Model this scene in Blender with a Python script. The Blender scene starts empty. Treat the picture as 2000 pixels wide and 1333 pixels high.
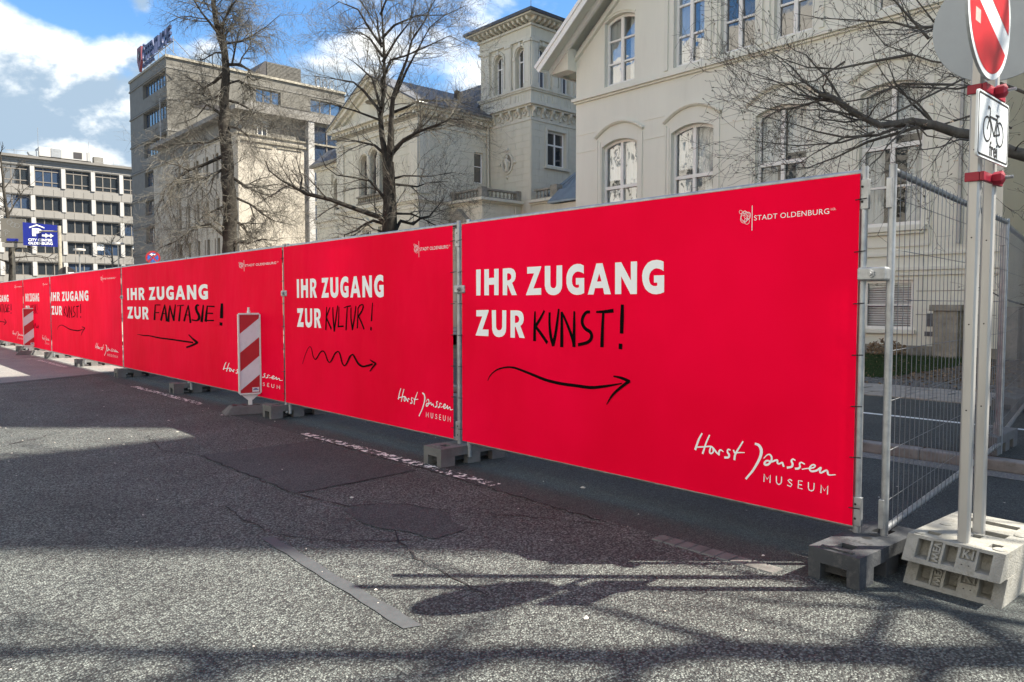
# Street fence with red banners before historic houses - procedural scene
import bpy, bmesh, math, random
from mathutils import Vector, Matrix
from mathutils.geometry import tessellate_polygon
from math import sin, cos, pi, radians, atan2, sqrt

SC = bpy.context.scene
COL = SC.collection

# ------------------------------------------------------------------ camera
cam_d = bpy.data.cameras.new('camera'); cam = bpy.data.objects.new('camera', cam_d); COL.objects.link(cam)
SC.camera = cam
cam.location = (0, 0, 1.42)
YAW, PITCH = radians(42.2), radians(2.85)
cam.rotation_euler = (pi/2 - PITCH, 0, -YAW)
cam_d.sensor_width = 36.0; cam_d.lens = 36.0*1455/2000
cam_d.clip_start = 0.05; cam_d.clip_end = 3000

# ------------------------------------------------------------------ light
SUN_AZ, SUN_EL = radians(43), radians(50)      # azimuth measured from +X towards -Y
sun_dir = Vector((cos(SUN_AZ)*cos(SUN_EL), -sin(SUN_AZ)*cos(SUN_EL), sin(SUN_EL)))
sd = bpy.data.lights.new('sun', 'SUN'); sd.energy = 5.0; sd.angle = radians(0.5); sd.color = (1.0, 0.91, 0.77)
sun = bpy.data.objects.new('sun', sd); COL.objects.link(sun)
sun.rotation_euler = sun_dir.to_track_quat('Z', 'Y').to_euler()

W = bpy.data.worlds.new('World'); SC.world = W; W.use_nodes = True
SC.view_settings.view_transform = 'Standard'
try: SC.view_settings.look = 'None'
except Exception: pass
SC.view_settings.gamma = 1.0; SC.view_settings.use_curve_mapping = False
SC.view_settings.exposure = 1.85

def build_world():
    nt = W.node_tree; nt.nodes.clear(); N = nt.nodes.new; L = nt.links.new
    out = N('ShaderNodeOutputWorld'); bg = N('ShaderNodeBackground')
    sky = N('ShaderNodeTexSky'); sky.sky_type = 'NISHITA'; sky.sun_disc = False
    sky.sun_elevation = SUN_EL; sky.sun_rotation = atan2(sun_dir.x, sun_dir.y)
    sky.air_density = 1.6; sky.dust_density = 0.1; sky.ozone_density = 4.0
    hsv = N('ShaderNodeHueSaturation'); hsv.inputs['Saturation'].default_value = 1.12; hsv.inputs['Value'].default_value = .80
    tint = N('ShaderNodeVectorMath'); tint.operation = 'MULTIPLY'; tint.inputs[1].default_value = (.88, 1.0, 1.22); L(sky.outputs[0], tint.inputs[0])
    L(tint.outputs[0], hsv.inputs['Color'])
    geo = N('ShaderNodeNewGeometry'); neg = N('ShaderNodeVectorMath'); neg.operation = 'SCALE'; neg.inputs['Scale'].default_value = -1
    L(geo.outputs['Incoming'], neg.inputs[0])
    mp = N('ShaderNodeMapping'); mp.inputs['Scale'].default_value = (1, 1, 1.7); L(neg.outputs[0], mp.inputs[0])
    def noise(vec, scale, detail, rough, dist=0.0):
        n = N('ShaderNodeTexNoise'); n.inputs['Scale'].default_value = scale; n.inputs['Detail'].default_value = detail
        n.inputs['Roughness'].default_value = rough; n.inputs['Distortion'].default_value = dist; L(vec, n.inputs['Vector']); return n.outputs['Fac']
    def m(op, a, b=None, c=None):
        n = N('ShaderNodeMath'); n.operation = op
        for i, v in enumerate((a, b, c)):
            if v is None: continue
            if isinstance(v, (int, float)): n.inputs[i].default_value = v
            else: L(v, n.inputs[i])
        return n.outputs[0]
    base = noise(mp.outputs[0], 3.1, 9, .56, .25)
    off = N('ShaderNodeVectorMath'); off.operation = 'ADD'; off.inputs[1].default_value = (.03, -.01, .075); L(mp.outputs[0], off.inputs[0])
    base2 = noise(off.outputs[0], 3.1, 9, .56, .25)
    fine = noise(mp.outputs[0], 12, 6, .6, .3)
    # big cumulus banks and blue gaps, as directions on the sky
    def blob(d, r, w):
        v = Vector(d).normalized()
        n = N('ShaderNodeVectorMath'); n.operation = 'DISTANCE'; L(neg.outputs[0], n.inputs[0]); n.inputs[1].default_value = v
        mr = N('ShaderNodeMapRange'); mr.interpolation_type = 'SMOOTHSTEP'
        mr.inputs['From Min'].default_value = 0; mr.inputs['From Max'].default_value = r
        mr.inputs['To Min'].default_value = w; mr.inputs['To Max'].default_value = 0; L(n.outputs['Value'], mr.inputs['Value'])
        return mr.outputs[0]
    acc = base
    for d, r, w in CLOUD_BLOBS: acc = m('ADD', acc, blob(d, r, w))
    acc = m('ADD', acc, m('MULTIPLY', m('SUBTRACT', fine, .5), .10))
    ramp = N('ShaderNodeMapRange'); ramp.interpolation_type = 'SMOOTHSTEP'; L(acc, ramp.inputs['Value'])
    ramp.inputs['From Min'].default_value = .475; ramp.inputs['From Max'].default_value = .60
    shade = m('ADD', m('SUBTRACT', base2, base), m('MULTIPLY', m('SUBTRACT', fine, .5), -.05))
    thick = m('SUBTRACT', acc, .62)
    sh = N('ShaderNodeMapRange'); L(m('ADD', m('MULTIPLY', shade, 3.4), m('MULTIPLY', thick, 1.9)), sh.inputs['Value'])
    sh.interpolation_type = 'SMOOTHSTEP'
    sh.inputs['From Min'].default_value = -.17; sh.inputs['From Max'].default_value = .10
    cc = N('ShaderNodeMix'); cc.data_type = 'RGBA'
    cc.inputs[6].default_value = (6.8, 6.9, 6.75, 1); cc.inputs[7].default_value = (2.15, 2.85, 3.6, 1)
    L(sh.outputs[0], cc.inputs[0])
    mx = N('ShaderNodeMix'); mx.data_type = 'RGBA'; L(ramp.outputs[0], mx.inputs[0]); L(hsv.outputs[0], mx.inputs[6]); L(cc.outputs[2], mx.inputs[7])
    L(mx.outputs[2], bg.inputs['Color']); bg.inputs['Strength'].default_value = 0.06
    L(bg.outputs[0], out.inputs['Surface'])
CLOUD_BLOBS = [((.165,.962,.20),.20,.16), ((.24,.95,.20),.14,.14), ((.31,.91,.27),.10,.12), ((.37,.88,.265),.09,.10), ((.43,.85,.275),.08,.10), ((.49,.83,.25),.07,.08),
               ((.185,.925,.345),.09,-.22), ((.30,.885,.345),.07,-.18), ((.41,.852,.35),.09,-.16), ((.05,.98,.18),.14,.10), ((.56,.78,.31),.08,-.05), ((.261,.90,.338),.035,.22), ((.62,.69,.37),.16,-.03)]
build_world()

# ------------------------------------------------------------------ materials
MATS = {}
def mat(name, col, rough=.7, metal=0.0, var=.12, vscale=3.0, bump=0.0, bscale=60.0, spec=.35, dirt=0.0, dirtcol=(.08,.07,.055), streak=False):
    if name in MATS: return MATS[name]
    m = bpy.data.materials.new(name); m.use_nodes = True; MATS[name] = m
    nt = m.node_tree; N = nt.nodes.new; L = nt.links.new; b = nt.nodes['Principled BSDF']
    b.inputs['Roughness'].default_value = rough; b.inputs['Metallic'].default_value = metal
    b.inputs['Specular IOR Level'].default_value = spec
    tc = N('ShaderNodeNewGeometry')
    vec = tc.outputs['Position']
    if streak:
        mp = N('ShaderNodeMapping'); mp.inputs['Scale'].default_value = (1, 1, .18); L(vec, mp.inputs[0]); vec = mp.outputs[0]
    n = N('ShaderNodeTexNoise'); n.inputs['Scale'].default_value = vscale; n.inputs['Detail'].default_value = 6; n.inputs['Roughness'].default_value = .62; L(vec, n.inputs['Vector'])
    r = N('ShaderNodeValToRGB'); r.color_ramp.elements[0].position = .3; r.color_ramp.elements[1].position = .7
    r.color_ramp.elements[0].color = (*[c*(1-var) for c in col], 1); r.color_ramp.elements[1].color = (*[min(1, c*(1+var)) for c in col], 1)
    L(n.outputs['Fac'], r.inputs[0]); colout = r.outputs[0]
    if dirt > 0:
        n2 = N('ShaderNodeTexNoise'); n2.inputs['Scale'].default_value = vscale*2.7; n2.inputs['Detail'].default_value = 8; n2.inputs['Roughness'].default_value = .7; L(vec, n2.inputs['Vector'])
        r2 = N('ShaderNodeMapRange'); r2.inputs['From Min'].default_value = .52; r2.inputs['From Max'].default_value = .75; r2.inputs['To Max'].default_value = dirt; L(n2.outputs['Fac'], r2.inputs['Value'])
        mx = N('ShaderNodeMix'); mx.data_type = 'RGBA'; L(r2.outputs[0], mx.inputs[0]); L(colout, mx.inputs[6]); mx.inputs[7].default_value = (*dirtcol, 1); colout = mx.outputs[2]
    L(colout, b.inputs['Base Color'])
    if bump > 0:
        n3 = N('ShaderNodeTexNoise'); n3.inputs['Scale'].default_value = bscale; n3.inputs['Detail'].default_value = 4; L(tc.outputs['Position'], n3.inputs['Vector'])
        bp = N('ShaderNodeBump'); bp.inputs['Strength'].default_value = bump; bp.inputs['Distance'].default_value = .01; L(n3.outputs['Fac'], bp.inputs['Height']); L(bp.outputs[0], b.inputs['Normal'])
    return m

def asphalt(name, lo, hi, scale, bstr, dist, tint=(1,1,1), patch=.25):
    m = bpy.data.materials.new(name); m.use_nodes = True
    nt = m.node_tree; N = nt.nodes.new; L = nt.links.new; b = nt.nodes['Principled BSDF']
    b.inputs['Roughness'].default_value = .78; b.inputs['Specular IOR Level'].default_value = .45
    g = N('ShaderNodeNewGeometry')
    wn = N('ShaderNodeTexNoise'); wn.inputs['Scale'].default_value = scale*.8; wn.inputs['Detail'].default_value = 2; L(g.outputs['Position'], wn.inputs['Vector'])
    add = N('ShaderNodeVectorMath'); add.operation = 'MULTIPLY_ADD'; L(wn.outputs['Color'], add.inputs[0]); add.inputs[1].default_value = (.9/scale,)*3; L(g.outputs['Position'], add.inputs[2])
    v = N('ShaderNodeTexVoronoi'); v.feature = 'F1'; v.inputs['Scale'].default_value = scale; v.inputs['Randomness'].default_value = 1; L(add.outputs[0], v.inputs['Vector'])
    # stone size drifts between coarse and finer areas
    v2 = N('ShaderNodeTexVoronoi'); v2.feature = 'F1'; v2.inputs['Scale'].default_value = scale*2.3; L(add.outputs[0], v2.inputs['Vector'])
    big = N('ShaderNodeTexNoise'); big.inputs['Scale'].default_value = 1.3; big.inputs['Detail'].default_value = 6; big.inputs['Roughness'].default_value = .6; L(g.outputs['Position'], big.inputs['Vector'])
    sx = N('ShaderNodeSeparateColor'); L(v.outputs['Color'], sx.inputs[0])
    pw = N('ShaderNodeMath'); pw.operation = 'POWER'; pw.inputs[1].default_value = 1.3; L(sx.outputs[0], pw.inputs[0])
    cr = N('ShaderNodeMix'); cr.data_type = 'RGBA'; cr.inputs[6].default_value = (lo*tint[0]*.93, lo*tint[1]*.97, lo*tint[2]*1.04, 1); cr.inputs[7].default_value = (hi*tint[0], hi*tint[1]*.97, hi*tint[2]*.88, 1); L(pw.outputs[0], cr.inputs[0])
    # stone tops keep their colour, tar between them stays dark
    dm = N('ShaderNodeMapRange'); dm.inputs['From Min'].default_value = .35; dm.inputs['From Max'].default_value = .75; dm.inputs['To Min'].default_value = 0; dm.inputs['To Max'].default_value = .85; L(v.outputs['Distance'], dm.inputs['Value'])
    tar = N('ShaderNodeMix'); tar.data_type = 'RGBA'; L(dm.outputs[0], tar.inputs[0]); L(cr.outputs[2], tar.inputs[6]); tar.inputs[7].default_value = (lo*.55, lo*.57, lo*.62, 1)
    pm = N('ShaderNodeMapRange'); pm.inputs['From Min'].default_value = .3; pm.inputs['From Max'].default_value = .7; pm.inputs['To Min'].default_value = 1-patch; pm.inputs['To Max'].default_value = 1+patch; L(big.outputs['Fac'], pm.inputs['Value'])
    ml = N('ShaderNodeVectorMath'); ml.operation = 'SCALE'; L(tar.outputs[2], ml.inputs[0]); L(pm.outputs[0], ml.inputs['Scale'])
    L(ml.outputs[0], b.inputs['Base Color'])
    h1 = N('ShaderNodeMath'); h1.operation = 'MULTIPLY_ADD'; L(v.outputs['Distance'], h1.inputs[0]); h1.inputs[1].default_value = -1.0; L(sx.outputs[1], h1.inputs[2])
    h2 = N('ShaderNodeMath'); h2.operation = 'MULTIPLY_ADD'; L(v2.outputs['Distance'], h2.inputs[0]); h2.inputs[1].default_value = -.35; L(h1.outputs[0], h2.inputs[2])
    bp = N('ShaderNodeBump'); bp.inputs['Strength'].default_value = bstr; bp.inputs['Distance'].default_value = dist; L(h2.outputs[0], bp.inputs['Height']); L(bp.outputs[0], b.inputs['Normal'])
    return m

def glass_mat(name, tint=(.02,.025,.03), rough=.03, wav=.05):
    if name in MATS: return MATS[name]
    m = bpy.data.materials.new(name); m.use_nodes = True; MATS[name] = m
    nt = m.node_tree; N = nt.nodes.new; L = nt.links.new; b = nt.nodes['Principled BSDF']
    b.inputs['Base Color'].default_value = (*tint, 1); b.inputs['Roughness'].default_value = rough; b.inputs['Specular IOR Level'].default_value = 1.0; b.inputs['IOR'].default_value = 1.9
    g = N('ShaderNodeNewGeometry'); n = N('ShaderNodeTexNoise'); n.inputs['Scale'].default_value = 1.6; n.inputs['Detail'].default_value = 2; L(g.outputs['Position'], n.inputs['Vector'])
    bp = N('ShaderNodeBump'); bp.inputs['Strength'].default_value = wav; bp.inputs['Distance'].default_value = .05; L(n.outputs['Fac'], bp.inputs['Height']); L(bp.outputs[0], b.inputs['Normal'])
    return m
def clear_glass(name):
    if name in MATS: return MATS[name]
    m = bpy.data.materials.new(name); m.use_nodes = True; MATS[name] = m
    nt = m.node_tree; nt.nodes.clear(); N = nt.nodes.new; L = nt.links.new
    o = N('ShaderNodeOutputMaterial'); t = N('ShaderNodeBsdfTransparent'); t.inputs[0].default_value = (.85,.88,.88,1)
    gl = N('ShaderNodeBsdfGlossy'); gl.inputs['Roughness'].default_value = .02; gl.inputs['Color'].default_value = (.95,.97,1,1)
    lw = N('ShaderNodeLayerWeight'); lw.inputs['Blend'].default_value = .45
    g = N('ShaderNodeNewGeometry'); n = N('ShaderNodeTexNoise'); n.inputs['Scale'].default_value = 2.2; n.inputs['Detail'].default_value = 2; L(g.outputs['Position'], n.inputs['Vector'])
    bp = N('ShaderNodeBump'); bp.inputs['Strength'].default_value = .12; bp.inputs['Distance'].default_value = .05; L(n.outputs['Fac'], bp.inputs['Height'])
    L(bp.outputs[0], gl.inputs['Normal']); L(bp.outputs[0], lw.inputs['Normal'])
    mr = N('ShaderNodeMapRange'); mr.inputs['To Min'].default_value = .05; mr.inputs['To Max'].default_value = .28; L(lw.outputs['Fresnel'], mr.inputs['Value'])
    mx = N('ShaderNodeMixShader'); L(mr.outputs[0], mx.inputs[0]); L(t.outputs[0], mx.inputs[1]); L(gl.outputs[0], mx.inputs[2]); L(mx.outputs[0], o.inputs[0])
    return m

# ------------------------------------------------------------------ mesh helpers
class MB:
    def __init__(s): s.v = []; s.f = []
    def poly(s, pts):
        k = len(s.v); s.v += [tuple(p) for p in pts]; s.f.append(tuple(range(k, k+len(pts)))); return s
    def box(s, x0, x1, y0, y1, z0, z1):
        return s.hexa([(x0,y0,z0),(x1,y0,z0),(x1,y1,z0),(x0,y1,z0),(x0,y0,z1),(x1,y0,z1),(x1,y1,z1),(x0,y1,z1)])
    def hexa(s, p):
        k = len(s.v); s.v += [tuple(q) for q in p]
        for f in ((0,3,2,1),(4,5,6,7),(0,1,5,4),(1,2,6,5),(2,3,7,6),(3,0,4,7)): s.f.append(tuple(k+i for i in f))
        return s
    def fbox(s, F, a0, a1, b0, b1, c0, c1):
        return s.hexa([F(a0,b0,c0),F(a1,b0,c0),F(a1,b1,c0),F(a0,b1,c0),F(a0,b0,c1),F(a1,b0,c1),F(a1,b1,c1),F(a0,b1,c1)])
    def prism(s, outline, F, c0, c1):
        n = len(outline); k = len(s.v)
        s.v += [tuple(F(a, b, c0)) for a, b in outline] + [tuple(F(a, b, c1)) for a, b in outline]
        for i in range(n): j = (i+1) % n; s.f.append((k+i, k+j, k+n+j, k+n+i))
        for t in tessellate_polygon([[Vector((a, b, 0)) for a, b in outline]]):
            s.f.append(tuple(k+i for i in t)); s.f.append(tuple(k+n+i for i in reversed(t)))
        return s
    def tube(s, pts, rs, n=6, cap=True):
        P = [Vector(p) for p in pts]
        if isinstance(rs, (int, float)): rs = [rs]*len(P)
        k0 = len(s.v); up = None
        for i, p in enumerate(P):
            a = P[max(i-1, 0)]; b = P[min(i+1, len(P)-1)]; t = (b-a)
            if t.length < 1e-9: t = Vector((0,0,1))
            t.normalize()
            if up is None: up = Vector((0,0,1)) if abs(t.z) < .9 else Vector((1,0,0))
            x = up - t*up.dot(t)
            if x.length < 1e-4: x = t.orthogonal()
            x.normalize(); y = t.cross(x); up = x
            for j in range(n):
                an = 2*pi*j/n; s.v.append(tuple(p + x*(cos(an)*rs[i]) + y*(sin(an)*rs[i])))
        for i in range(len(P)-1):
            for j in range(n):
                a = k0+i*n+j; b = k0+i*n+(j+1) % n; s.f.append((a, b, b+n, a+n))
        if cap:
            s.f.append(tuple(k0+j for j in range(n))[::-1]); e = k0+(len(P)-1)*n; s.f.append(tuple(e+j for j in range(n)))
        return s
    def disc(s, c, r, F, n=28):
        return s.poly([F(c[0]+r*cos(2*pi*i/n), c[1]+r*sin(2*pi*i/n)) for i in range(n)])
    def build(s, name, m, parent=None, smooth=False, bevel=0):
        me = bpy.data.meshes.new(name); me.from_pydata(s.v, [], s.f); me.validate(clean_customdata=False); me.update()
        if m: me.materials.append(m)
        if smooth:
            me.polygons.foreach_set('use_smooth', [True]*len(me.polygons))
            try: me.set_sharp_from_angle(angle=radians(45))
            except Exception: pass
        o = bpy.data.objects.new(name, me); COL.objects.link(o)
        if parent is not None:
            o.parent = parent; o.matrix_parent_inverse = Matrix.Identity(4)
            o.location = -world_loc(parent)
        if bevel:
            md = o.modifiers.new('bevel', 'BEVEL'); md.width = bevel; md.segments = 2; md.limit_method = 'ANGLE'; md.angle_limit = radians(40)
        return o
    def local(s, name, m, parent=None, **k):
        o = s.build(name, m, None, **k)
        if parent is not None: o.parent = parent
        return o
def world_loc(o):
    v = Vector((0,0,0))
    while o is not None: v += Vector(o.location); o = o.parent
    return v
def tag(o, label=None, cat=None, group=None, kind=None):
    if label: o['label'] = label
    if cat: o['category'] = cat
    if group: o['group'] = group
    if kind: o['kind'] = kind
    return o
def empty(name, loc=(0,0,0), rz=0, label=None, cat=None, group=None):
    o = bpy.data.objects.new(name, None); COL.objects.link(o); o.location = loc; o.rotation_euler = (0,0,rz); o.empty_display_size = .2
    return tag(o, label, cat, group)
KIDS = {}
def copy_tree(o, parent=None):
    c = o.copy(); COL.objects.link(c)
    if parent is not None: c.parent = parent
    for ch in [x for x in bpy.data.objects if x.parent == o]: copy_tree(ch, c)
    return c
def struct(mb, name, m, **k): return tag(mb.build(name, m, None, **k), kind='structure')
def FX(x):  # facade facing -X : a = world Y, b = z, c = depth into the building
    return lambda a, b, c=0.0: (x+c, a, b)
def FY(y):  # facade facing -Y : a = world X
    return lambda a, b, c=0.0: (a, y+c, b)
def ztop(op, a):
    ac = (op['a0']+op['a1'])/2; hw = abs(op['a1']-op['a0'])/2; r = op.get('rise', 0)
    if r <= 0: return op['z1']
    t = min(1, abs(a-ac)/hw)
    if r >= .9*hw: return op['z1']-r+r*sqrt(max(0, 1-t*t))
    return op['z1']-r*t*t
def facade(F, a0, a1, z0, z1, ops, dep=.2, seg=10):
    """wall sheet with real window openings and reveals"""
    mb = MB()
    As = sorted({a0, a1} | {v for o in ops for v in (o['a0'], o['a1'])}); Zs = sorted({z0, z1} | {v for o in ops for v in (o['z0'], o['z1'])})
    for i in range(len(As)-1):
        for j in range(len(Zs)-1):
            ca = (As[i]+As[i+1])/2; cz = (Zs[j]+Zs[j+1])/2
            if any(o['a0'] < ca < o['a1'] and o['z0'] < cz < o['z1'] for o in ops): continue
            mb.poly([F(As[i],Zs[j]),F(As[i+1],Zs[j]),F(As[i+1],Zs[j+1]),F(As[i],Zs[j+1])])
    for o in ops:
        d = o.get('dep', dep); b0, b1, y0, y1, r = o['a0'], o['a1'], o['z0'], o['z1'], o.get('rise', 0)
        mb.poly([F(b0,y0),F(b1,y0),F(b1,y0,d),F(b0,y0,d)])
        for e in (b0, b1):
            mb.poly([F(e,y0),F(e,y0,d),F(e,y1-r,d),F(e,y1-r)])
        if r <= 0: mb.poly([F(b0,y1),F(b1,y1),F(b1,y1,d),F(b0,y1,d)])
        else:
            xs = [b0+(b1-b0)*(.5-.5*cos(pi*k/(seg))) for k in range(seg+1)]
            for k in range(seg):
                p, q = xs[k], xs[k+1]; zp, zq = ztop(o, p), ztop(o, q)
                mb.poly([F(p,zp),F(q,zq),F(q,y1),F(p,y1)]); mb.poly([F(p,zp),F(q,zq),F(q,zq,d),F(p,zp,d)])
    return mb
def window(parent, F, op, mf, mg, mull=(.5,), trans=(), fw=.06, mw=.05, proud=.05, dep=None, pane_name='pane', seg=8, minor=()):
    """window frame with bars (child of the building) and one pane object per light"""
    d = op.get('dep', .2) if dep is None else dep
    a0, a1, z0, z1 = op['a0'], op['a1'], op['z0'], op['z1']; r = op.get('rise', 0)
    mb = MB(); c0, c1 = d-proud, d-.004
    mb.fbox(F, a0+.002, a0+fw, z0+.002, z1-r-.0, c0, c1); mb.fbox(F, a1-fw, a1-.002, z0+.002, z1-r, c0, c1)
    mb.fbox(F, a0+fw, a1-fw, z0+.002, z0+fw*1.2, c0+.003, c1)
    n = 1 if r <= 0 else seg
    xs = [a0+(a1-a0)*(.5-.5*cos(pi*k/n)) for k in range(n+1)]
    for k in range(n):
        p, q = xs[k], xs[k+1]; zp, zq = ztop(op, p)-.003, ztop(op, q)-.003
        mb.hexa([F(p,zp-fw,c0+.004),F(q,zq-fw,c0+.004),F(q,zq-fw,c1),F(p,zp-fw,c1),F(p,zp,c0+.004),F(q,zq,c0+.004),F(q,zq,c1),F(p,zp,c1)])
    ms = [a0+(a1-a0)*t for t in mull]; ts = [z0+(z1-z0)*t for t in trans]; mn = [z0+(z1-z0)*t for t in minor]
    for a in ms: mb.fbox(F, a-mw/2, a+mw/2, z0+fw, ztop(op, a)-fw*.9, c0-.006, c1+.002)
    for z in ts: mb.fbox(F, a0+fw*.9, a1-fw*.9, z-mw/2, z+mw/2, c0-.012, c1+.001)
    for z in mn: mb.fbox(F, a0+fw*.9, a1-fw*.9, z-mw*.25, z+mw*.25, c0+.012, c1+.001)
    w = mb.build('window', mf, parent)
    ea = [a0]+ms+[a1]; ez = [z0]+ts+[z1]
    for i in range(len(ea)-1):
        for j in range(len(ez)-1):
            top = j == len(ez)-2
            if top and r > 0:
                k = 7; pa = [ea[i]+(ea[i+1]-ea[i])*t/k for t in range(k+1)]
                pts = [F(ea[i], ez[j], d), F(ea[i+1], ez[j], d)]+[F(p, ztop(op, p), d) for p in reversed(pa)]
            else: pts = [F(ea[i],ez[j],d),F(ea[i+1],ez[j],d),F(ea[i+1],ez[j+1],d),F(ea[i],ez[j+1],d)]
            pm = MB(); pm.poly(pts); pm.build(pane_name, mg, w)
    return w
def sweep(mb, F, path, prof):
    """moulding: prof list of (along-normal outwards in plane, depth) swept over path in facade plane"""
    n = len(path)
    rows = []
    for i in range(n):
        a = Vector(path[max(i-1,0)]); b = Vector(path[min(i+1,n-1)]); t = (b-a).normalized(); nn = Vector((-t.y, t.x))
        rows.append([F(path[i][0]+nn.x*u, path[i][1]+nn.y*u, -d) for u, d in prof])
    for i in range(n-1):
        for j in range(len(prof)-1): mb.poly([rows[i][j], rows[i+1][j], rows[i+1][j+1], rows[i][j+1]])
    mb.poly(rows[0]); mb.poly(rows[-1][::-1]); return mb
def ribbon(strokes, su=1.0, ou=0.0, sv=1.0, ov=0.0):
    """flat pen strokes in banner plane -> list of polygons (u,v)"""
    polys = []
    for st in strokes:
        if len(st) < 2: continue
        L, R = [], []
        for i, (u, v, w) in enumerate(st):
            a = st[max(i-1,0)]; b = st[min(i+1,len(st)-1)]; tx, ty = b[0]-a[0], b[1]-a[1]; l = sqrt(tx*tx+ty*ty) or 1
            nx, ny = -ty/l*w/2, tx/l*w/2; ex = ey = 0
            if i == 0: ex, ey = -tx/l*w*.3, -ty/l*w*.3
            if i == len(st)-1: ex, ey = tx/l*w*.3, ty/l*w*.3
            L.append(((u+nx+ex)*su+ou, (v+ny+ey)*sv+ov)); R.append(((u-nx+ex)*su+ou, (v-ny+ey)*sv+ov))
        for i in range(len(st)-1): polys.append([L[i], L[i+1], R[i+1], R[i]])
    return polys
_tc = {}
def text_polys(txt, bold=0.0, spacing=1.0):
    key = (txt, bold, spacing)
    if key in _tc: return _tc[key]
    cu = bpy.data.curves.new('lettering_curve', 'FONT'); cu.body = txt; cu.size = 1; cu.offset = bold; cu.space_character = spacing; cu.resolution_u = 4
    o = bpy.data.objects.new('lettering_curve', cu); COL.objects.link(o)
    bpy.context.view_layer.update()
    me = o.evaluated_get(bpy.context.evaluated_depsgraph_get()).to_mesh()
    V = [(v.co.x, v.co.y) for v in me.vertices]; Fc = [tuple(p.vertices) for p in me.polygons]
    o.evaluated_get(bpy.context.evaluated_depsgraph_get()).to_mesh_clear() if False else None
    bpy.data.objects.remove(o); bpy.data.curves.remove(cu)
    if not V: V = [(0,0)]
    x0 = min(v[0] for v in V); x1 = max(v[0] for v in V); y0 = min(v[1] for v in V); y1 = max(v[1] for v in V)
    _tc[key] = ([((x-x0)/(x1-x0 or 1), (y-y0)/(y1-y0 or 1)) for x, y in V], Fc); return _tc[key]
def text_mb(mb, txt, P, bold=0.0, spacing=1.0, depth=None):
    """P(u,v,c) maps unit box to world"""
    V, Fc = text_polys(txt, bold, spacing); k = len(mb.v)
    mb.v += [tuple(P(u, v, 0)) for u, v in V]; mb.f += [tuple(k+i for i in f) for f in Fc]
    if depth:
        k2 = len(mb.v); mb.v += [tuple(P(u, v, depth)) for u, v in V]; mb.f += [tuple(k2+i for i in reversed(f)) for f in Fc]
        ed = {}
        for f in Fc:
            for i in range(len(f)):
                e = (f[i], f[(i+1) % len(f)]); ed[e] = ed.get(e, 0)+1
        for (a, b) in ed:
            if (b, a) not in ed: mb.f.append((k+a, k+b, k2+b, k2+a))
    return mb
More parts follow.
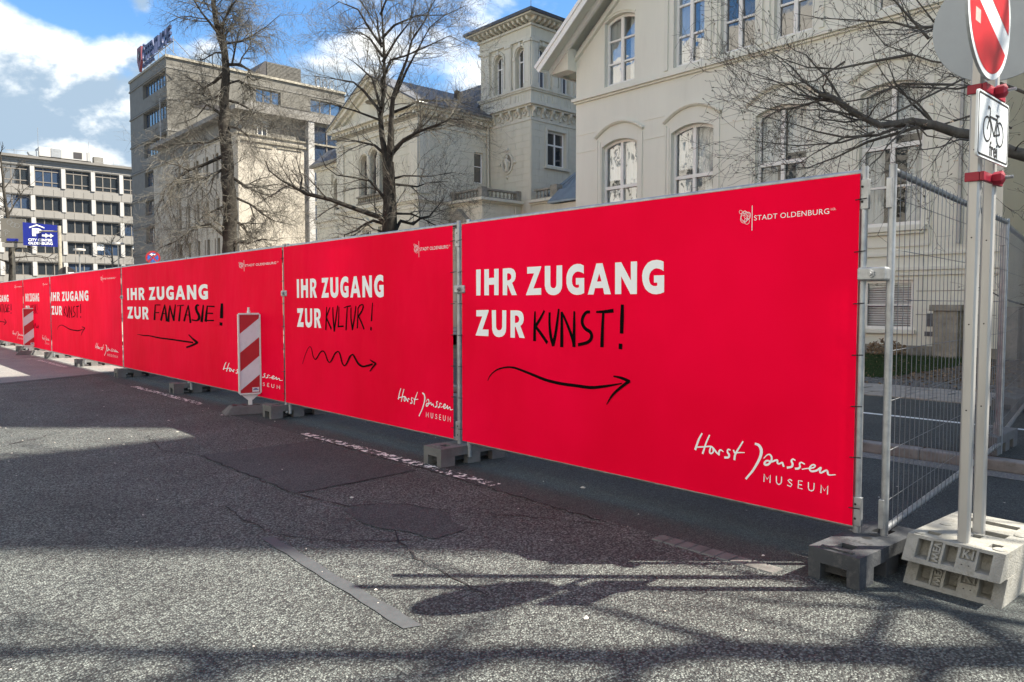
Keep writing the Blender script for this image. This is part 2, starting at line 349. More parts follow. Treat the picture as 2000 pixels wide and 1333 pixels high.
# traced print outlines and branch lines, in metres
LETTERS = [[[(0.2003,1.515),(0.2629,1.5159),(0.259,1.293),(0.2027,1.2924)]],[[(0.3104,1.5143),(0.3699,1.5143),(0.3713,1.4389),(0.4391,1.4402),(0.4393,1.5139),(0.497,1.5138),(0.4951,1.293),(0.4389,1.2935),(0.439,1.3823),(0.3711,1.3816),(0.3709,1.293),(0.3098,1.2936)]],[[(0.5479,1.5121),(0.6188,1.5145),(0.6509,1.5123),(0.677,1.5037),(0.6957,1.4885),(0.7058,1.4689),(0.7072,1.4448),(0.7001,1.4227),(0.6871,1.4056),(0.6625,1.3926),(0.7202,1.292),(0.6582,1.2916),(0.6114,1.3741),(0.6041,1.3743),(0.6026,1.292),(0.5477,1.2925)],[(0.6027,1.4701),(0.6217,1.4715),(0.6393,1.4671),(0.6509,1.4551),(0.6538,1.4394),(0.6495,1.4269),(0.6349,1.4166),(0.6159,1.4131),(0.6026,1.4134)]],[[(0.8425,1.5141),(1.0029,1.5147),(1.0029,1.5064),(0.9157,1.3421),(1.0033,1.3445),(1.0035,1.2923),(0.8303,1.2891),(0.8303,1.2958),(0.9223,1.4624),(0.8426,1.4619)]],[[(1.0426,1.5151),(1.1041,1.5146),(1.1046,1.3696),(1.1086,1.3557),(1.1203,1.3445),(1.1384,1.3405),(1.1551,1.3439),(1.1653,1.3547),(1.1691,1.3683),(1.171,1.5139),(1.2305,1.5135),(1.2312,1.3626),(1.2263,1.3374),(1.2125,1.314),(1.1897,1.2979),(1.1617,1.289),(1.1386,1.2874),(1.1088,1.2904),(1.0827,1.2999),(1.063,1.3158),(1.0498,1.3363),(1.0431,1.3615)]],[[(1.4513,1.5033),(1.4529,1.4436),(1.435,1.4521),(1.4111,1.459),(1.3895,1.4614),(1.3677,1.4559),(1.3472,1.4406),(1.3363,1.4231),(1.3328,1.3919),(1.3366,1.3714),(1.3476,1.3533),(1.3684,1.3423),(1.3878,1.3393),(1.4058,1.3435),(1.4057,1.3638),(1.3731,1.3635),(1.3728,1.4132),(1.4567,1.4119),(1.4574,1.3013),(1.4265,1.2902),(1.3845,1.287),(1.3541,1.2909),(1.3234,1.3028),(1.2987,1.3237),(1.2837,1.3482),(1.2761,1.3753),(1.2747,1.4202),(1.2832,1.4514),(1.2979,1.4778),(1.3224,1.4993),(1.3504,1.5133),(1.3831,1.5183),(1.4191,1.5159)]],[[(1.5747,1.5132),(1.6338,1.5134),(1.7138,1.2892),(1.6525,1.2889),(1.6397,1.3353),(1.5634,1.3348),(1.5499,1.289),(1.4928,1.2887)],[(1.6027,1.4417),(1.6258,1.3827),(1.5826,1.382)]],[[(1.7514,1.5129),(1.8066,1.5131),(1.8938,1.3833),(1.8925,1.5137),(1.9466,1.5131),(1.9469,1.2886),(1.8916,1.2883),(1.8075,1.4146),(1.8087,1.2891),(1.7523,1.2888)]],[[(2.1695,1.5021),(2.1703,1.4387),(2.1546,1.4488),(2.1331,1.4567),(2.1085,1.4599),(2.0888,1.455),(2.0671,1.4405),(2.0543,1.4199),(2.0497,1.3918),(2.0539,1.3715),(2.0651,1.3528),(2.0852,1.3419),(2.105,1.34),(2.1197,1.3429),(2.1195,1.3637),(2.0918,1.3643),(2.0913,1.4124),(2.1754,1.4117),(2.1758,1.299),(2.1497,1.2898),(2.1106,1.2846),(2.0788,1.2881),(2.0467,1.3006),(2.0202,1.322),(2.0026,1.3523),(1.9942,1.381),(1.9907,1.4137),(1.9975,1.446),(2.0135,1.4738),(2.0384,1.4995),(2.0732,1.5134),(2.1128,1.5165),(2.1471,1.511)]],[[(0.2022,1.166),(0.3659,1.169),(0.3659,1.1569),(0.2851,1.0012),(0.3655,1.0022),(0.3638,0.9464),(0.1949,0.9462),(0.1949,0.9545),(0.2823,1.1134),(0.202,1.1124)]],[[(0.4078,1.1673),(0.4616,1.1676),(0.4628,1.0277),(0.4689,1.0128),(0.4826,1.0022),(0.5023,0.9987),(0.5219,1.0032),(0.5355,1.0145),(0.54,1.0294),(0.5416,1.1681),(0.5922,1.1664),(0.5906,1.0207),(0.5847,0.989),(0.5683,0.9648),(0.5414,0.9491),(0.5022,0.9419),(0.4688,0.9448),(0.4413,0.9569),(0.4229,0.9765),(0.4121,1.0064)]],[[(0.6436,1.1668),(0.7274,1.1673),(0.7559,1.1636),(0.78,1.1542),(0.7955,1.1361),(0.8026,1.1122),(0.8026,1.0911),(0.7956,1.0689),(0.7829,1.0542),(0.7631,1.0422),(0.8154,0.9446),(0.7532,0.9453),(0.7059,1.0332),(0.6973,1.033),(0.6973,0.9435),(0.6435,0.9436)],[(0.6973,1.1254),(0.7203,1.1256),(0.7374,1.1191),(0.7474,1.1066),(0.7489,1.0922),(0.7432,1.0785),(0.7317,1.0696),(0.7145,1.0654),(0.6973,1.0651)]]]
KUNST = [[(0.9338,1.1564,0.017),(0.933,1.1391,0.0189),(0.9319,1.1145,0.0217),(0.9308,1.086,0.0246),(0.9299,1.0572,0.0272),(0.9294,1.0252,0.0293),(0.9291,0.9895,0.0313),(0.9289,0.9569,0.0329),(0.9288,0.9342,0.0341)],[(1.0371,1.1637,0.0187),(1.0289,1.1523,0.0199),(1.0172,1.136,0.0217),(1.0038,1.1178,0.0235),(0.9906,1.1006,0.025),(0.9764,1.0835,0.0261),(0.9608,1.0656,0.0269),(0.9466,1.0496,0.0276),(0.9368,1.0385,0.0281)],[(0.9436,1.0386,0.0247),(0.9545,1.029,0.0253),(0.97,1.0151,0.0262),(0.9876,0.9994,0.0271),(1.0043,0.9838,0.0277),(1.0213,0.9671,0.0279),(1.0394,0.9488,0.0278),(1.0556,0.9322,0.0277),(1.0669,0.9206,0.0276)],[(1.0963,1.1484,0.0228),(1.096,1.1327,0.0236),(1.0956,1.1103,0.0248),(1.0956,1.0849,0.0261),(1.0966,1.0606,0.0272),(1.0987,1.0372,0.0281),(1.1017,1.0131,0.0289),(1.1054,0.9896,0.0297),(1.11,0.9685,0.0303),(1.1163,0.9491,0.0309),(1.1239,0.9308,0.0313),(1.1312,0.9155,0.0317),(1.1362,0.9047,0.032)],[(1.1362,0.9047,0.0318),(1.1409,0.9191,0.0315),(1.1476,0.9397,0.031),(1.1549,0.9637,0.0304),(1.1616,0.9885,0.0297),(1.1674,1.015,0.0288),(1.1731,1.0441,0.0278),(1.1783,1.0731,0.0267),(1.1829,1.099,0.0254),(1.1869,1.1226,0.0238),(1.1904,1.1448,0.0219),(1.1933,1.1635,0.0202),(1.1953,1.1767,0.019)],[(1.2271,1.1542,0.0221),(1.2275,1.1334,0.024),(1.228,1.1036,0.0267),(1.2286,1.0696,0.0294),(1.2289,1.036,0.0316),(1.2289,0.9999,0.0329),(1.2287,0.9603,0.0338),(1.2285,0.9244,0.0344),(1.2283,0.8994,0.0348)],[(1.2309,1.1542,0.0182),(1.2398,1.1403,0.0193),(1.2526,1.1205,0.0209),(1.2672,1.0973,0.0226),(1.2814,1.0734,0.0241),(1.2959,1.0474,0.0253),(1.3114,1.0186,0.0264),(1.326,0.9906,0.0274),(1.3375,0.9668,0.0282),(1.3452,0.9476,0.0289),(1.3504,0.9313,0.0296),(1.3537,0.9184,0.03),(1.3562,0.9092,0.0304)],[(1.3563,0.9047,0.0306),(1.3566,0.9292,0.0302),(1.3571,0.9644,0.0296),(1.3575,1.0033,0.0288),(1.3579,1.0391,0.0275),(1.3581,1.0731,0.0254),(1.3583,1.1079,0.0227),(1.3584,1.1384,0.0201),(1.3585,1.1598,0.0183)],[(1.5101,1.161,0.0221),(1.5042,1.1609,0.0226),(1.4956,1.1609,0.0234),(1.4861,1.1598,0.0243),(1.4772,1.1563,0.0252),(1.4686,1.1498,0.0262),(1.4597,1.141,0.0273),(1.4516,1.1309,0.0283),(1.4455,1.1207,0.029),(1.4414,1.1101,0.0295),(1.4388,1.0988,0.0297),(1.4381,1.0874,0.0298),(1.4398,1.0765,0.0296),(1.4443,1.066,0.029),(1.4512,1.0557,0.0281),(1.4599,1.0461,0.0272),(1.4697,1.0374,0.0267),(1.4818,1.0305,0.0267),(1.4962,1.0249,0.027),(1.51,1.0193,0.0274),(1.5205,1.0124,0.0279),(1.5274,1.0036,0.0285),(1.532,0.9936,0.0293),(1.5339,0.9832,0.0299),(1.5324,0.9733,0.03),(1.5275,0.9637,0.0292),(1.5195,0.954,0.0279),(1.5084,0.9449,0.0264),(1.494,0.9369,0.0254),(1.4732,0.93,0.025),(1.447,0.924,0.0249),(1.422,0.9191,0.0249),(1.4048,0.9156,0.0249)],[(1.5796,1.1615,0.0152),(1.5941,1.162,0.0168),(1.6148,1.1627,0.0191),(1.6379,1.1636,0.0216),(1.6591,1.1647,0.0236),(1.6794,1.1662,0.025),(1.7002,1.1682,0.0262),(1.7185,1.17,0.0271),(1.7313,1.1712,0.0277)],[(1.6445,1.162,0.0225),(1.6432,1.1434,0.0235),(1.6413,1.1168,0.025),(1.6392,1.086,0.0267),(1.6375,1.0544,0.0283),(1.6361,1.0188,0.0299),(1.6348,0.9786,0.0315),(1.6337,0.9418,0.033),(1.6329,0.9163,0.034)],[(1.8191,1.2078,0.0268),(1.8189,1.1936,0.0285),(1.8186,1.1733,0.031),(1.8182,1.1498,0.0334),(1.8177,1.1257,0.0349),(1.8169,1.0986,0.0349),(1.816,1.068,0.0341),(1.815,1.04,0.033),(1.8144,1.0206,0.0323)],[(1.8055,0.9302,0.0324),(1.8046,0.9099,0.0324)]]
ARROW_CURVED = [[(0.355,0.5676,0.0054),(0.3603,0.5763,0.0063),(0.3677,0.5887,0.0076),(0.3778,0.6026,0.0089),(0.3911,0.6161,0.01),(0.4082,0.6293,0.0107),(0.4287,0.643,0.0113),(0.4517,0.6561,0.0117),(0.476,0.6673,0.0122),(0.5028,0.6764,0.0127),(0.5322,0.6839,0.0131),(0.5618,0.69,0.0136),(0.5889,0.6946,0.0141),(0.6124,0.6976,0.0146),(0.6338,0.6991,0.0152),(0.6548,0.6992,0.0158),(0.6771,0.6982,0.0164),(0.7004,0.6959,0.017),(0.7241,0.6923,0.0177),(0.7494,0.6876,0.0183),(0.7776,0.6823,0.019),(0.8098,0.676,0.0198),(0.8452,0.6686,0.0206),(0.8816,0.6609,0.0214),(0.9171,0.6534,0.022),(0.9507,0.6461,0.0225),(0.9835,0.6386,0.0229),(1.0169,0.6316,0.0232),(1.052,0.6255,0.0234),(1.0891,0.6204,0.0235),(1.1275,0.6161,0.0235),(1.1672,0.6125,0.0235),(1.208,0.6097,0.0236),(1.251,0.6078,0.0238),(1.296,0.6068,0.0239),(1.3406,0.6062,0.0241),(1.3824,0.6056,0.0242),(1.4211,0.6046,0.0242),(1.4578,0.6035,0.0241),(1.4926,0.6031,0.024),(1.5257,0.604,0.0236),(1.5571,0.6068,0.023),(1.5867,0.6111,0.0223),(1.6146,0.6159,0.0214),(1.6409,0.6206,0.0204),(1.6651,0.6249,0.0193),(1.6873,0.6292,0.018),(1.7086,0.6337,0.0166),(1.7304,0.6383,0.0151),(1.7549,0.6436,0.0134),(1.7807,0.6494,0.0114),(1.8038,0.6546,0.0096),(1.8199,0.6582,0.0084)],[(1.7464,0.7037,0.011),(1.7592,0.7026,0.0128),(1.7775,0.701,0.0153),(1.7981,0.6989,0.018),(1.8174,0.6961,0.02),(1.8366,0.692,0.0211),(1.8567,0.6869,0.0218),(1.8746,0.682,0.0221),(1.8871,0.6786,0.0224)],[(1.8871,0.6786,0.0223),(1.8702,0.6676,0.0221),(1.8459,0.6519,0.0217),(1.8195,0.6344,0.0213),(1.7965,0.6181,0.0207),(1.778,0.6038,0.0201),(1.7611,0.5899,0.0194),(1.7456,0.5758,0.0185),(1.7311,0.5611,0.0172),(1.7169,0.5439,0.015),(1.7033,0.5251,0.0122),(1.6918,0.5081,0.0095),(1.6837,0.4963,0.0077)]]
KULTUR = [[(1.0739,1.1808,0.0196),(1.072,1.1585,0.021),(1.0692,1.1265,0.0231),(1.066,1.0907,0.0253),(1.0629,1.0567,0.027),(1.0595,1.0227,0.028),(1.0557,0.9866,0.0287),(1.0523,0.9545,0.0292),(1.0499,0.9321,0.0295)],[(1.1497,1.1763,0.0183),(1.1404,1.1648,0.0192),(1.1269,1.1483,0.0204),(1.1123,1.1303,0.0218),(1.0996,1.1143,0.0231),(1.0887,1.1002,0.0244),(1.0783,1.0864,0.0258),(1.0694,1.0745,0.027),(1.0632,1.0662,0.0279)],[(1.0689,1.0615,0.0277),(1.0781,1.0515,0.0277),(1.0913,1.0371,0.0277),(1.1061,1.0209,0.0276),(1.1202,1.0052,0.0276),(1.1345,0.989,0.0276),(1.1498,0.9714,0.0275),(1.1634,0.9557,0.0274),(1.1729,0.9447,0.0274)],[(1.2169,1.1766,0.0215),(1.2171,1.1602,0.0229),(1.2172,1.1369,0.0249),(1.218,1.1088,0.027),(1.2203,1.0778,0.0286),(1.2252,1.0394,0.0296),(1.232,0.9941,0.0302),(1.2386,0.952,0.0306),(1.2432,0.9228,0.0309)],[(1.2432,0.9228,0.0306),(1.252,0.9517,0.0302),(1.2647,0.9934,0.0296),(1.2785,1.0388,0.0289),(1.2905,1.0787,0.028),(1.3009,1.1134,0.0268),(1.3108,1.1469,0.0254),(1.3193,1.1755,0.0241),(1.3252,1.1956,0.0232)],[(1.3528,1.1818,0.0186),(1.3518,1.1635,0.0194),(1.3505,1.1373,0.0207),(1.3488,1.1078,0.022),(1.3467,1.0794,0.0233),(1.3439,1.0504,0.0246),(1.3404,1.0193,0.0259),(1.3372,0.9914,0.0272),(1.3349,0.972,0.028)],[(1.3349,0.9701,0.0164),(1.4461,0.9772,0.0185)],[(1.4634,1.1775,0.0107),(1.4757,1.1802,0.011),(1.4933,1.184,0.0113),(1.5133,1.1881,0.0119),(1.5327,1.1915,0.0125),(1.5529,1.194,0.0134),(1.5747,1.1961,0.0146),(1.5944,1.1978,0.0157),(1.6081,1.199,0.0165)],[(1.5362,1.187,0.0225),(1.5327,1.1647,0.0229),(1.5276,1.1327,0.0235),(1.5221,1.0969,0.0242),(1.5173,1.0632,0.0248),(1.5132,1.0298,0.0254),(1.5093,0.9947,0.0261),(1.506,0.9635,0.0268),(1.5037,0.9417,0.0272)],[(1.6129,1.1736,0.0222),(1.6118,1.1542,0.0231),(1.61,1.1263,0.0243),(1.6091,1.0948,0.0256),(1.6106,1.0645,0.0267),(1.6161,1.0333,0.0274),(1.6243,0.9998,0.028),(1.6326,0.9697,0.0284),(1.6383,0.9488,0.0287)],[(1.6383,0.9488,0.0283),(1.6463,0.9696,0.028),(1.6578,0.9993,0.0275),(1.6703,1.033,0.0269),(1.6813,1.0656,0.0261),(1.6909,1.0995,0.0251),(1.7001,1.1361,0.0238),(1.708,1.1691,0.0225),(1.7136,1.192,0.0217)],[(1.7584,1.1742,0.0194),(1.7572,1.1587,0.0203),(1.7556,1.1367,0.0216),(1.7536,1.1109,0.0229),(1.7514,1.0845,0.0238),(1.7487,1.0544,0.0241),(1.7455,1.0204,0.0241),(1.7425,0.9892,0.024),(1.7404,0.9675,0.0239)],[(1.7584,1.1742,0.0169),(1.765,1.1798,0.0168),(1.7744,1.188,0.0167),(1.7855,1.1964,0.0165),(1.7969,1.2029,0.0162),(1.8097,1.2072,0.0154),(1.824,1.2103,0.0142),(1.8376,1.212,0.0134),(1.8483,1.2119,0.0137),(1.8559,1.21,0.0159),(1.8615,1.2065,0.0195),(1.8646,1.2013,0.0231),(1.8649,1.1942,0.0254),(1.8624,1.1849,0.0259),(1.8571,1.1736,0.0253),(1.8492,1.161,0.0244),(1.8386,1.1479,0.0237),(1.8226,1.1327,0.0234),(1.8021,1.1157,0.0232),(1.7824,1.1,0.023),(1.7688,1.0892,0.0229)],[(1.7688,1.0892,0.0223),(1.7797,1.0773,0.0227),(1.7953,1.0601,0.0233),(1.8124,1.041,0.0239),(1.8276,1.0231,0.0243),(1.8412,1.0056,0.0245),(1.8545,0.9874,0.0245),(1.866,0.9713,0.0244),(1.874,0.96,0.0244)],[(2.0487,1.2277,0.0163),(2.0463,1.2121,0.017),(2.0428,1.1898,0.018),(2.039,1.1647,0.0192),(2.0357,1.1405,0.0205),(2.0328,1.1157,0.0221),(2.03,1.0891,0.0239),(2.0276,1.0652,0.0255),(2.0259,1.0486,0.0267)],[(2.0147,0.9723,0.0288),(2.0127,0.9547,0.0288)]]
ARROW_WAVY = [[(0.4688,0.5058,0.0078),(0.4776,0.5202,0.0081),(0.4901,0.5407,0.0085),(0.505,0.5642,0.009),(0.5211,0.5874,0.0094),(0.5392,0.6114,0.0098),(0.5595,0.6372,0.0103),(0.5801,0.6616,0.0106),(0.5989,0.6814,0.0105),(0.6157,0.6962,0.0096),(0.6314,0.7075,0.0081),(0.646,0.7151,0.0068),(0.6593,0.7189,0.0066),(0.6712,0.7187,0.0081),(0.6816,0.7146,0.0107),(0.6913,0.7069,0.0135),(0.7006,0.6959,0.0156),(0.7091,0.6795,0.0169),(0.7167,0.6583,0.0177),(0.7245,0.6365,0.0182),(0.7339,0.6184,0.0182),(0.7453,0.604,0.0173),(0.758,0.5914,0.0157),(0.7713,0.5819,0.0142),(0.7845,0.5768,0.0136),(0.7969,0.577,0.0143),(0.8091,0.5815,0.0159),(0.822,0.5893,0.0176),(0.8365,0.5992,0.0188),(0.8533,0.6129,0.0194),(0.8717,0.6304,0.0196),(0.8908,0.6478,0.0196),(0.9093,0.6615,0.0191),(0.9276,0.671,0.0178),(0.946,0.6782,0.0157),(0.9637,0.6825,0.014),(0.9801,0.6833,0.0135),(0.9946,0.6803,0.0151),(1.0078,0.6739,0.0181),(1.0204,0.6646,0.0212),(1.0329,0.6531,0.0233),(1.0455,0.6374,0.0242),(1.0579,0.6178,0.0244),(1.0701,0.5985,0.0241),(1.0823,0.5836,0.023),(1.0943,0.5737,0.0205),(1.1062,0.5667,0.0169),(1.1182,0.5629,0.0136),(1.1306,0.5625,0.0121),(1.1432,0.5658,0.0134),(1.1558,0.5726,0.0164),(1.1691,0.5823,0.0198),(1.1836,0.5941,0.022),(1.1996,0.6098,0.0228),(1.2167,0.6292,0.0228),(1.2344,0.6485,0.0224),(1.2522,0.664,0.0215),(1.2707,0.6755,0.0196),(1.2898,0.6848,0.0169),(1.3083,0.6909,0.0146),(1.3246,0.6929,0.0139),(1.3381,0.6903,0.0158),(1.3497,0.6836,0.0194),(1.3602,0.6735,0.0233),(1.3706,0.6605,0.026),(1.3805,0.6424,0.0272),(1.3896,0.6197,0.0278),(1.3989,0.5969,0.0275),(1.4096,0.5787,0.0265),(1.4221,0.5652,0.0239),(1.4358,0.5544,0.0199),(1.45,0.5473,0.0162),(1.464,0.5448,0.0145),(1.4778,0.5482,0.0158),(1.4916,0.5566,0.019),(1.5055,0.568,0.0226),(1.5194,0.5805,0.025),(1.5331,0.595,0.0259),(1.5467,0.6121,0.0262),(1.5605,0.6291,0.0258),(1.5749,0.6433,0.0249),(1.5906,0.655,0.0227),(1.6071,0.6652,0.0194),(1.6233,0.6726,0.0166),(1.6379,0.6759,0.0157),(1.6496,0.6741,0.0179),(1.6593,0.6682,0.0221),(1.6693,0.6594,0.0266),(1.6815,0.649,0.0297),(1.6965,0.6357,0.0309),(1.7132,0.6193,0.0311),(1.7312,0.6029,0.0306),(1.7502,0.5895,0.0297),(1.77,0.5793,0.0279),(1.7909,0.5709,0.0254),(1.8129,0.5648,0.0228),(1.8358,0.5614,0.0209),(1.8602,0.5614,0.02),(1.8858,0.5645,0.0197),(1.9119,0.5692,0.0196),(1.9376,0.5739,0.0197),(1.9651,0.5792,0.0199),(1.994,0.5857,0.0203),(2.0198,0.5917,0.0207),(2.0377,0.5959,0.021)],[(1.9971,0.6375,0.0121),(2.0075,0.6344,0.0133),(2.0226,0.63,0.0149),(2.0392,0.6251,0.0167),(2.0545,0.6206,0.0181),(2.0691,0.6163,0.0191),(2.084,0.6119,0.0199),(2.0972,0.608,0.0205),(2.1064,0.6053,0.0209)],[(2.1064,0.6053,0.0232),(2.0952,0.5977,0.0228),(2.0792,0.5867,0.0222),(2.0615,0.5745,0.0214),(2.0453,0.563,0.0204),(2.0301,0.5516,0.0189),(2.0147,0.5397,0.017),(2.0012,0.529,0.0152),(1.9917,0.5216,0.0139)]]
FANTASIE = [[(2.0029,1.1993,0.0334),(1.9944,1.1737,0.0366),(1.982,1.1367,0.0414),(1.9691,1.0964,0.0463),(1.9589,1.0607,0.0504),(1.9521,1.0292,0.0534),(1.947,0.9985,0.0558),(1.9434,0.9722,0.0577),(1.9407,0.9537,0.0591)],[(2.0099,1.2036,0.0186),(2.2575,1.2038,0.021)],[(1.966,1.0661,0.0188),(2.1925,1.0733,0.0212)],[(2.4981,1.202,0.0306),(2.4792,1.1792,0.0336),(2.452,1.1464,0.0378),(2.4217,1.1097,0.0425),(2.3935,1.075,0.0466),(2.366,1.0404,0.0502),(2.3373,1.0039,0.0538),(2.3119,0.9713,0.0569),(2.2942,0.9486,0.059)],[(2.5043,1.1999,0.0315),(2.5132,1.1757,0.0354),(2.5261,1.1408,0.041),(2.5399,1.1021,0.0468),(2.5515,1.0661,0.051),(2.5607,1.0312,0.0531),(2.5689,0.9951,0.0541),(2.5756,0.9631,0.0545),(2.5804,0.9408,0.0548)],[(2.3607,1.0643,0.0199),(2.5505,1.0506,0.0229)],[(2.762,1.19,0.0304),(2.7519,1.1682,0.0341),(2.7372,1.1371,0.0393),(2.7213,1.1018,0.045),(2.7074,1.0675,0.0498),(2.6954,1.0318,0.0536),(2.6839,0.9931,0.057),(2.6741,0.9582,0.0598),(2.6672,0.934,0.0618)],[(2.768,1.188,0.0301),(2.7815,1.1664,0.0329),(2.8008,1.1354,0.0369),(2.823,1.1009,0.0411),(2.8452,1.0688,0.0445),(2.8693,1.0377,0.0469),(2.8961,1.0053,0.0487),(2.9204,0.9768,0.0501),(2.9373,0.9568,0.0511)],[(2.9373,0.9568,0.0522),(2.9449,0.9766,0.051),(2.9557,1.0049,0.0493),(2.9682,1.0375,0.0471),(2.9808,1.07,0.0445),(2.9948,1.1055,0.0409),(3.0104,1.1448,0.0365),(3.0246,1.1806,0.0323),(3.0345,1.2055,0.0294)],[(3.1219,1.1887,0.0152),(3.425,1.199,0.0223)],[(3.2819,1.191,0.0357),(3.2744,1.1697,0.037),(3.2636,1.1392,0.0389),(3.2514,1.1049,0.0411),(3.2396,1.0723,0.0431),(3.2274,1.0393,0.0451),(3.2142,1.0042,0.0473),(3.2023,0.9728,0.0492),(3.194,0.9509,0.0506)],[(3.6341,1.1964,0.0265),(3.615,1.1746,0.0291),(3.5876,1.1432,0.033),(3.5573,1.1081,0.037),(3.5296,1.075,0.0404),(3.5036,1.0421,0.0429),(3.4772,1.0074,0.045),(3.454,0.9765,0.0467),(3.4378,0.955,0.0479)],[(3.6393,1.1916,0.0274),(3.6469,1.1672,0.0308),(3.6578,1.1321,0.0357),(3.6698,1.0932,0.0407),(3.6805,1.0571,0.0444),(3.6902,1.0224,0.0462),(3.6998,0.9865,0.0471),(3.7081,0.9548,0.0473),(3.7139,0.9327,0.0476)],[(3.4998,1.0455,0.0148),(3.6935,1.0457,0.017)],[(4.094,1.1971,0.0242),(4.0821,1.1989,0.0269),(4.065,1.2018,0.0308),(4.0461,1.2034,0.0354),(4.0291,1.2017,0.0402),(4.0127,1.1957,0.046),(3.9958,1.1866,0.0526),(3.9818,1.1756,0.0587),(3.9744,1.1639,0.0629),(3.9749,1.1512,0.0642),(3.9813,1.1372,0.0636),(3.9919,1.1224,0.0624),(4.0053,1.1076,0.0618),(4.0242,1.0926,0.0622),(4.0484,1.0772,0.063),(4.0718,1.0618,0.0637),(4.088,1.0473,0.0641),(4.0968,1.0333,0.0647),(4.1009,1.0198,0.0655),(4.0992,1.0071,0.0651),(4.0902,0.9958,0.0622),(4.0731,0.9855,0.0549),(4.0487,0.9762,0.0444),(4.0185,0.9687,0.034),(3.9837,0.964,0.0271),(3.9384,0.9635,0.0252),(3.884,0.9662,0.0262),(3.8329,0.9699,0.0283),(3.7976,0.9724,0.0297)],[(4.2812,1.1974,0.0315),(4.2746,1.1767,0.0351),(4.2652,1.147,0.0402),(4.2545,1.1136,0.0458),(4.2442,1.0815,0.0506),(4.2335,1.0487,0.0546),(4.2219,1.0136,0.0583),(4.2115,0.9821,0.0614),(4.2042,0.9602,0.0636)],[(4.4434,1.1839,0.0307),(4.4366,1.1661,0.0342),(4.4267,1.1407,0.0393),(4.4158,1.1116,0.0448),(4.4055,1.083,0.0495),(4.3954,1.0525,0.0534),(4.3849,1.019,0.0571),(4.3756,0.9887,0.0601),(4.3691,0.9676,0.0623)],[(4.4361,1.1866,0.0232),(4.7231,1.1828,0.0273)],[(4.4203,1.0804,0.0185),(4.6577,1.0808,0.0227)],[(4.3693,0.9704,0.023),(4.6835,0.9774,0.027)],[(5.0127,1.2161,0.0516),(5.0106,1.1995,0.0551),(5.0075,1.1756,0.0602),(5.0041,1.1489,0.0654),(5.0011,1.1236,0.0689),(4.9984,1.0983,0.0702),(4.9957,1.0715,0.0701),(4.9934,1.0476,0.0695),(4.9918,1.031,0.0691)],[(4.9688,0.9397,0.0631),(4.9633,0.9219,0.0574)]]
ARROW_STRAIGHT = [[(0.9173,0.6607,0.007),(0.9886,0.6585,0.0099),(1.0912,0.6552,0.0142),(1.2038,0.652,0.0186),(1.3051,0.6502,0.0218),(1.3841,0.6509,0.0234),(1.4538,0.6531,0.0241),(1.5294,0.655,0.0245),(1.6258,0.6549,0.0252),(1.7502,0.6515,0.0265),(1.8934,0.646,0.028),(2.0464,0.6403,0.0295),(2.1998,0.6361,0.0305),(2.3546,0.6342,0.031),(2.5145,0.6335,0.0311),(2.6748,0.6331,0.0311),(2.8307,0.6321,0.0312),(2.9851,0.6302,0.0316),(3.1391,0.6278,0.0322),(3.2854,0.6254,0.0326),(3.4169,0.6234,0.0329),(3.5366,0.6218,0.0328),(3.6467,0.6205,0.0325),(3.7386,0.6194,0.0321),(3.8033,0.6186,0.0318)],[(3.6331,0.7331,0.0213),(3.6638,0.7228,0.0249),(3.7077,0.7079,0.03),(3.7577,0.6914,0.0355),(3.8068,0.6762,0.0402),(3.8589,0.6617,0.0439),(3.9159,0.6467,0.0473),(3.9675,0.6336,0.0501),(4.0033,0.6244,0.0521)],[(4.0033,0.6244,0.0418),(3.9625,0.6152,0.0415),(3.9041,0.602,0.0411),(3.8378,0.5875,0.0406),(3.7736,0.5743,0.0398),(3.7067,0.5621,0.0386),(3.6342,0.5499,0.0371),(3.569,0.5393,0.0357),(3.5236,0.5318,0.0347)]]
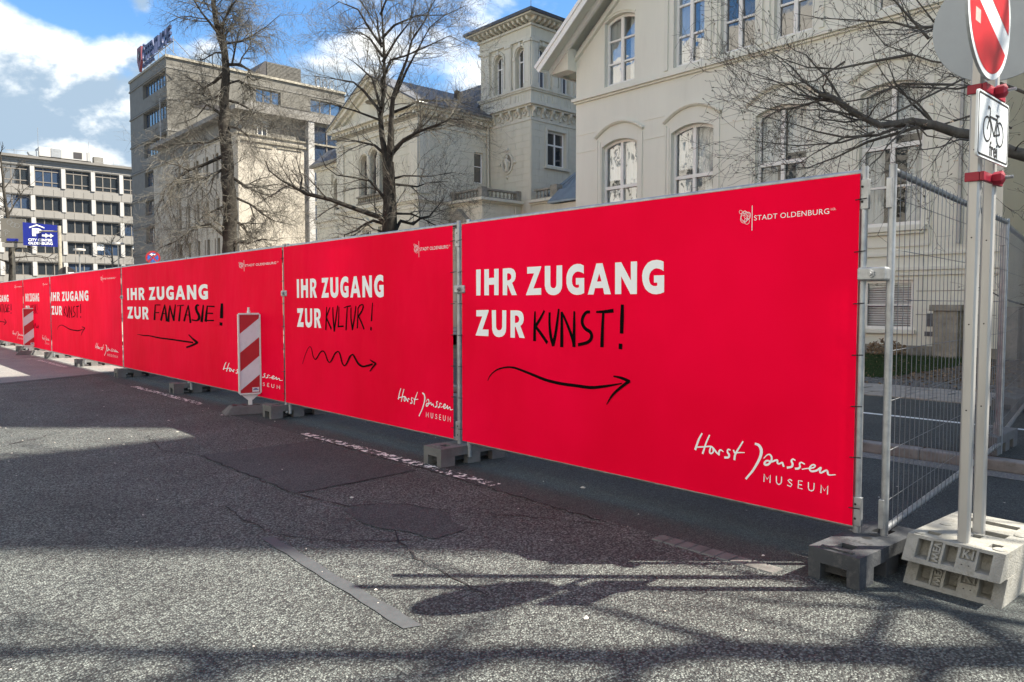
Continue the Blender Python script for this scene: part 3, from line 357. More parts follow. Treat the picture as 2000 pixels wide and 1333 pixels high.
SIGNATURE = [[(2.4838,0.3856,0.01),(2.4797,0.3787,0.0106),(2.4737,0.369,0.0115),(2.4671,0.3575,0.0124),(2.461,0.3453,0.0132),(2.4552,0.3313,0.0138),(2.4494,0.3153,0.0144),(2.4441,0.3002,0.015),(2.4401,0.2889,0.0154),(2.4378,0.2826,0.0158),(2.4367,0.2797,0.016),(2.4363,0.2786,0.0162),(2.4359,0.2776,0.0164)],[(2.5397,0.3823,0.01),(2.5353,0.3731,0.0102),(2.5289,0.3598,0.0105),(2.5221,0.3451,0.0108),(2.5163,0.3317,0.0111),(2.5119,0.3198,0.0114),(2.5082,0.308,0.0117),(2.5048,0.297,0.0119),(2.5017,0.2872,0.0122),(2.4987,0.2784,0.0125),(2.4958,0.2704,0.0128),(2.4935,0.2638,0.013),(2.4918,0.2591,0.0132)],[(2.4382,0.2913,0.0093),(2.4479,0.293,0.0094),(2.4619,0.2953,0.0095),(2.4776,0.298,0.0096),(2.4924,0.3007,0.0097),(2.5068,0.3038,0.0098),(2.5217,0.3072,0.0099),(2.5355,0.3102,0.01),(2.5468,0.3117,0.0102),(2.5546,0.3114,0.0106),(2.5598,0.3098,0.0111),(2.5638,0.3074,0.0116),(2.5679,0.3047,0.0119),(2.5721,0.3015,0.0121),(2.5759,0.2976,0.0121),(2.5795,0.2935,0.0121),(2.5831,0.2896,0.0121),(2.5869,0.286,0.0121),(2.5907,0.2823,0.012),(2.5944,0.279,0.012),(2.5981,0.2761,0.0119),(2.6019,0.2738,0.0118),(2.6059,0.2719,0.0118),(2.6094,0.2704,0.0117),(2.6118,0.2693,0.0117)],[(2.5529,0.3104,0.01),(2.5511,0.3062,0.0102),(2.5485,0.3002,0.0104),(2.546,0.2937,0.0106),(2.5442,0.2881,0.0109),(2.5434,0.2834,0.0113),(2.5431,0.2791,0.0117),(2.5434,0.2753,0.012),(2.5444,0.2723,0.0121),(2.5463,0.2699,0.0117),(2.5489,0.2681,0.0111),(2.5521,0.2672,0.0104),(2.5553,0.2676,0.01),(2.5591,0.2696,0.01),(2.5635,0.273,0.0102),(2.5675,0.2771,0.0104),(2.5701,0.2814,0.0106),(2.5707,0.2864,0.0106),(2.57,0.2921,0.0106),(2.5688,0.2973,0.0106),(2.568,0.301,0.0106)],[(2.6118,0.2693,0.0133),(2.6117,0.2733,0.013),(2.6115,0.2791,0.0127),(2.6117,0.2853,0.0122),(2.6127,0.2903,0.0117),(2.6147,0.2941,0.0111),(2.6174,0.2975,0.0103),(2.6207,0.2999,0.0096),(2.6243,0.3009,0.0088),(2.6287,0.2998,0.008),(2.6339,0.2971,0.0071),(2.6387,0.2941,0.0063),(2.642,0.292,0.0058)],[(2.6893,0.3093,0.0094),(2.6864,0.31,0.0094),(2.6823,0.3111,0.0095),(2.678,0.3117,0.0096),(2.6748,0.3108,0.0099),(2.6728,0.3078,0.0105),(2.6713,0.3034,0.0113),(2.6707,0.2984,0.0121),(2.6711,0.2938,0.0128),(2.6734,0.2897,0.0133),(2.6771,0.2856,0.0136),(2.6808,0.2815,0.0138),(2.6829,0.2774,0.0139),(2.6832,0.273,0.0137),(2.6824,0.2685,0.0133),(2.6805,0.2644,0.0129),(2.6774,0.2611,0.0127),(2.6721,0.259,0.0129),(2.6649,0.2577,0.0133),(2.6579,0.2569,0.0138),(2.6531,0.2563,0.0141)],[(2.7761,0.3739,0.0091),(2.7725,0.3677,0.0093),(2.7673,0.3588,0.0097),(2.7615,0.3489,0.01),(2.7559,0.3395,0.0104),(2.7505,0.3309,0.0108),(2.7449,0.3222,0.0112),(2.7396,0.3138,0.0115),(2.735,0.3058,0.0119),(2.7312,0.2984,0.0122),(2.7278,0.2915,0.0125),(2.7251,0.2848,0.0128),(2.723,0.2784,0.0131),(2.7216,0.2717,0.0134),(2.721,0.2649,0.0137),(2.7207,0.259,0.014),(2.7205,0.2549,0.0142)],[(2.7139,0.3104,0.0103),(2.7153,0.3074,0.0104),(2.7172,0.3031,0.0106),(2.7197,0.2989,0.0108),(2.7227,0.2963,0.0107),(2.7256,0.296,0.0104),(2.7287,0.297,0.0098),(2.733,0.2987,0.0092),(2.7397,0.3004,0.0085),(2.7509,0.3022,0.0077),(2.7654,0.3043,0.0067),(2.7794,0.3063,0.0057),(2.789,0.3077,0.0051)],[(2.8605,0.372,0.0133),(2.8651,0.3713,0.0142),(2.8718,0.3703,0.0154),(2.879,0.3686,0.0167),(2.885,0.3655,0.0178),(2.8898,0.3607,0.0187),(2.8942,0.3546,0.0194),(2.8977,0.3477,0.02),(2.9,0.3402,0.0202),(2.9008,0.3323,0.0199),(2.9005,0.3236,0.0192),(2.8992,0.3145,0.0184),(2.8969,0.3049,0.0177),(2.8937,0.295,0.0171),(2.8896,0.2848,0.0165),(2.8846,0.2739,0.016),(2.8788,0.2621,0.0154),(2.8717,0.2487,0.0148),(2.8635,0.2339,0.0142),(2.855,0.2194,0.0136),(2.8471,0.2067,0.0131),(2.8398,0.1963,0.0128),(2.8328,0.1873,0.0126),(2.8261,0.1793,0.0125),(2.8202,0.1719,0.0124),(2.8148,0.1647,0.0124),(2.8098,0.1581,0.0124),(2.8057,0.1525,0.0125),(2.8028,0.1486,0.0125)],[(2.917,0.292,0.0048),(2.9211,0.2968,0.0052),(2.927,0.3039,0.0057),(2.9335,0.3111,0.0063),(2.9394,0.3163,0.007),(2.9445,0.3192,0.0078),(2.9494,0.3208,0.0087),(2.9539,0.3211,0.0095),(2.9579,0.3201,0.0103),(2.9615,0.3175,0.011),(2.9648,0.3135,0.0116),(2.9673,0.3086,0.0121),(2.9687,0.3035,0.0124),(2.9689,0.2982,0.0125),(2.9681,0.2923,0.0125),(2.9664,0.2863,0.0123),(2.9639,0.2805,0.0123),(2.9604,0.2747,0.0123),(2.9558,0.2687,0.0124),(2.9508,0.2634,0.0125),(2.9458,0.2594,0.0127),(2.9405,0.257,0.0131),(2.9346,0.2557,0.0136),(2.9294,0.2554,0.0141),(2.9256,0.2561,0.0142),(2.9236,0.258,0.0139),(2.9228,0.2612,0.0133),(2.9231,0.2648,0.0126),(2.9244,0.2683,0.0121),(2.9268,0.2719,0.0117),(2.9304,0.2758,0.0114),(2.9348,0.2794,0.0111),(2.9401,0.2817,0.0109),(2.9465,0.2821,0.0108),(2.9541,0.2812,0.0109),(2.9619,0.2802,0.011),(2.9691,0.2804,0.011),(2.9756,0.2825,0.0109),(2.9818,0.2857,0.0108),(2.9875,0.2891,0.0107),(2.9925,0.2915,0.0107),(2.9967,0.2931,0.011),(3.0003,0.2942,0.0114),(3.0032,0.2945,0.0118),(3.0054,0.2935,0.012),(3.0063,0.2904,0.0121),(3.0062,0.2858,0.012),(3.006,0.2809,0.0118),(3.0068,0.2775,0.0116),(3.0089,0.2757,0.0112),(3.0117,0.2748,0.0106),(3.0151,0.2748,0.01),(3.0187,0.2755,0.0097),(3.0231,0.2778,0.0097),(3.0281,0.2814,0.0098),(3.0329,0.2847,0.01),(3.0366,0.2862,0.0103),(3.0386,0.2851,0.0106),(3.0396,0.2823,0.011),(3.0401,0.2788,0.0113),(3.0409,0.2757,0.0116),(3.0422,0.2728,0.0118),(3.0436,0.2698,0.0119),(3.0448,0.2672,0.012),(3.0457,0.2653,0.0121)],[(3.1146,0.3116,0.0076),(3.112,0.3127,0.0078),(3.1083,0.3144,0.0081),(3.1044,0.3157,0.0084),(3.101,0.3157,0.0089),(3.0981,0.3138,0.0095),(3.0953,0.3107,0.0102),(3.0931,0.3069,0.011),(3.0922,0.3032,0.0116),(3.0933,0.2996,0.0121),(3.096,0.2957,0.0125),(3.0987,0.2917,0.0128),(3.1001,0.2876,0.013),(3.1,0.2831,0.0129),(3.0991,0.2782,0.0126),(3.0971,0.2736,0.0123),(3.0939,0.2697,0.0121),(3.0883,0.2666,0.0122),(3.0809,0.2641,0.0124),(3.0737,0.2622,0.0127),(3.0687,0.2608,0.0129)],[(3.1719,0.2982,0.0076),(3.1681,0.2997,0.0078),(3.1625,0.302,0.008),(3.1567,0.304,0.0083),(3.152,0.3046,0.0086),(3.1486,0.3033,0.0089),(3.1458,0.3008,0.0093),(3.1437,0.2977,0.0097),(3.1424,0.2944,0.0101),(3.1425,0.2909,0.0105),(3.1437,0.2871,0.0108),(3.1449,0.2832,0.0112),(3.1451,0.2795,0.0114),(3.144,0.2761,0.0115),(3.1423,0.2727,0.0115),(3.1399,0.2697,0.0115),(3.1369,0.2672,0.0116),(3.1327,0.2654,0.0119),(3.1275,0.2642,0.0123),(3.1225,0.2634,0.0127),(3.1191,0.2628,0.013)],[(3.1587,0.266,0.0058),(3.1647,0.2679,0.006),(3.1733,0.2706,0.0063),(3.183,0.2735,0.0066),(3.1919,0.2762,0.0069),(3.2003,0.2783,0.0071),(3.2088,0.2803,0.0074),(3.2167,0.2823,0.0076),(3.2232,0.2847,0.0078),(3.2282,0.2878,0.008),(3.2321,0.2913,0.0083),(3.2347,0.2948,0.0085),(3.2359,0.2976,0.0087),(3.2353,0.2998,0.0089),(3.233,0.3017,0.0091),(3.2299,0.3029,0.0092),(3.2267,0.3032,0.0093),(3.2233,0.3024,0.0093),(3.2193,0.3008,0.0092),(3.2153,0.2983,0.0092),(3.2119,0.2952,0.0093),(3.2086,0.2909,0.0096),(3.2055,0.2856,0.0101),(3.2032,0.2802,0.0106),(3.2026,0.2756,0.011),(3.2041,0.2716,0.0112),(3.2071,0.2678,0.0113),(3.2114,0.265,0.0113),(3.2164,0.2637,0.0113),(3.2228,0.2644,0.0112),(3.2305,0.2667,0.0111),(3.2383,0.2699,0.011),(3.245,0.2733,0.0109),(3.2505,0.2772,0.0108),(3.2553,0.2818,0.0107),(3.2594,0.2862,0.0106),(3.2628,0.2894,0.0105),(3.2655,0.2914,0.0104),(3.2676,0.2927,0.0104),(3.2689,0.2928,0.0104),(3.2694,0.2914,0.0103),(3.2684,0.2875,0.0102),(3.2662,0.2816,0.0101),(3.264,0.2754,0.01),(3.2632,0.2707,0.0099),(3.2638,0.2676,0.0099),(3.2653,0.2652,0.0099),(3.2678,0.2641,0.0099),(3.2714,0.2645,0.0099),(3.2769,0.2676,0.0099),(3.2841,0.2729,0.0099),(3.2913,0.2784,0.01),(3.297,0.2819,0.0101),(3.3008,0.2831,0.0104),(3.3036,0.283,0.0107),(3.3056,0.2819,0.0111),(3.3073,0.28,0.0113),(3.3084,0.2769,0.0114),(3.3089,0.2725,0.0114),(3.3094,0.2681,0.0112),(3.3105,0.2647,0.0109),(3.3121,0.2626,0.0102),(3.3138,0.2612,0.0094),(3.3165,0.2604,0.0084),(3.3208,0.2604,0.0075),(3.3281,0.2615,0.0067),(3.3376,0.2636,0.0058),(3.3468,0.2658,0.0051),(3.3531,0.2673,0.0046)]]
MUSEUM = [[(2.9211,0.1519,0.0067),(2.9219,0.1978,0.0059),(2.9411,0.1689,0.0064),(2.9612,0.1976,0.0069),(2.9599,0.1529,0.0066)],[(3.0005,0.198,0.0066),(3.0011,0.1637,0.0067),(3.007,0.154,0.0069),(3.0159,0.1507,0.0061),(3.0277,0.1577,0.0058),(3.0326,0.1693,0.0064),(3.0331,0.1988,0.0065)],[(3.097,0.1881,0.0066),(3.0853,0.1943,0.0061),(3.0733,0.1853,0.0063),(3.0836,0.176,0.0067),(3.0984,0.1656,0.0066),(3.0901,0.152,0.0059),(3.0708,0.1567,0.0065)],[(3.1602,0.196,0.0062),(3.1384,0.1964,0.0058),(3.1363,0.1518,0.0066),(3.161,0.1516,0.0062)],[(3.1378,0.1728,0.0061),(3.1572,0.1734,0.0061)],[(3.1974,0.1955,0.0061),(3.1976,0.1632,0.0063),(3.2031,0.1533,0.0065),(3.2139,0.1496,0.006),(3.2263,0.1553,0.0055),(3.2305,0.1645,0.006),(3.2313,0.1964,0.006)],[(3.2714,0.1501,0.006),(3.2729,0.195,0.0055),(3.291,0.165,0.006),(3.3105,0.1967,0.0063),(3.3092,0.1489,0.0059)]]
CREST = [[(2.7491,1.7785,0.0024),(2.7481,1.7738,0.0024),(2.7452,1.7703,0.0024),(2.7409,1.7685,0.0022),(2.7362,1.7689,0.0021),(2.7318,1.7715,0.0021),(2.7288,1.7755,0.0023),(2.7277,1.7804,0.0024),(2.7286,1.7851,0.0025),(2.7316,1.7886,0.0024),(2.7358,1.7904,0.0022),(2.7406,1.7899,0.0021),(2.7449,1.7874,0.0021),(2.7479,1.7833,0.0023),(2.7491,1.7785,0.0023)],[(2.7761,1.7733,0.0024),(2.7752,1.769,0.0024),(2.7725,1.7657,0.0024),(2.7686,1.7641,0.0022),(2.7642,1.7645,0.0021),(2.7602,1.7668,0.0021),(2.7574,1.7706,0.0023),(2.7563,1.7751,0.0024),(2.7573,1.7794,0.0024),(2.7599,1.7827,0.0024),(2.7639,1.7843,0.0022),(2.7682,1.7839,0.0021),(2.7722,1.7816,0.0021),(2.775,1.7778,0.0023),(2.7761,1.7733,0.0023)],[(2.7853,1.7414,0.0024),(2.7831,1.7311,0.0024),(2.7768,1.7232,0.0023),(2.7675,1.7193,0.0022),(2.757,1.7202,0.0021),(2.7474,1.7256,0.0021),(2.7407,1.7346,0.0023),(2.7382,1.7454,0.0024),(2.7404,1.7557,0.0024),(2.7468,1.7636,0.0024),(2.7562,1.7675,0.0022),(2.7666,1.7665,0.0021),(2.7761,1.761,0.0021),(2.7828,1.7521,0.0022),(2.7853,1.7414,0.0023)],[(2.7975,1.7478,0.0024),(2.795,1.7354,0.0024),(2.7873,1.7258,0.0023),(2.7761,1.7211,0.0022),(2.7634,1.7222,0.0021),(2.7519,1.7288,0.0021),(2.7438,1.7397,0.0023),(2.7407,1.7527,0.0024),(2.7434,1.7652,0.0024),(2.7511,1.7747,0.0024),(2.7625,1.7793,0.0022),(2.7751,1.7782,0.0021),(2.7865,1.7715,0.0021),(2.7945,1.7607,0.0022),(2.7975,1.7478,0.0023)],[(2.805,1.7505,0.0024),(2.803,1.7409,0.0024),(2.7971,1.7336,0.0023),(2.7884,1.73,0.0022),(2.7787,1.7308,0.0021),(2.7698,1.7359,0.0021),(2.7636,1.7443,0.0023),(2.7613,1.7543,0.0024),(2.7633,1.7639,0.0024),(2.7692,1.7713,0.0024),(2.7779,1.7748,0.0022),(2.7877,1.774,0.0021),(2.7965,1.7688,0.0021),(2.8027,1.7605,0.0022),(2.805,1.7505,0.0023)],[(2.7828,1.7321,0.0024),(2.7807,1.7222,0.0024),(2.7746,1.7145,0.0023),(2.7655,1.7107,0.0022),(2.7554,1.7115,0.0021),(2.7462,1.7168,0.0021),(2.7397,1.7255,0.0023),(2.7372,1.7359,0.0024),(2.7393,1.746,0.0024),(2.7455,1.7536,0.0024),(2.7546,1.7573,0.0022),(2.7648,1.7565,0.0021),(2.7739,1.7511,0.0021),(2.7804,1.7425,0.0023),(2.7828,1.7321,0.0023)],[(2.7992,1.7189,0.0024),(2.7975,1.711,0.0024),(2.7926,1.7049,0.0023),(2.7855,1.7019,0.0022),(2.7774,1.7025,0.0021),(2.7701,1.7067,0.0021),(2.7649,1.7136,0.0023),(2.7629,1.7219,0.0024),(2.7646,1.7299,0.0024),(2.7695,1.736,0.0024),(2.7768,1.739,0.0022),(2.7848,1.7383,0.0021),(2.7921,1.7341,0.0021),(2.7972,1.7272,0.0022),(2.7992,1.7189,0.0023)],[(2.8056,1.7599,0.0024),(2.8045,1.7546,0.0024),(2.8012,1.7506,0.0023),(2.7965,1.7486,0.0022),(2.7911,1.749,0.0021),(2.7862,1.7519,0.0021),(2.7828,1.7565,0.0022),(2.7815,1.762,0.0024),(2.7826,1.7673,0.0024),(2.7859,1.7713,0.0023),(2.7907,1.7733,0.0022),(2.796,1.7728,0.0021),(2.8009,1.77,0.0021),(2.8043,1.7654,0.0022),(2.8056,1.7599,0.0023)],[(2.8144,1.8102,0.0042),(2.8151,1.6637,0.0042)]]
STADT_BOX = [(2.8278,1.7257),(3.2856,1.7249),(2.8272,1.7559),(3.2947,1.7414),(3.323,1.7409),(3.2944,1.7544)]
T1 = ((11.989,30.354),[[(-0.0,0.71,0.3564),(-0.021,2.133,0.3249),(-0.021,3.599,0.2935),(0.021,5.483,0.283),(-0.021,6.949,0.2515),(-0.105,8.205,0.2306),(-0.126,9.67,0.1887),(-0.021,10.717,0.1572),(-0.063,11.555,0.1363),(-0.314,12.392,0.1153),(-0.482,13.439,0.0943),(-0.398,14.695,0.0629),(-0.231,16.37,0.0314)],[(-0.105,11.659,0.0734),(-0.189,12.601,0.0594),(-0.084,13.229,0.0454),(0.231,14.067,0.0314)],[(-0.231,12.183,0.0629),(-0.755,12.915,0.0524),(-1.069,13.543,0.0419),(-1.384,14.067,0.0314)],[(-0.063,11.513,0.0629),(-0.482,11.596,0.0489),(-1.174,11.387,0.0349),(-1.698,11.513,0.021)],[(-0.021,11.052,0.0838),(0.503,11.094,0.0755),(0.859,10.885,0.0671),(0.713,10.717,0.0587),(0.964,10.508,0.0503),(1.279,10.654,0.0419)],[(0.231,11.094,0.0524),(0.44,11.764,0.0419),(0.608,12.287,0.0314),(1.027,12.706,0.021)],[(-0.105,10.717,0.0943),(-0.545,10.403,0.0786),(-1.069,10.194,0.0629),(-1.384,10.508,0.0472),(-2.222,10.612,0.0314)],[(-0.126,9.88,0.0734),(-0.755,9.712,0.0594),(-1.174,9.984,0.0454),(-1.908,10.089,0.0314)],[(-0.126,9.0,0.0838),(-0.65,9.356,0.0707),(-0.964,9.566,0.0576),(-1.488,9.147,0.0445),(-2.222,8.937,0.0314)],[(-0.105,8.247,0.0734),(-0.65,7.891,0.0594),(-1.384,7.786,0.0454),(-2.117,7.577,0.0314)],[(-0.063,7.472,0.0943),(-0.755,7.053,0.0838),(-1.384,6.739,0.0734),(-1.803,6.32,0.0629),(-2.159,5.944,0.0524),(-2.222,5.483,0.0419),(-2.432,4.855,0.0314)],[(-0.021,6.949,0.0838),(-0.65,6.53,0.0664),(-1.279,6.216,0.0489),(-1.698,6.111,0.0314)],[(-0.084,8.623,0.0734),(0.503,8.456,0.0603),(1.027,8.1,0.0472),(1.446,7.577,0.0341),(1.761,6.949,0.021)],[(-0.105,9.67,0.0734),(0.398,9.566,0.065),(0.818,9.356,0.0566),(1.027,8.833,0.0482),(1.446,8.623,0.0398),(1.97,8.833,0.0314)],[(0.021,6.635,0.0838),(0.608,6.216,0.0699),(1.237,5.944,0.0559),(1.866,6.006,0.0419)],[(0.021,4.017,0.0838),(0.818,3.85,0.0664),(1.446,4.017,0.0489),(2.285,3.913,0.0314)],[(0.021,4.855,0.0838),(0.503,4.646,0.0699),(0.608,4.227,0.0559),(1.027,4.017,0.0419)],[(-0.042,4.017,0.0838),(-0.65,4.646,0.0707),(-1.174,4.436,0.0576),(-1.908,3.808,0.0445),(-2.327,3.599,0.0314)],[(-0.105,10.256,0.0629),(0.398,10.508,0.0489),(1.132,10.089,0.0349),(1.761,9.67,0.021)],[(-0.105,11.869,0.0629),(0.608,12.078,0.0489),(1.446,12.811,0.0349),(1.97,13.439,0.021)],[(-0.293,12.392,0.0629),(0.398,13.229,0.0489),(1.027,13.753,0.0349),(1.446,14.486,0.021)],[(-0.021,5.483,0.0734),(-0.65,5.274,0.0594),(-1.279,5.064,0.0454),(-1.803,4.646,0.0314)],[(-0.021,5.902,0.0734),(0.818,5.483,0.0559),(1.656,4.855,0.0384),(2.599,4.646,0.021)]])
T2 = ((11.966,18.481),[[(-0.0,1.034,0.2685),(-0.0,2.523,0.2386),(-0.0,3.491,0.2237),(0.015,4.311,0.1939),(-0.0,4.907,0.179),(-0.03,5.502,0.1715)],[(-0.06,5.428,0.1119),(-0.149,5.949,0.1044),(-0.209,6.247,0.1044),(-0.254,6.843,0.0969),(-0.179,7.439,0.0895),(-0.149,8.035,0.082),(-0.164,8.779,0.0746),(-0.209,9.524,0.0597),(-0.254,10.269,0.0522),(-0.298,11.163,0.0373)],[(-0.0,5.473,0.1119),(0.045,6.024,0.1044),(0.089,6.694,0.0969),(0.149,7.29,0.0895),(0.343,7.811,0.0746),(0.567,8.333,0.0597),(0.716,8.854,0.0522),(1.089,9.375,0.0447),(1.312,9.822,0.0373),(1.611,10.269,0.0298)],[(-0.03,3.834,0.0969),(-0.328,3.938,0.0932),(-0.925,4.132,0.0895),(-1.596,4.37,0.0858),(-2.222,4.504,0.082),(-2.565,4.698,0.0708),(-2.849,4.847,0.0597),(-3.162,5.1,0.0485),(-3.236,5.353,0.0373)],[(-2.565,4.698,0.0447),(-2.535,5.056,0.0373),(-2.64,5.353,0.0298),(-2.744,5.726,0.0224)],[(-0.089,3.715,0.0597),(-0.507,3.849,0.0552),(-0.776,3.76,0.0507),(-1.119,3.566,0.0462),(-1.447,3.477,0.0418),(-1.476,3.298,0.0373)],[(-0.06,3.268,0.0597),(-0.224,3.506,0.0522),(-0.433,3.566,0.0447),(-0.626,3.745,0.0373)],[(0.045,3.417,0.082),(0.164,3.596,0.0755),(0.283,3.849,0.069),(0.626,3.774,0.0625),(0.82,3.968,0.0559),(1.074,4.043,0.0494),(1.223,4.251,0.0429),(1.387,4.475,0.0364),(1.476,4.638,0.0298)],[(-0.0,4.013,0.0597),(0.119,4.043,0.0522),(0.597,4.058,0.0447),(0.91,3.938,0.0373),(1.536,3.64,0.0298)],[(0.015,4.981,0.0597),(0.164,5.041,0.0503),(0.447,5.1,0.041),(1.223,5.056,0.0317),(1.834,5.13,0.0224)],[(0.015,4.817,0.0597),(0.194,4.877,0.0503),(0.79,4.832,0.041),(1.074,4.951,0.0317),(1.685,5.026,0.0224)],[(-0.0,5.726,0.0746),(0.283,6.098,0.0634),(0.761,6.411,0.0522),(0.999,6.888,0.041),(1.312,7.066,0.0298)],[(0.03,5.681,0.0746),(0.477,6.098,0.0659),(0.85,6.262,0.0572),(1.536,6.441,0.0485),(1.849,6.545,0.0398),(2.327,6.471,0.0311),(2.804,6.232,0.0224)],[(0.761,6.411,0.0447),(1.387,6.5,0.0298),(2.058,6.694,0.0149)],[(0.015,4.236,0.0597),(-0.254,4.638,0.0534),(-0.522,4.936,0.0472),(-0.969,5.011,0.041),(-1.402,5.056,0.0348),(-1.685,5.264,0.0286),(-1.82,5.651,0.0224)],[(-0.089,5.711,0.0597),(-0.433,6.009,0.0503),(-0.969,6.158,0.041),(-1.163,6.202,0.0317),(-1.655,6.351,0.0224)],[(-0.209,6.917,0.0597),(-0.746,7.588,0.0503),(-1.074,7.886,0.041),(-1.67,8.035,0.0317),(-2.342,8.184,0.0224)],[(-0.224,7.066,0.0522),(-0.552,8.035,0.0429),(-0.925,8.407,0.0336),(-1.193,8.66,0.0242),(-1.521,8.899,0.0149)],[(-0.164,8.511,0.0522),(-0.597,9.152,0.0398),(-0.925,9.42,0.0273),(-1.521,9.524,0.0149)],[(-0.194,8.854,0.0447),(-0.373,9.748,0.0336),(-0.597,10.418,0.0224)],[(-0.179,7.811,0.0522),(0.119,8.303,0.0447),(0.567,8.333,0.0373),(1.268,8.482,0.0298),(1.864,8.63,0.0224),(2.506,8.184,0.0149)],[(0.149,7.29,0.0522),(0.567,8.035,0.0447),(0.82,8.407,0.0373),(1.268,9.077,0.0298),(1.76,9.375,0.0224)],[(-0.164,8.333,0.0522),(0.268,8.928,0.0423),(0.671,9.345,0.0323),(0.94,10.269,0.0224)],[(-0.179,9.003,0.0522),(0.194,9.345,0.0429),(0.865,9.569,0.0336),(1.685,9.524,0.0242),(2.282,9.748,0.0149)],[(-0.209,9.673,0.0447),(0.045,10.12,0.0336),(0.418,10.567,0.0224)],[(-0.224,6.694,0.0447),(-0.925,6.917,0.0348),(-1.596,7.066,0.0249),(-2.267,6.917,0.0149)],[(0.119,6.917,0.0522),(0.865,7.364,0.0398),(1.76,7.439,0.0273),(2.506,7.29,0.0149)],[(-0.179,8.779,0.0447),(-0.925,9.971,0.0348),(-1.521,10.269,0.0249),(-1.969,10.046,0.0149)]])
MG = ((9.511,1.784),[[(0.026,1.283,0.1058),(0.0,1.917,0.1005),(-0.079,2.446,0.09),(-0.344,2.816,0.0688),(-0.566,2.932,0.0635),(-0.741,2.974,0.0582),(-1.074,3.133,0.0529),(-1.297,3.165,0.0503),(-1.535,3.244,0.045),(-1.773,3.281,0.0397),(-2.09,3.239,0.0344),(-2.329,3.355,0.0318),(-2.567,3.513,0.0291),(-2.715,3.561,0.0265)],[(-1.773,3.265,0.0212),(-2.09,3.154,0.0185),(-2.408,3.143,0.0159),(-2.678,3.212,0.0132),(-2.884,3.291,0.0106),(-3.202,3.387,0.0079),(-3.387,3.476,0.0053)],[(-1.693,3.228,0.0212),(-2.143,3.106,0.0179),(-2.408,2.974,0.0146),(-2.673,2.879,0.0112),(-2.937,2.879,0.0079)],[(-2.143,3.175,0.0159),(-2.461,3.08,0.0132),(-2.884,3.064,0.0106),(-3.255,3.122,0.0079),(-3.519,3.175,0.0053)],[(-0.026,2.34,0.0794),(-0.238,3.239,0.0635),(-0.556,3.926,0.0476),(-0.926,4.243,0.037),(-1.344,4.232,0.0318),(-1.614,4.1,0.0265),(-1.773,3.957,0.0212),(-1.963,3.979,0.0185),(-2.186,4.179,0.0159),(-2.344,4.354,0.0106)],[(-1.773,3.957,0.0185),(-2.143,3.915,0.0163),(-2.461,3.873,0.0141),(-2.725,3.915,0.0119),(-2.964,4.031,0.0097),(-3.149,4.137,0.0075),(-3.308,4.322,0.0053)],[(-0.926,4.232,0.0265),(-1.376,4.275,0.0234),(-1.678,4.285,0.0203),(-1.852,4.354,0.0172),(-2.249,4.417,0.0141),(-2.567,4.465,0.011),(-2.805,4.534,0.0079)],[(-0.741,3.212,0.0132),(-1.069,3.376,0.0159),(-1.297,3.307,0.0185),(-1.535,3.244,0.0212)],[(-2.09,3.291,0.0132),(-1.72,3.476,0.0146),(-1.349,3.661,0.0159),(-1.032,3.82,0.0172),(-0.767,4.084,0.0185)],[(-1.678,3.212,0.0106),(-1.614,3.133,0.0093),(-1.376,3.08,0.0079),(-1.244,2.974,0.0066),(-1.111,2.958,0.0053)],[(-1.709,3.207,0.0106),(-1.693,3.038,0.0088),(-1.773,2.879,0.0071),(-1.879,2.736,0.0053)],[(-2.249,3.318,0.0159),(-2.567,3.424,0.0132),(-2.884,3.714,0.0106),(-3.202,3.82,0.0079),(-3.413,3.926,0.0053)],[(-1.614,4.111,0.0185),(-2.037,4.454,0.0132),(-2.408,4.666,0.0079)],[(-1.297,3.175,0.0106),(-1.508,2.974,0.0079),(-1.667,2.763,0.0053)],[(-1.349,3.651,0.0159),(-1.826,3.688,0.0138),(-2.143,3.556,0.0116),(-2.567,3.503,0.0095),(-2.937,3.529,0.0074),(-3.255,3.582,0.0053)],[(-2.461,3.883,0.0132),(-2.725,3.714,0.0106),(-3.043,3.688,0.0079),(-3.334,3.767,0.0053)],[(-1.085,3.82,0.0159),(-1.508,3.926,0.0132),(-1.932,4.137,0.0106),(-2.196,4.613,0.0079)],[(-2.408,3.143,0.0132),(-2.725,2.974,0.0093),(-2.99,2.789,0.0053)],[(-0.238,3.239,0.0238),(-0.503,3.609,0.0215),(-0.767,3.767,0.0193),(-1.085,3.714,0.017),(-1.455,3.767,0.0147),(-1.826,3.82,0.0125),(-2.196,3.714,0.0102),(-2.567,3.688,0.0079)]])
SM = ((7.752,52.443),[[(0.0,1.241,0.1512),(-0.03,3.053,0.1382),(-0.03,4.261,0.1253),(-0.091,5.167,0.1123),(-0.151,6.677,0.0929),(-0.333,8.187,0.0713),(-0.393,9.396,0.0562),(-0.454,10.302,0.0302)],[(-0.091,5.771,0.0756),(-0.605,6.224,0.0529),(-1.21,6.526,0.0302)],[(-0.06,4.865,0.0605),(0.756,5.62,0.0454),(1.663,5.922,0.0302)],[(-0.151,6.526,0.0605),(0.151,7.281,0.0454),(0.605,8.187,0.0302),(1.361,8.943,0.0151)],[(-0.03,4.11,0.0605),(0.907,4.261,0.0454),(1.966,4.11,0.0302)],[(-0.03,3.808,0.0756),(-0.756,4.11,0.0529),(-1.361,4.261,0.0302)],[(-0.03,4.412,0.0605),(1.058,4.865,0.0454),(2.268,4.926,0.0302)],[(-0.333,8.127,0.0454),(0.0,8.943,0.0302),(0.091,9.849,0.0151)],[(-0.212,7.281,0.0454),(-0.756,8.187,0.0302),(-0.998,9.396,0.0151)]])
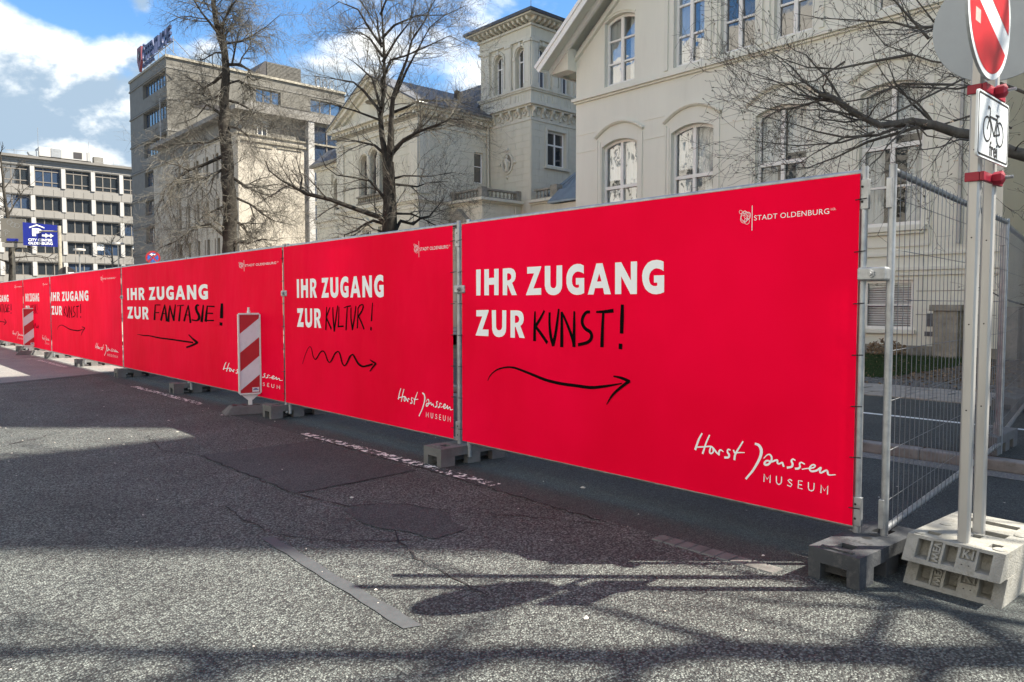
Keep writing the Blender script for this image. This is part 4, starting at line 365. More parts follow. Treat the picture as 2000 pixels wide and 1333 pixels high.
SM2 = ((19.354,77.066),[[(0.0,1.135,0.0962),(0.0,4.979,0.0802),(-0.048,6.42,0.0641),(0.0,7.381,0.0481)],[(0.0,5.219,0.0481),(0.77,5.94,0.0361),(1.347,6.324,0.0241)],[(-0.048,6.18,0.0481),(-0.818,6.901,0.0361),(-1.299,7.381,0.0241)],[(0.0,6.901,0.0481),(0.625,7.622,0.0361),(1.107,8.102,0.0241)],[(0.0,5.7,0.0481),(-0.818,5.94,0.0361),(-1.54,6.084,0.0241)]])
# ------------------------------------------------------------------ shared materials
M_COARSE = asphalt('coarse_asphalt', .022, .26, 92, 1.0, .014, tint=(.86,.99,1.03), patch=.28)
M_FINE = asphalt('fine_asphalt', .026, .13, 130, .9, .006, tint=(.80,1.0,1.06), patch=.22)
M_PATCHA = asphalt('patched_asphalt', .026, .12, 110, .8, .008, tint=(.80,1.0,1.06), patch=.2)
M_CONC = asphalt('light_concrete', .15, .24, 60, .3, .002, tint=(1,.97,.9), patch=.15)
M_SEAL = mat('seal_strip', (.05,.056,.06), .6, var=.15, vscale=20, bump=.2, bscale=200)
M_CRACK = mat('crack_tar', (.018,.018,.02), .9)
M_PAVER = mat('paver_concrete', (.27,.25,.22), .85, var=.2, vscale=5, bump=.3, bscale=90, dirt=.5)
M_SETT = mat('sett_stone', (.11,.11,.105), .8, var=.3, vscale=9, bump=.4, bscale=120)
M_KERB = mat('kerb_stone', (.20,.19,.18), .85, var=.3, vscale=4, bump=.4, bscale=70, dirt=.6)
M_SOIL = mat('soil', (.09,.07,.05), .95, var=.4, vscale=4, bump=.8, bscale=25)
M_GRASS = mat('grass', (.03,.055,.018), .9, var=.4, vscale=6)
M_CREAM = mat('house_plaster', (.69,.685,.59), .85, var=.045, vscale=.9, bump=.12, bscale=90, dirt=.10, dirtcol=(.33,.31,.26), streak=True)
M_CREAM_T = mat('house_trim', (.70,.695,.60), .8, var=.05, vscale=1.5, bump=.08, bscale=120, dirt=.12, dirtcol=(.3,.28,.24), streak=True)
M_VILLA = mat('villa_plaster', (.595,.565,.45), .85, var=.07, vscale=1.1, bump=.12, bscale=60, dirt=.28, dirtcol=(.22,.2,.16), streak=True)
M_VILLA_T = mat('villa_trim', (.61,.58,.47), .8, var=.08, vscale=1.6, bump=.1, bscale=80, dirt=.4, dirtcol=(.2,.18,.14), streak=True)
M_STAIN = mat('stained_stone', (.28,.26,.21), .9, var=.25, vscale=3, bump=.2, bscale=50, dirt=.7, dirtcol=(.08,.075,.06))
M_WFRAME = mat('window_paint', (.78,.77,.72), .5, var=.04, vscale=3, dirt=.12, dirtcol=(.35,.33,.3))
M_DFRAME = mat('bronze_frame', (.16,.145,.125), .5, var=.15)
M_GLASS = glass_mat('dark_glass'); M_GLASSB = glass_mat('blue_glass', (.03,.05,.09), .03, .1)
M_CLEAR = clear_glass('clear_pane')
M_CURT = mat('net_curtain', (.75,.75,.72), .9, var=.06)
M_SLATE = mat('slate', (.075,.08,.09), .6, var=.3, vscale=5, bump=.3, bscale=30)
M_METROOF = mat('zinc_roof', (.20,.24,.27), .4, metal=.3, var=.15, vscale=1.5)
M_ZINC = mat('zinc_pipe', (.30,.31,.31), .45, metal=.6, var=.15)
M_GSTONE = mat('grey_cladding', (.16,.155,.14), .8, var=.12, vscale=1.3, bump=.15, bscale=20)
M_GSTONE2 = mat('grey_cladding_dark', (.12,.115,.10), .8, var=.14, vscale=1.0, bump=.15, bscale=20)  # darker copy for the sun-facing wall, offsetting the sun in its colour
M_LSTONE = mat('pale_limestone', (.36,.335,.285), .85, var=.14, vscale=.7, bump=.15, bscale=10, dirt=.35, dirtcol=(.3,.27,.22), streak=True)
M_OFFICE = mat('office_panel', (.20,.193,.178), .85, var=.08, vscale=.8, bump=.1, bscale=8, dirt=.15, dirtcol=(.28,.27,.24), streak=True)
M_OFFICE_D = mat('office_cornice', (.15,.143,.13), .85, var=.1, vscale=.8, streak=True)
M_OWHITE = mat('office_pilaster', (.36,.355,.34), .7, var=.05, vscale=.8)
M_DARKBOX = mat('roof_louvre', (.035,.033,.035), .6, var=.2)
M_BARK = mat('bark', (.036,.033,.028), .95, var=.45, vscale=7, bump=.9, bscale=30, spec=.2)
M_BARKL = mat('bark_twig', (.105,.10,.085), .9, var=.35, vscale=3, spec=.2)
M_MBARK = mat('magnolia_bark', (.09,.085,.075), .85, var=.35, vscale=12, bump=.5, bscale=60, spec=.25)
M_BUD = mat('bud', (.16,.15,.11), .8, var=.3, vscale=20)
M_PETAL = mat('dry_blossom', (.62,.5,.36), .8, var=.2, vscale=20)
M_GALV = mat('galvanised_steel', (.36,.38,.40), .45, metal=.85, var=.22, vscale=14, bump=.05, bscale=200)
M_WIRE = mat('galvanised_wire', (.20,.21,.22), .45, metal=.7, var=.15)
M_RED = None
M_WHITE = mat('print_white', (.84,.87,.885), .7, var=.01, spec=.1)
M_BLACK = mat('print_black', (.004,.004,.004), .9, var=.1, spec=.03)
M_CFOOTB = mat('foot_concrete_lit', (.12,.122,.122), .8, var=.22, vscale=6, bump=.3, bscale=120, dirt=.35, dirtcol=(.2,.2,.19))  # lighter copy for the other feet, stronger light put into the colour
M_CFOOT = mat('foot_concrete', (.045,.05,.057), .8, var=.22, vscale=6, bump=.3, bscale=120, dirt=.35, dirtcol=(.2,.2,.19))
M_CFOOT2 = mat('foot_dark', (.045,.048,.052), .75, var=.3, vscale=6, bump=.3, bscale=120)
M_RECYC = mat('recycled_plate', (.23,.23,.21), .8, var=.2, vscale=9, bump=.5, bscale=110, dirt=.85, dirtcol=(.13,.12,.09))
M_RUBBER = mat('rubber_base', (.10,.10,.098), .9, var=.25, vscale=6, bump=.4, bscale=60)
M_ALU = mat('aluminium_post', (.42,.42,.41), .42, metal=.55, var=.1, vscale=5, dirt=.2, dirtcol=(.35,.34,.31), streak=True)
M_SRED = mat('sign_red', (.42,.012,.02), .35, var=.08, vscale=4)
M_SWHITE = mat('sign_white', (.62,.66,.68), .35, var=.05, vscale=6, dirt=.25, dirtcol=(.3,.31,.3))
M_SGREY = mat('sign_back', (.30,.33,.35), .5, metal=.3, var=.08)
M_SBLACK = mat('sign_black', (.015,.015,.016), .5)
M_CLAMP = mat('clamp_red', (.26,.012,.03), .4, var=.15, vscale=12)
M_BLUE = mat('sign_blue', (.006,.016,.20), .4, var=.05)
M_NAVY = mat('letter_navy', (.02,.035,.10), .5)
M_PLASTIC = mat('white_plastic', (.66,.67,.64), .5, var=.06, vscale=8, dirt=.25, dirtcol=(.3,.29,.26))
M_CAR = mat('car_paint', (.02,.022,.025), .25)

def banner_mat():
    m = bpy.data.materials.new('banner_red_mesh'); m.use_nodes = True
    nt = m.node_tree; nt.nodes.clear(); N = nt.nodes.new; L = nt.links.new
    o = N('ShaderNodeOutputMaterial'); b = N('ShaderNodeBsdfPrincipled')
    g = N('ShaderNodeNewGeometry'); n = N('ShaderNodeTexNoise'); n.inputs['Scale'].default_value = .8; n.inputs['Detail'].default_value = 3; L(g.outputs['Position'], n.inputs['Vector'])
    r = N('ShaderNodeValToRGB'); r.color_ramp.elements[0].color = (.84,.0005,.03,1); r.color_ramp.elements[1].color = (.97,.0006,.045,1); r.color_ramp.elements[0].position=.35; r.color_ramp.elements[1].position=.65
    L(n.outputs['Fac'], r.inputs[0]); L(r.outputs[0], b.inputs['Base Color']); b.inputs['Roughness'].default_value = .7; b.inputs['Specular IOR Level'].default_value = .04
    mp = N('ShaderNodeMapping'); mp.inputs['Scale'].default_value = (1, 1.2, .5); L(g.outputs['Position'], mp.inputs[0])
    n2 = N('ShaderNodeTexNoise'); n2.inputs['Scale'].default_value = 2.2; n2.inputs['Detail'].default_value = 3; L(mp.outputs[0], n2.inputs['Vector'])
    bp = N('ShaderNodeBump'); bp.inputs['Strength'].default_value = .6; bp.inputs['Distance'].default_value = .05; L(n2.outputs['Fac'], bp.inputs['Height']); L(bp.outputs[0], b.inputs['Normal'])
    tl = N('ShaderNodeBsdfTranslucent'); tl.inputs[0].default_value = (.7,.001,.03,1)
    tp = N('ShaderNodeBsdfTransparent'); tp.inputs[0].default_value = (1,.02,.06,1)
    m1 = N('ShaderNodeMixShader'); m1.inputs[0].default_value = .06; L(b.outputs[0], m1.inputs[1]); L(tl.outputs[0], m1.inputs[2])
    m2 = N('ShaderNodeMixShader'); m2.inputs[0].default_value = .03; L(m1.outputs[0], m2.inputs[1]); L(tp.outputs[0], m2.inputs[2]); L(m2.outputs[0], o.inputs[0])
    return m
M_RED = banner_mat()
def worn_paint():
    m = bpy.data.materials.new('worn_white_paint'); m.use_nodes = True
    nt = m.node_tree; nt.nodes.clear(); N = nt.nodes.new; L = nt.links.new
    o = N('ShaderNodeOutputMaterial'); b = N('ShaderNodeBsdfPrincipled'); b.inputs['Base Color'].default_value = (.72,.71,.67,1); b.inputs['Roughness'].default_value = .7
    g = N('ShaderNodeNewGeometry'); n = N('ShaderNodeTexNoise'); n.inputs['Scale'].default_value = 16; n.inputs['Detail'].default_value = 6; n.inputs['Roughness'].default_value = .7; L(g.outputs['Position'], n.inputs['Vector'])
    r = N('ShaderNodeMapRange'); r.inputs['From Min'].default_value = .46; r.inputs['From Max'].default_value = .49; L(n.outputs['Fac'], r.inputs['Value'])
    t = N('ShaderNodeBsdfTransparent'); mx = N('ShaderNodeMixShader'); L(r.outputs[0], mx.inputs[0]); L(b.outputs[0], mx.inputs[1]); L(t.outputs[0], mx.inputs[2]); L(mx.outputs[0], o.inputs[0])
    return m
M_WORN = worn_paint()

# ------------------------------------------------------------------ ground
RG = random.Random(7)
g = MB(); g.poly([(-900,-900,-.06),(1200,-900,-.06),(1200,1400,-.06),(-900,1400,-.06)]); struct(g, 'ground', M_FINE)
def jag(pts, amp, n, seed):
    r = random.Random(seed); out = []
    for i in range(len(pts)):
        a = Vector(pts[i]); b = Vector(pts[(i+1) % len(pts)])
        nn = max(1, int((b-a).length/n)); d = (b-a).normalized() if (b-a).length else Vector((1,0)); p = Vector((-d.y, d.x))
        for k in range(nn): out.append(tuple(a+(b-a)*(k/nn)+p*(r.uniform(-amp, amp) if k else 0)))
    return out
def sheet(name, pts, z, m, kind='structure'):
    mb = MB(); P = [Vector((x, y, 0)) for x, y in pts]
    k = len(mb.v); mb.v += [(x, y, z) for x, y in pts]
    for t in tessellate_polygon([P]): mb.f.append(tuple(k+i for i in t))
    return tag(mb.build(name, m), kind=kind)
sheet('road', [(-8,-30),(3.7,-30),(3.7,1.0),(3.7,8),(3.72,16.8),(-8,10.9)], 0.0, M_COARSE)
sheet('road_lane', [(3.7,-30),(7.25,-30),(7.25,18.8),(3.72,16.8),(3.7,8)], 0.0, M_FINE)
sheet('crossing', [(-8,10.9),(3.72,16.8),(7.25,18.8),(7.25,38),(-8,38)], 0.0, M_CONC)
sheet('far_road', [(-8,38),(7.25,38),(7.25,122),(-60,122),(-60,40)], 0.0, M_FINE)
for a, b in (((-8,18.5),(7.2,24.4)), ((-8,23),(7.2,29.5))):   # joints in the crossing slab
    mb = MB(); mb.poly([(a[0],a[1],.004),(b[0],b[1],.004),(b[0],b[1]+.06,.004),(a[0],a[1]+.06,.004)]); struct(mb, 'slab_joint', M_CRACK)
sheet('asphalt_edge', [(-8,10.6),(3.72,16.5),(7.25,18.5),(7.25,18.8),(3.72,16.8),(-8,10.9)], .004, M_PATCHA)
# repaired patches, seams and cracks
sheet('asphalt_patch', jag([(2.48,7.1),(3.66,7.05),(3.62,5.2),(2.5,5.17)], .02, .25, 1), .004, M_PATCHA)
sheet('pothole_patch', jag([(2.55,4.55),(2.9,4.4),(3.05,4.0),(2.9,3.62),(2.62,3.6),(2.5,4.0)], .05, .15, 2), .004, M_PATCHA)
sheet('seal_strip', jag([(1.86,4.32),(1.93,4.30),(1.87,2.65),(1.79,2.68)], .008, .12, 3), .004, M_SEAL)
def crack(pts, w, seed):
    r = random.Random(seed); P = []
    for i in range(len(pts)-1):
        a, b = Vector(pts[i]), Vector(pts[i+1]); n = max(2, int((b-a).length/.07)); d = (b-a).normalized(); q = Vector((-d.y, d.x))
        for k in range(n): P.append(a+(b-a)*k/n+q*r.uniform(-.02,.02))
    P.append(Vector(pts[-1])); mb = MB()
    Wd = [w*r.uniform(.2,1.2)*(0 if i in (0, len(P)-1) else 1) for i in range(len(P))]
    for i in range(len(P)-1):
        d = (P[i+1]-P[i]).normalized(); q = Vector((-d.y, d.x))
        a, b = P[i]+q*Wd[i], P[i+1]+q*Wd[i+1]; c, e = P[i+1]-q*Wd[i+1], P[i]-q*Wd[i]
        mb.poly([(a.x,a.y,.006),(b.x,b.y,.006),(c.x,c.y,.006),(e.x,e.y,.006)])
    struct(mb, 'crack', M_CRACK)
crack([(2.48,7.1),(2.5,5.17),(2.62,4.6),(2.9,4.42),(3.08,4.0)], .007, 1)
crack([(2.5,5.17),(3.62,5.2)], .006, 2); crack([(2.62,3.6),(2.2,3.9),(1.95,4.35)], .006, 3)
crack([(1.93,4.3),(1.97,5.2)], .005, 4); crack([(3.69,7.6),(3.7,5.0),(3.66,3.1)], .008, 5)
crack([(2.55,3.95),(2.35,3.4),(2.3,2.7)], .006, 6); crack([(0.3,13.2),(0.0,10.5),(-.6,8.5)], .010, 7)
crack([(2.45,8.6),(2.3,7.6),(2.48,7.1)], .006, 8); crack([(3.07,4.0),(3.35,3.6),(3.62,3.1)], .006, 9)
crack([(-.2,9.0),(.9,8.6),(1.8,9.4)], .008, 10)
sheet('asphalt_patch', jag([(-.1,8.6),(.55,8.9),(.6,9.7),(-.1,9.9),(-.6,9.2)], .03, .2, 12), .004, M_PATCHA)
# worn dashes beside the fence
for y0, y1 in ((4.35,7.55),(10.7,13.8),(19,22),(-4,.2)):
    sheet('lane_marking', jag([(3.72,y0),(3.83,y0),(3.80,y1),(3.69,y1)], .012, .2, int(y0*10)+50), .008, M_WORN)
# gutter strip of small concrete setts
gut = empty('gutter_strip', (3.64,2.5,0)); gut['kind'] = 'structure'
sme = None
mb = MB()
for i in range(9):
    y = 2.72-i*.088
    b = MB(); b.hexa([(3.60-.0,y-.082,0),(3.715,y-.082,0),(3.715,y,0),(3.60,y,0),(3.605,y-.078,.007),(3.71,y-.078,.007),(3.71,y-.004,.007),(3.605,y-.004,.007)])
    b.build('sett', M_SETT, gut)
# kerb, cycle path, pavement
kb = empty('kerb', (7.35,2,0)); kb['kind'] = 'structure'
y = -1.5; i = 0
kme = MB().box(0,.16,.006,.994,0,.10).local('kerb_stone', M_KERB, bevel=.012)
while y < 19:
    o = kme if i == 0 else kme.copy()
    if i: COL.objects.link(o)
    o.parent = kb; o.location = (7.27-7.35, y-2, RG.uniform(-.006,.006)); o.rotation_euler = (0,0,RG.uniform(-.006,.006)); y += 1.0; i += 1
sheet('gutter', [(7.0,-12),(7.25,-12),(7.25,19),(7.0,19)], .004, M_CONC)
Z1 = .10
sheet('cycle_path', [(7.42,-12),(11.0,-12),(11.0,19),(7.42,19)], Z1, M_FINE)
sheet('path_line', jag([(9.14,-2),(9.24,-2),(9.24,3.9),(9.14,3.9)], .004, .2, 5), Z1+.004, M_SWHITE)
mb = MB(); mb.box(7.42,20.45,-30,60,-.05,Z1-.004); struct(mb, 'pavement', M_SOIL)
sheet('grass_bed', [(13.6,5.6),(19.7,6.7),(19.7,30),(13.6,30)], Z1+.002, M_GRASS)
sheet('far_pavement', [(7.42,19),(26,19),(26,122),(7.42,122)], Z1+.002, M_PAVER)
pv = empty('paved_path', (12,5,Z1)); pv['kind'] = 'structure'
pme = [MB().box(.006,.394,.006,.294,0,.02+.003*k).local('paving_slab', M_PAVER, bevel=.004) for k in range(2)]
cnt = 0
for ix in range(4):
    for iy in range(18):
        x = 11.05+ix*.4; yy = 2.2+iy*.3+(.15 if ix % 2 else 0)
        o = pme[cnt] if cnt < 2 else pme[cnt % 2].copy()
        if cnt >= 2: COL.objects.link(o)
        o.parent = pv; o.location = (x-12, yy-5, RG.uniform(-.012,0)-.004); cnt += 1
# rough cobbles beside the grass : tiny, uncountable
mb = MB()
for i in range(60):
    for j in range(6):
        x = 12.8+j*.15+RG.uniform(-.02,.02); yy = 1.2+i*.15+RG.uniform(-.02,.02); s = RG.uniform(.05,.068); h = RG.uniform(.015,.035)
        mb.hexa([(x-s,yy-s,Z1),(x+s,yy-s,Z1),(x+s,yy+s,Z1),(x-s,yy+s,Z1),(x-s*.6,yy-s*.6,Z1+h),(x+s*.6,yy-s*.6,Z1+h),(x+s*.6,yy+s*.6,Z1+h),(x-s*.6,yy+s*.6,Z1+h)])
tag(mb.build('cobbles', M_SETT), 'small rough cobbles between the slab path and the grass', 'cobbles', kind='stuff')
mb = MB()
for i in range(24000):
    x = RG.uniform(13.5,19.9); yy = RG.uniform(5.3,10.5)
    h = RG.uniform(.03,.11); a = RG.uniform(0,6.28); w = .008
    mb.poly([(x-w*cos(a),yy-w*sin(a),Z1),(x+w*cos(a),yy+w*sin(a),Z1),(x+RG.uniform(-.03,.03),yy+RG.uniform(-.03,.03),Z1+h)])
tag(mb.build('grass', M_GRASS), 'short green grass in front of the gabled house', 'grass', kind='stuff')
mb = MB()
for i in range(1500):
    x = RG.uniform(12.5,20.2); yy = RG.uniform(2.0,9.0); s = RG.uniform(.02,.05); a = RG.uniform(0,6.28)
    mb.poly([(x-s*cos(a),yy-s*sin(a),Z1+.006),(x+s*sin(a),yy-s*cos(a),Z1+RG.uniform(.01,.05)),(x+s*cos(a),yy+s*sin(a),Z1+.01),(x-s*sin(a),yy+s*cos(a),Z1+RG.uniform(.01,.05))])
tag(mb.build('leaf_litter', mat('dead_leaf',(.20,.14,.08),.9,var=.5,vscale=8)), 'brown dead leaves scattered on the soil by the house wall', 'leaf litter', kind='stuff')

# ------------------------------------------------------------------ gabled house (large, right)
XH = 20.5; YR, YL_ = 5.35, 19.08; YC = 12.4
H = empty('gabled_house', (XH, YC, 0), label='large cream plastered house with grey gable roof and arched windows right of the tower', cat='house')
F = FX(XH)
ops = []; sty = []
for c in (17.03,14.04,11.0,7.93):
    ops.append(dict(a0=c-.80,a1=c+.80,z0=3.45,z1=7.2,rise=.20,dep=.24)); sty.append('g')
for c in (17.05,7.75): ops.append(dict(a0=c-.67,a1=c+.67,z0=9.1,z1=11.5,rise=.18,dep=.24)); sty.append('u')
for c in (14.2,12.45,10.68): ops.append(dict(a0=c-.58,a1=c+.58,z0=9.1,z1=12.1,rise=.0,dep=.24)); sty.append('u')
for c in (16.3,13.3,10.3,7.9): ops.append(dict(a0=c-.62,a1=c+.62,z0=.75,z1=2.04,rise=0,dep=.12)); sty.append('b')
wall = facade(F, YR, YL_, 0, 8.95, [o for o in ops if o['z1'] < 8.95])
up = facade(F, YR, YL_, 8.95, 10.75, [dict(o, z1=min(o['z1'],10.75), rise=0 if o['z1'] > 10.75 else o.get('rise',0)) for o in ops if o['z1'] > 8.95])
wall.v, wall.f = wall.v, wall.f
# top part with slanted gable: build columns between opening edges, cut by the roof slope
def gz(y): return 10.67+.80*(6.86-abs(y-12.21))
up = facade(F, YR, YL_, 8.95, 10.6, [dict(o, z1=10.6, rise=0) for o in ops if o['z1'] > 8.95])
k = len(wall.v)
def addm(A, B):
    k = len(A.v); A.v += B.v; A.f += [tuple(i+k for i in f) for f in B.f]
# keep only flat cells (reveals of the clipped copies are rebuilt below)
flat = MB()
for f in up.f:
    P = [up.v[i] for i in f]
    if all(abs(p[0]-XH) < 1e-6 for p in P): flat.poly(P)
addm(wall, flat)
ups = [o for o in ops if o['z1'] > 8.95]
edges = sorted({YR, YL_, 12.21}|{v for o in ups for v in (o['a0'],o['a1'])})
for i in range(len(edges)-1):
    a, b = edges[i], edges[i+1]; mid = (a+b)/2
    o = next((o for o in ups if o['a0'] < mid < o['a1']), None)
    n = 8 if o else 1
    for q in range(n):
        p0 = a+(b-a)*q/n; p1 = a+(b-a)*(q+1)/n
        lo0 = ztop(o,p0) if o else 10.6; lo1 = ztop(o,p1) if o else 10.6
        wall.poly([F(p0,lo0),F(p1,lo1),F(p1,gz(p1)),F(p0,gz(p0))])
        if o: wall.poly([F(p0,lo0),F(p1,lo1),F(p1,lo1,.24),F(p0,lo0,.24)])
for o in ups:
    for e in (o['a0'],o['a1']): wall.poly([F(e,o['z0']),F(e,o['z0'],.24),F(e,ztop(o,e),.24),F(e,ztop(o,e))])
    wall.poly([F(o['a0'],o['z0']),F(o['a1'],o['z0']),F(o['a1'],o['z0'],.24),F(o['a0'],o['z0'],.24)])
# remaining walls
XB = 34
for yy in (YR, YL_): wall.poly([(XH,yy,0),(XB,yy,0),(XB,yy,10.67),(XH,yy,10.67)])
wall.poly([(XB,YR,0),(XB,YL_,0),(XB,YL_,10.67),(XB,12.21,16.1),(XB,YR,10.67)])
wall.build('wall', M_CREAM, H)
# interior floors so daylight does not leak through the panes
mb = MB()
for z in (2.6,8.2): mb.box(XH+.3,XB-.1,YR+.1,YL_-.1,z,z+.2)
mb.box(XH+2.2,XH+2.4,YR+.1,YL_-.1,.1,14); mb.build('inner_wall', M_STAIN, H)
for o, s in zip(ops, sty):
    if s == 'g': w = window(H, F, o, M_WFRAME, M_CLEAR, (.5,), (.56,), fw=.09, mw=.11, proud=.07, minor=(.28,))
    elif s == 'u': w = window(H, F, o, M_WFRAME, M_GLASS if o['a0'] < 13.3 else M_CLEAR, (.5,), (), fw=.09, mw=.12, proud=.07, minor=(.33,.66))
    else: w = window(H, F, o, M_WFRAME, M_CLEAR, (.5,), (), fw=.07, mw=.07, proud=.05, minor=(.5,))
    # curtains / blinds hanging behind the panes
    if s == 'b':
        bl = MB(); z = o['z0']+.05
        while z < o['z1']-.05:
            bl.fbox(F, o['a0']+.05, o['a1']-.05, z, z+.045, o['dep']+.08, o['dep']+.10); z += .062
        tag(bl.build('slatted_blind', M_CURT, H), kind='stuff')
    else:
        r = random.Random(int(o['a0']*100)); cu = MB(); dd = o['dep']+.16
        spans = [(0,.5),(.5,1)] if s == 'g' else [(0,.36),(.64,1)]
        zt_ = o['z1']-.1; zm = o['z0']+(o['z1']-o['z0'])*(.56 if s == 'g' else .0)
        for sp in spans:
            rows = [(o['z0']+.05, zm-.05, sp[0]+.03, sp[1]-.03)] if s == 'g' else [(o['z0']+.05, zt_, sp[0], sp[1])]
            if s == 'g':
                rows[0] = (o['z0']+.05, zm-.05, sp[0]+(.02 if sp[0] == 0 else .18), sp[1]-(.18 if sp[0] == 0 else .02))
                rows.append((zm+.3 if r.random() < .5 else zm+.03, zt_, sp[0]+.02, sp[1]-.02))
            for (za, zb, s0, s1) in rows:
                n = 26; pts = []
                for q in range(n+1):
                    a = o['a0']+(o['a1']-o['a0'])*(s0+(s1-s0)*q/n); pts.append((a, dd+.03*sin(q*1.9+r.random())+.01*r.random()))
                for q in range(n):
                    sk = .05*sin(q*.5)
                    cu.poly([F(pts[q][0],za,pts[q][1]),F(pts[q+1][0],za,pts[q+1][1]),F(pts[q+1][0]+sk*.3,zb,pts[q+1][1]),F(pts[q][0]+sk*.3,zb,pts[q][1])])
        cu.build('curtain', M_CURT, w)
# hoods and architraves on the ground-floor windows
for o in ops[:4]:
    c = (o['a0']+o['a1'])/2; r_ = .42
    arc = [(c+1.04-2.08*q/16, 7.33+r_*(1-((q-8)/8)**2)*.95) for q in range(17)]
    mb = MB(); sweep(mb, F, arc, [(0,.0),(0,.05),(-.05,.11),(-.1,.115),(-.1,.0)]); mb.build('hood_moulding', M_CREAM_T, H)
    mb = MB()
    for s_ in (-1,1): mb.fbox(F, c+s_*1.0-.03, c+s_*1.0+.03, 2.93, 7.28, -.035, .01)
    # flat raised panel surround
    for s_ in (-1,1):
        a_, b_ = sorted((c+s_*.86, c+s_*.965)); mb.fbox(F, a_, b_, 3.3, 7.20, -.02, .01)
    mb.fbox(F, c-1.0, c+1.0, 2.90, 2.96, -.03, .01)
    mb.build('architrave', M_CREAM_T, H)
    mb = MB(); mb.fbox(F, c-.93, c+.93, 3.30, 3.44, -.13, .05); mb.fbox(F, c-.88, c+.88, 3.22, 3.295, -.08, .02); mb.build('window_sill', M_CREAM_T, H, bevel=.01)
for o in ops[9:]:
    mb = MB(); mb.fbox(F, o['a0']-.08, o['a1']+.08, o['z0']-.1, o['z0']-.002, -.09, .04); mb.build('window_sill', M_CREAM_T, H)
# wide recess frame around the three upper windows (pilaster strips)
mb = MB()
for a in (15.05,13.42,13.2,11.68,11.45,9.83): mb.fbox(F, a-.07, a+.07, 9.07, 12.4, -.05, .01)
mb.fbox(F, 9.7, 15.2, 12.4, 12.55, -.06, .01); mb.build('pilaster_strips', M_CREAM_T, H)
for c in (17.05,7.75):
    arc = [(c+.72-1.44*q/12, 11.42+.2*(1-((q-6)/6)**2)) for q in range(13)]
    mb = MB(); sweep(mb, F, arc, [(0,0),(0,.03),(.05,.03),(.05,0)]); mb.build('hood_moulding', M_CREAM_T, H)
for name, z0, z1, p in (('string_course',8.83,8.95,.16),('string_course',8.76,8.828,.08),('belt_course',2.66,2.74,.05),('belt_course',2.28,2.38,.09),('belt_course',2.15,2.278,.05)):
    mb = MB(); mb.fbox(F, YR-.02, YL_+p*.7, z0, z1, -p, .02); mb.build(name, M_CREAM_T, H, bevel=.008)
# thin incised-line string between hoods
for z in (7.62,6.98):
    for a, b in ((6.0,6.86),(9.0,9.93),(12.08,12.97),(15.1,15.97),(18.1,19.06)):
        mb = MB(); mb.fbox(F, a, b, z-.012, z+.012, -.014, .01); mb.build('string_line', M_CREAM_T, H)
mb = MB(); mb.fbox(F, YR, YL_, 0, .35, -.04, .01); mb.build('plinth', M_STAIN, H)
for z in (1.75,1.15):
    for a, b in ((5.4,7.2),(8.6,9.6),(11,12.6)):
        mb = MB(); mb.fbox(F, a, b, z-.008, z+.008, -.009, .005); mb.build('string_line', M_STAIN, H)
# hole with broken plaster and grey service flap
mb = MB(); mb.fbox(F, 6.55,6.95,.85,1.18,-.012,.01); mb.fbox(F, 6.58,6.98,.60,.72,-.012,.01); mb.build('broken_plaster', mat('bare_mortar',(.14,.14,.14),.9,var=.3,vscale=8,bump=.5), H)
mb = MB(); mb.tube([(XH-.07,6.25,2.9),(XH-.07,6.25,9.9)], .045, 8); mb.build('downpipe', M_ZINC, H, smooth=True)
mb = MB(); mb.tube([(XH-.03,7.05,2.75),(XH-.03,7.05,1.5)], .006, 4); mb.tube([(XH-.03,6.95,3.1),(XH-.03,6.95,5.6)], .005, 4); mb.build('lightning_rod', M_ZINC, H)
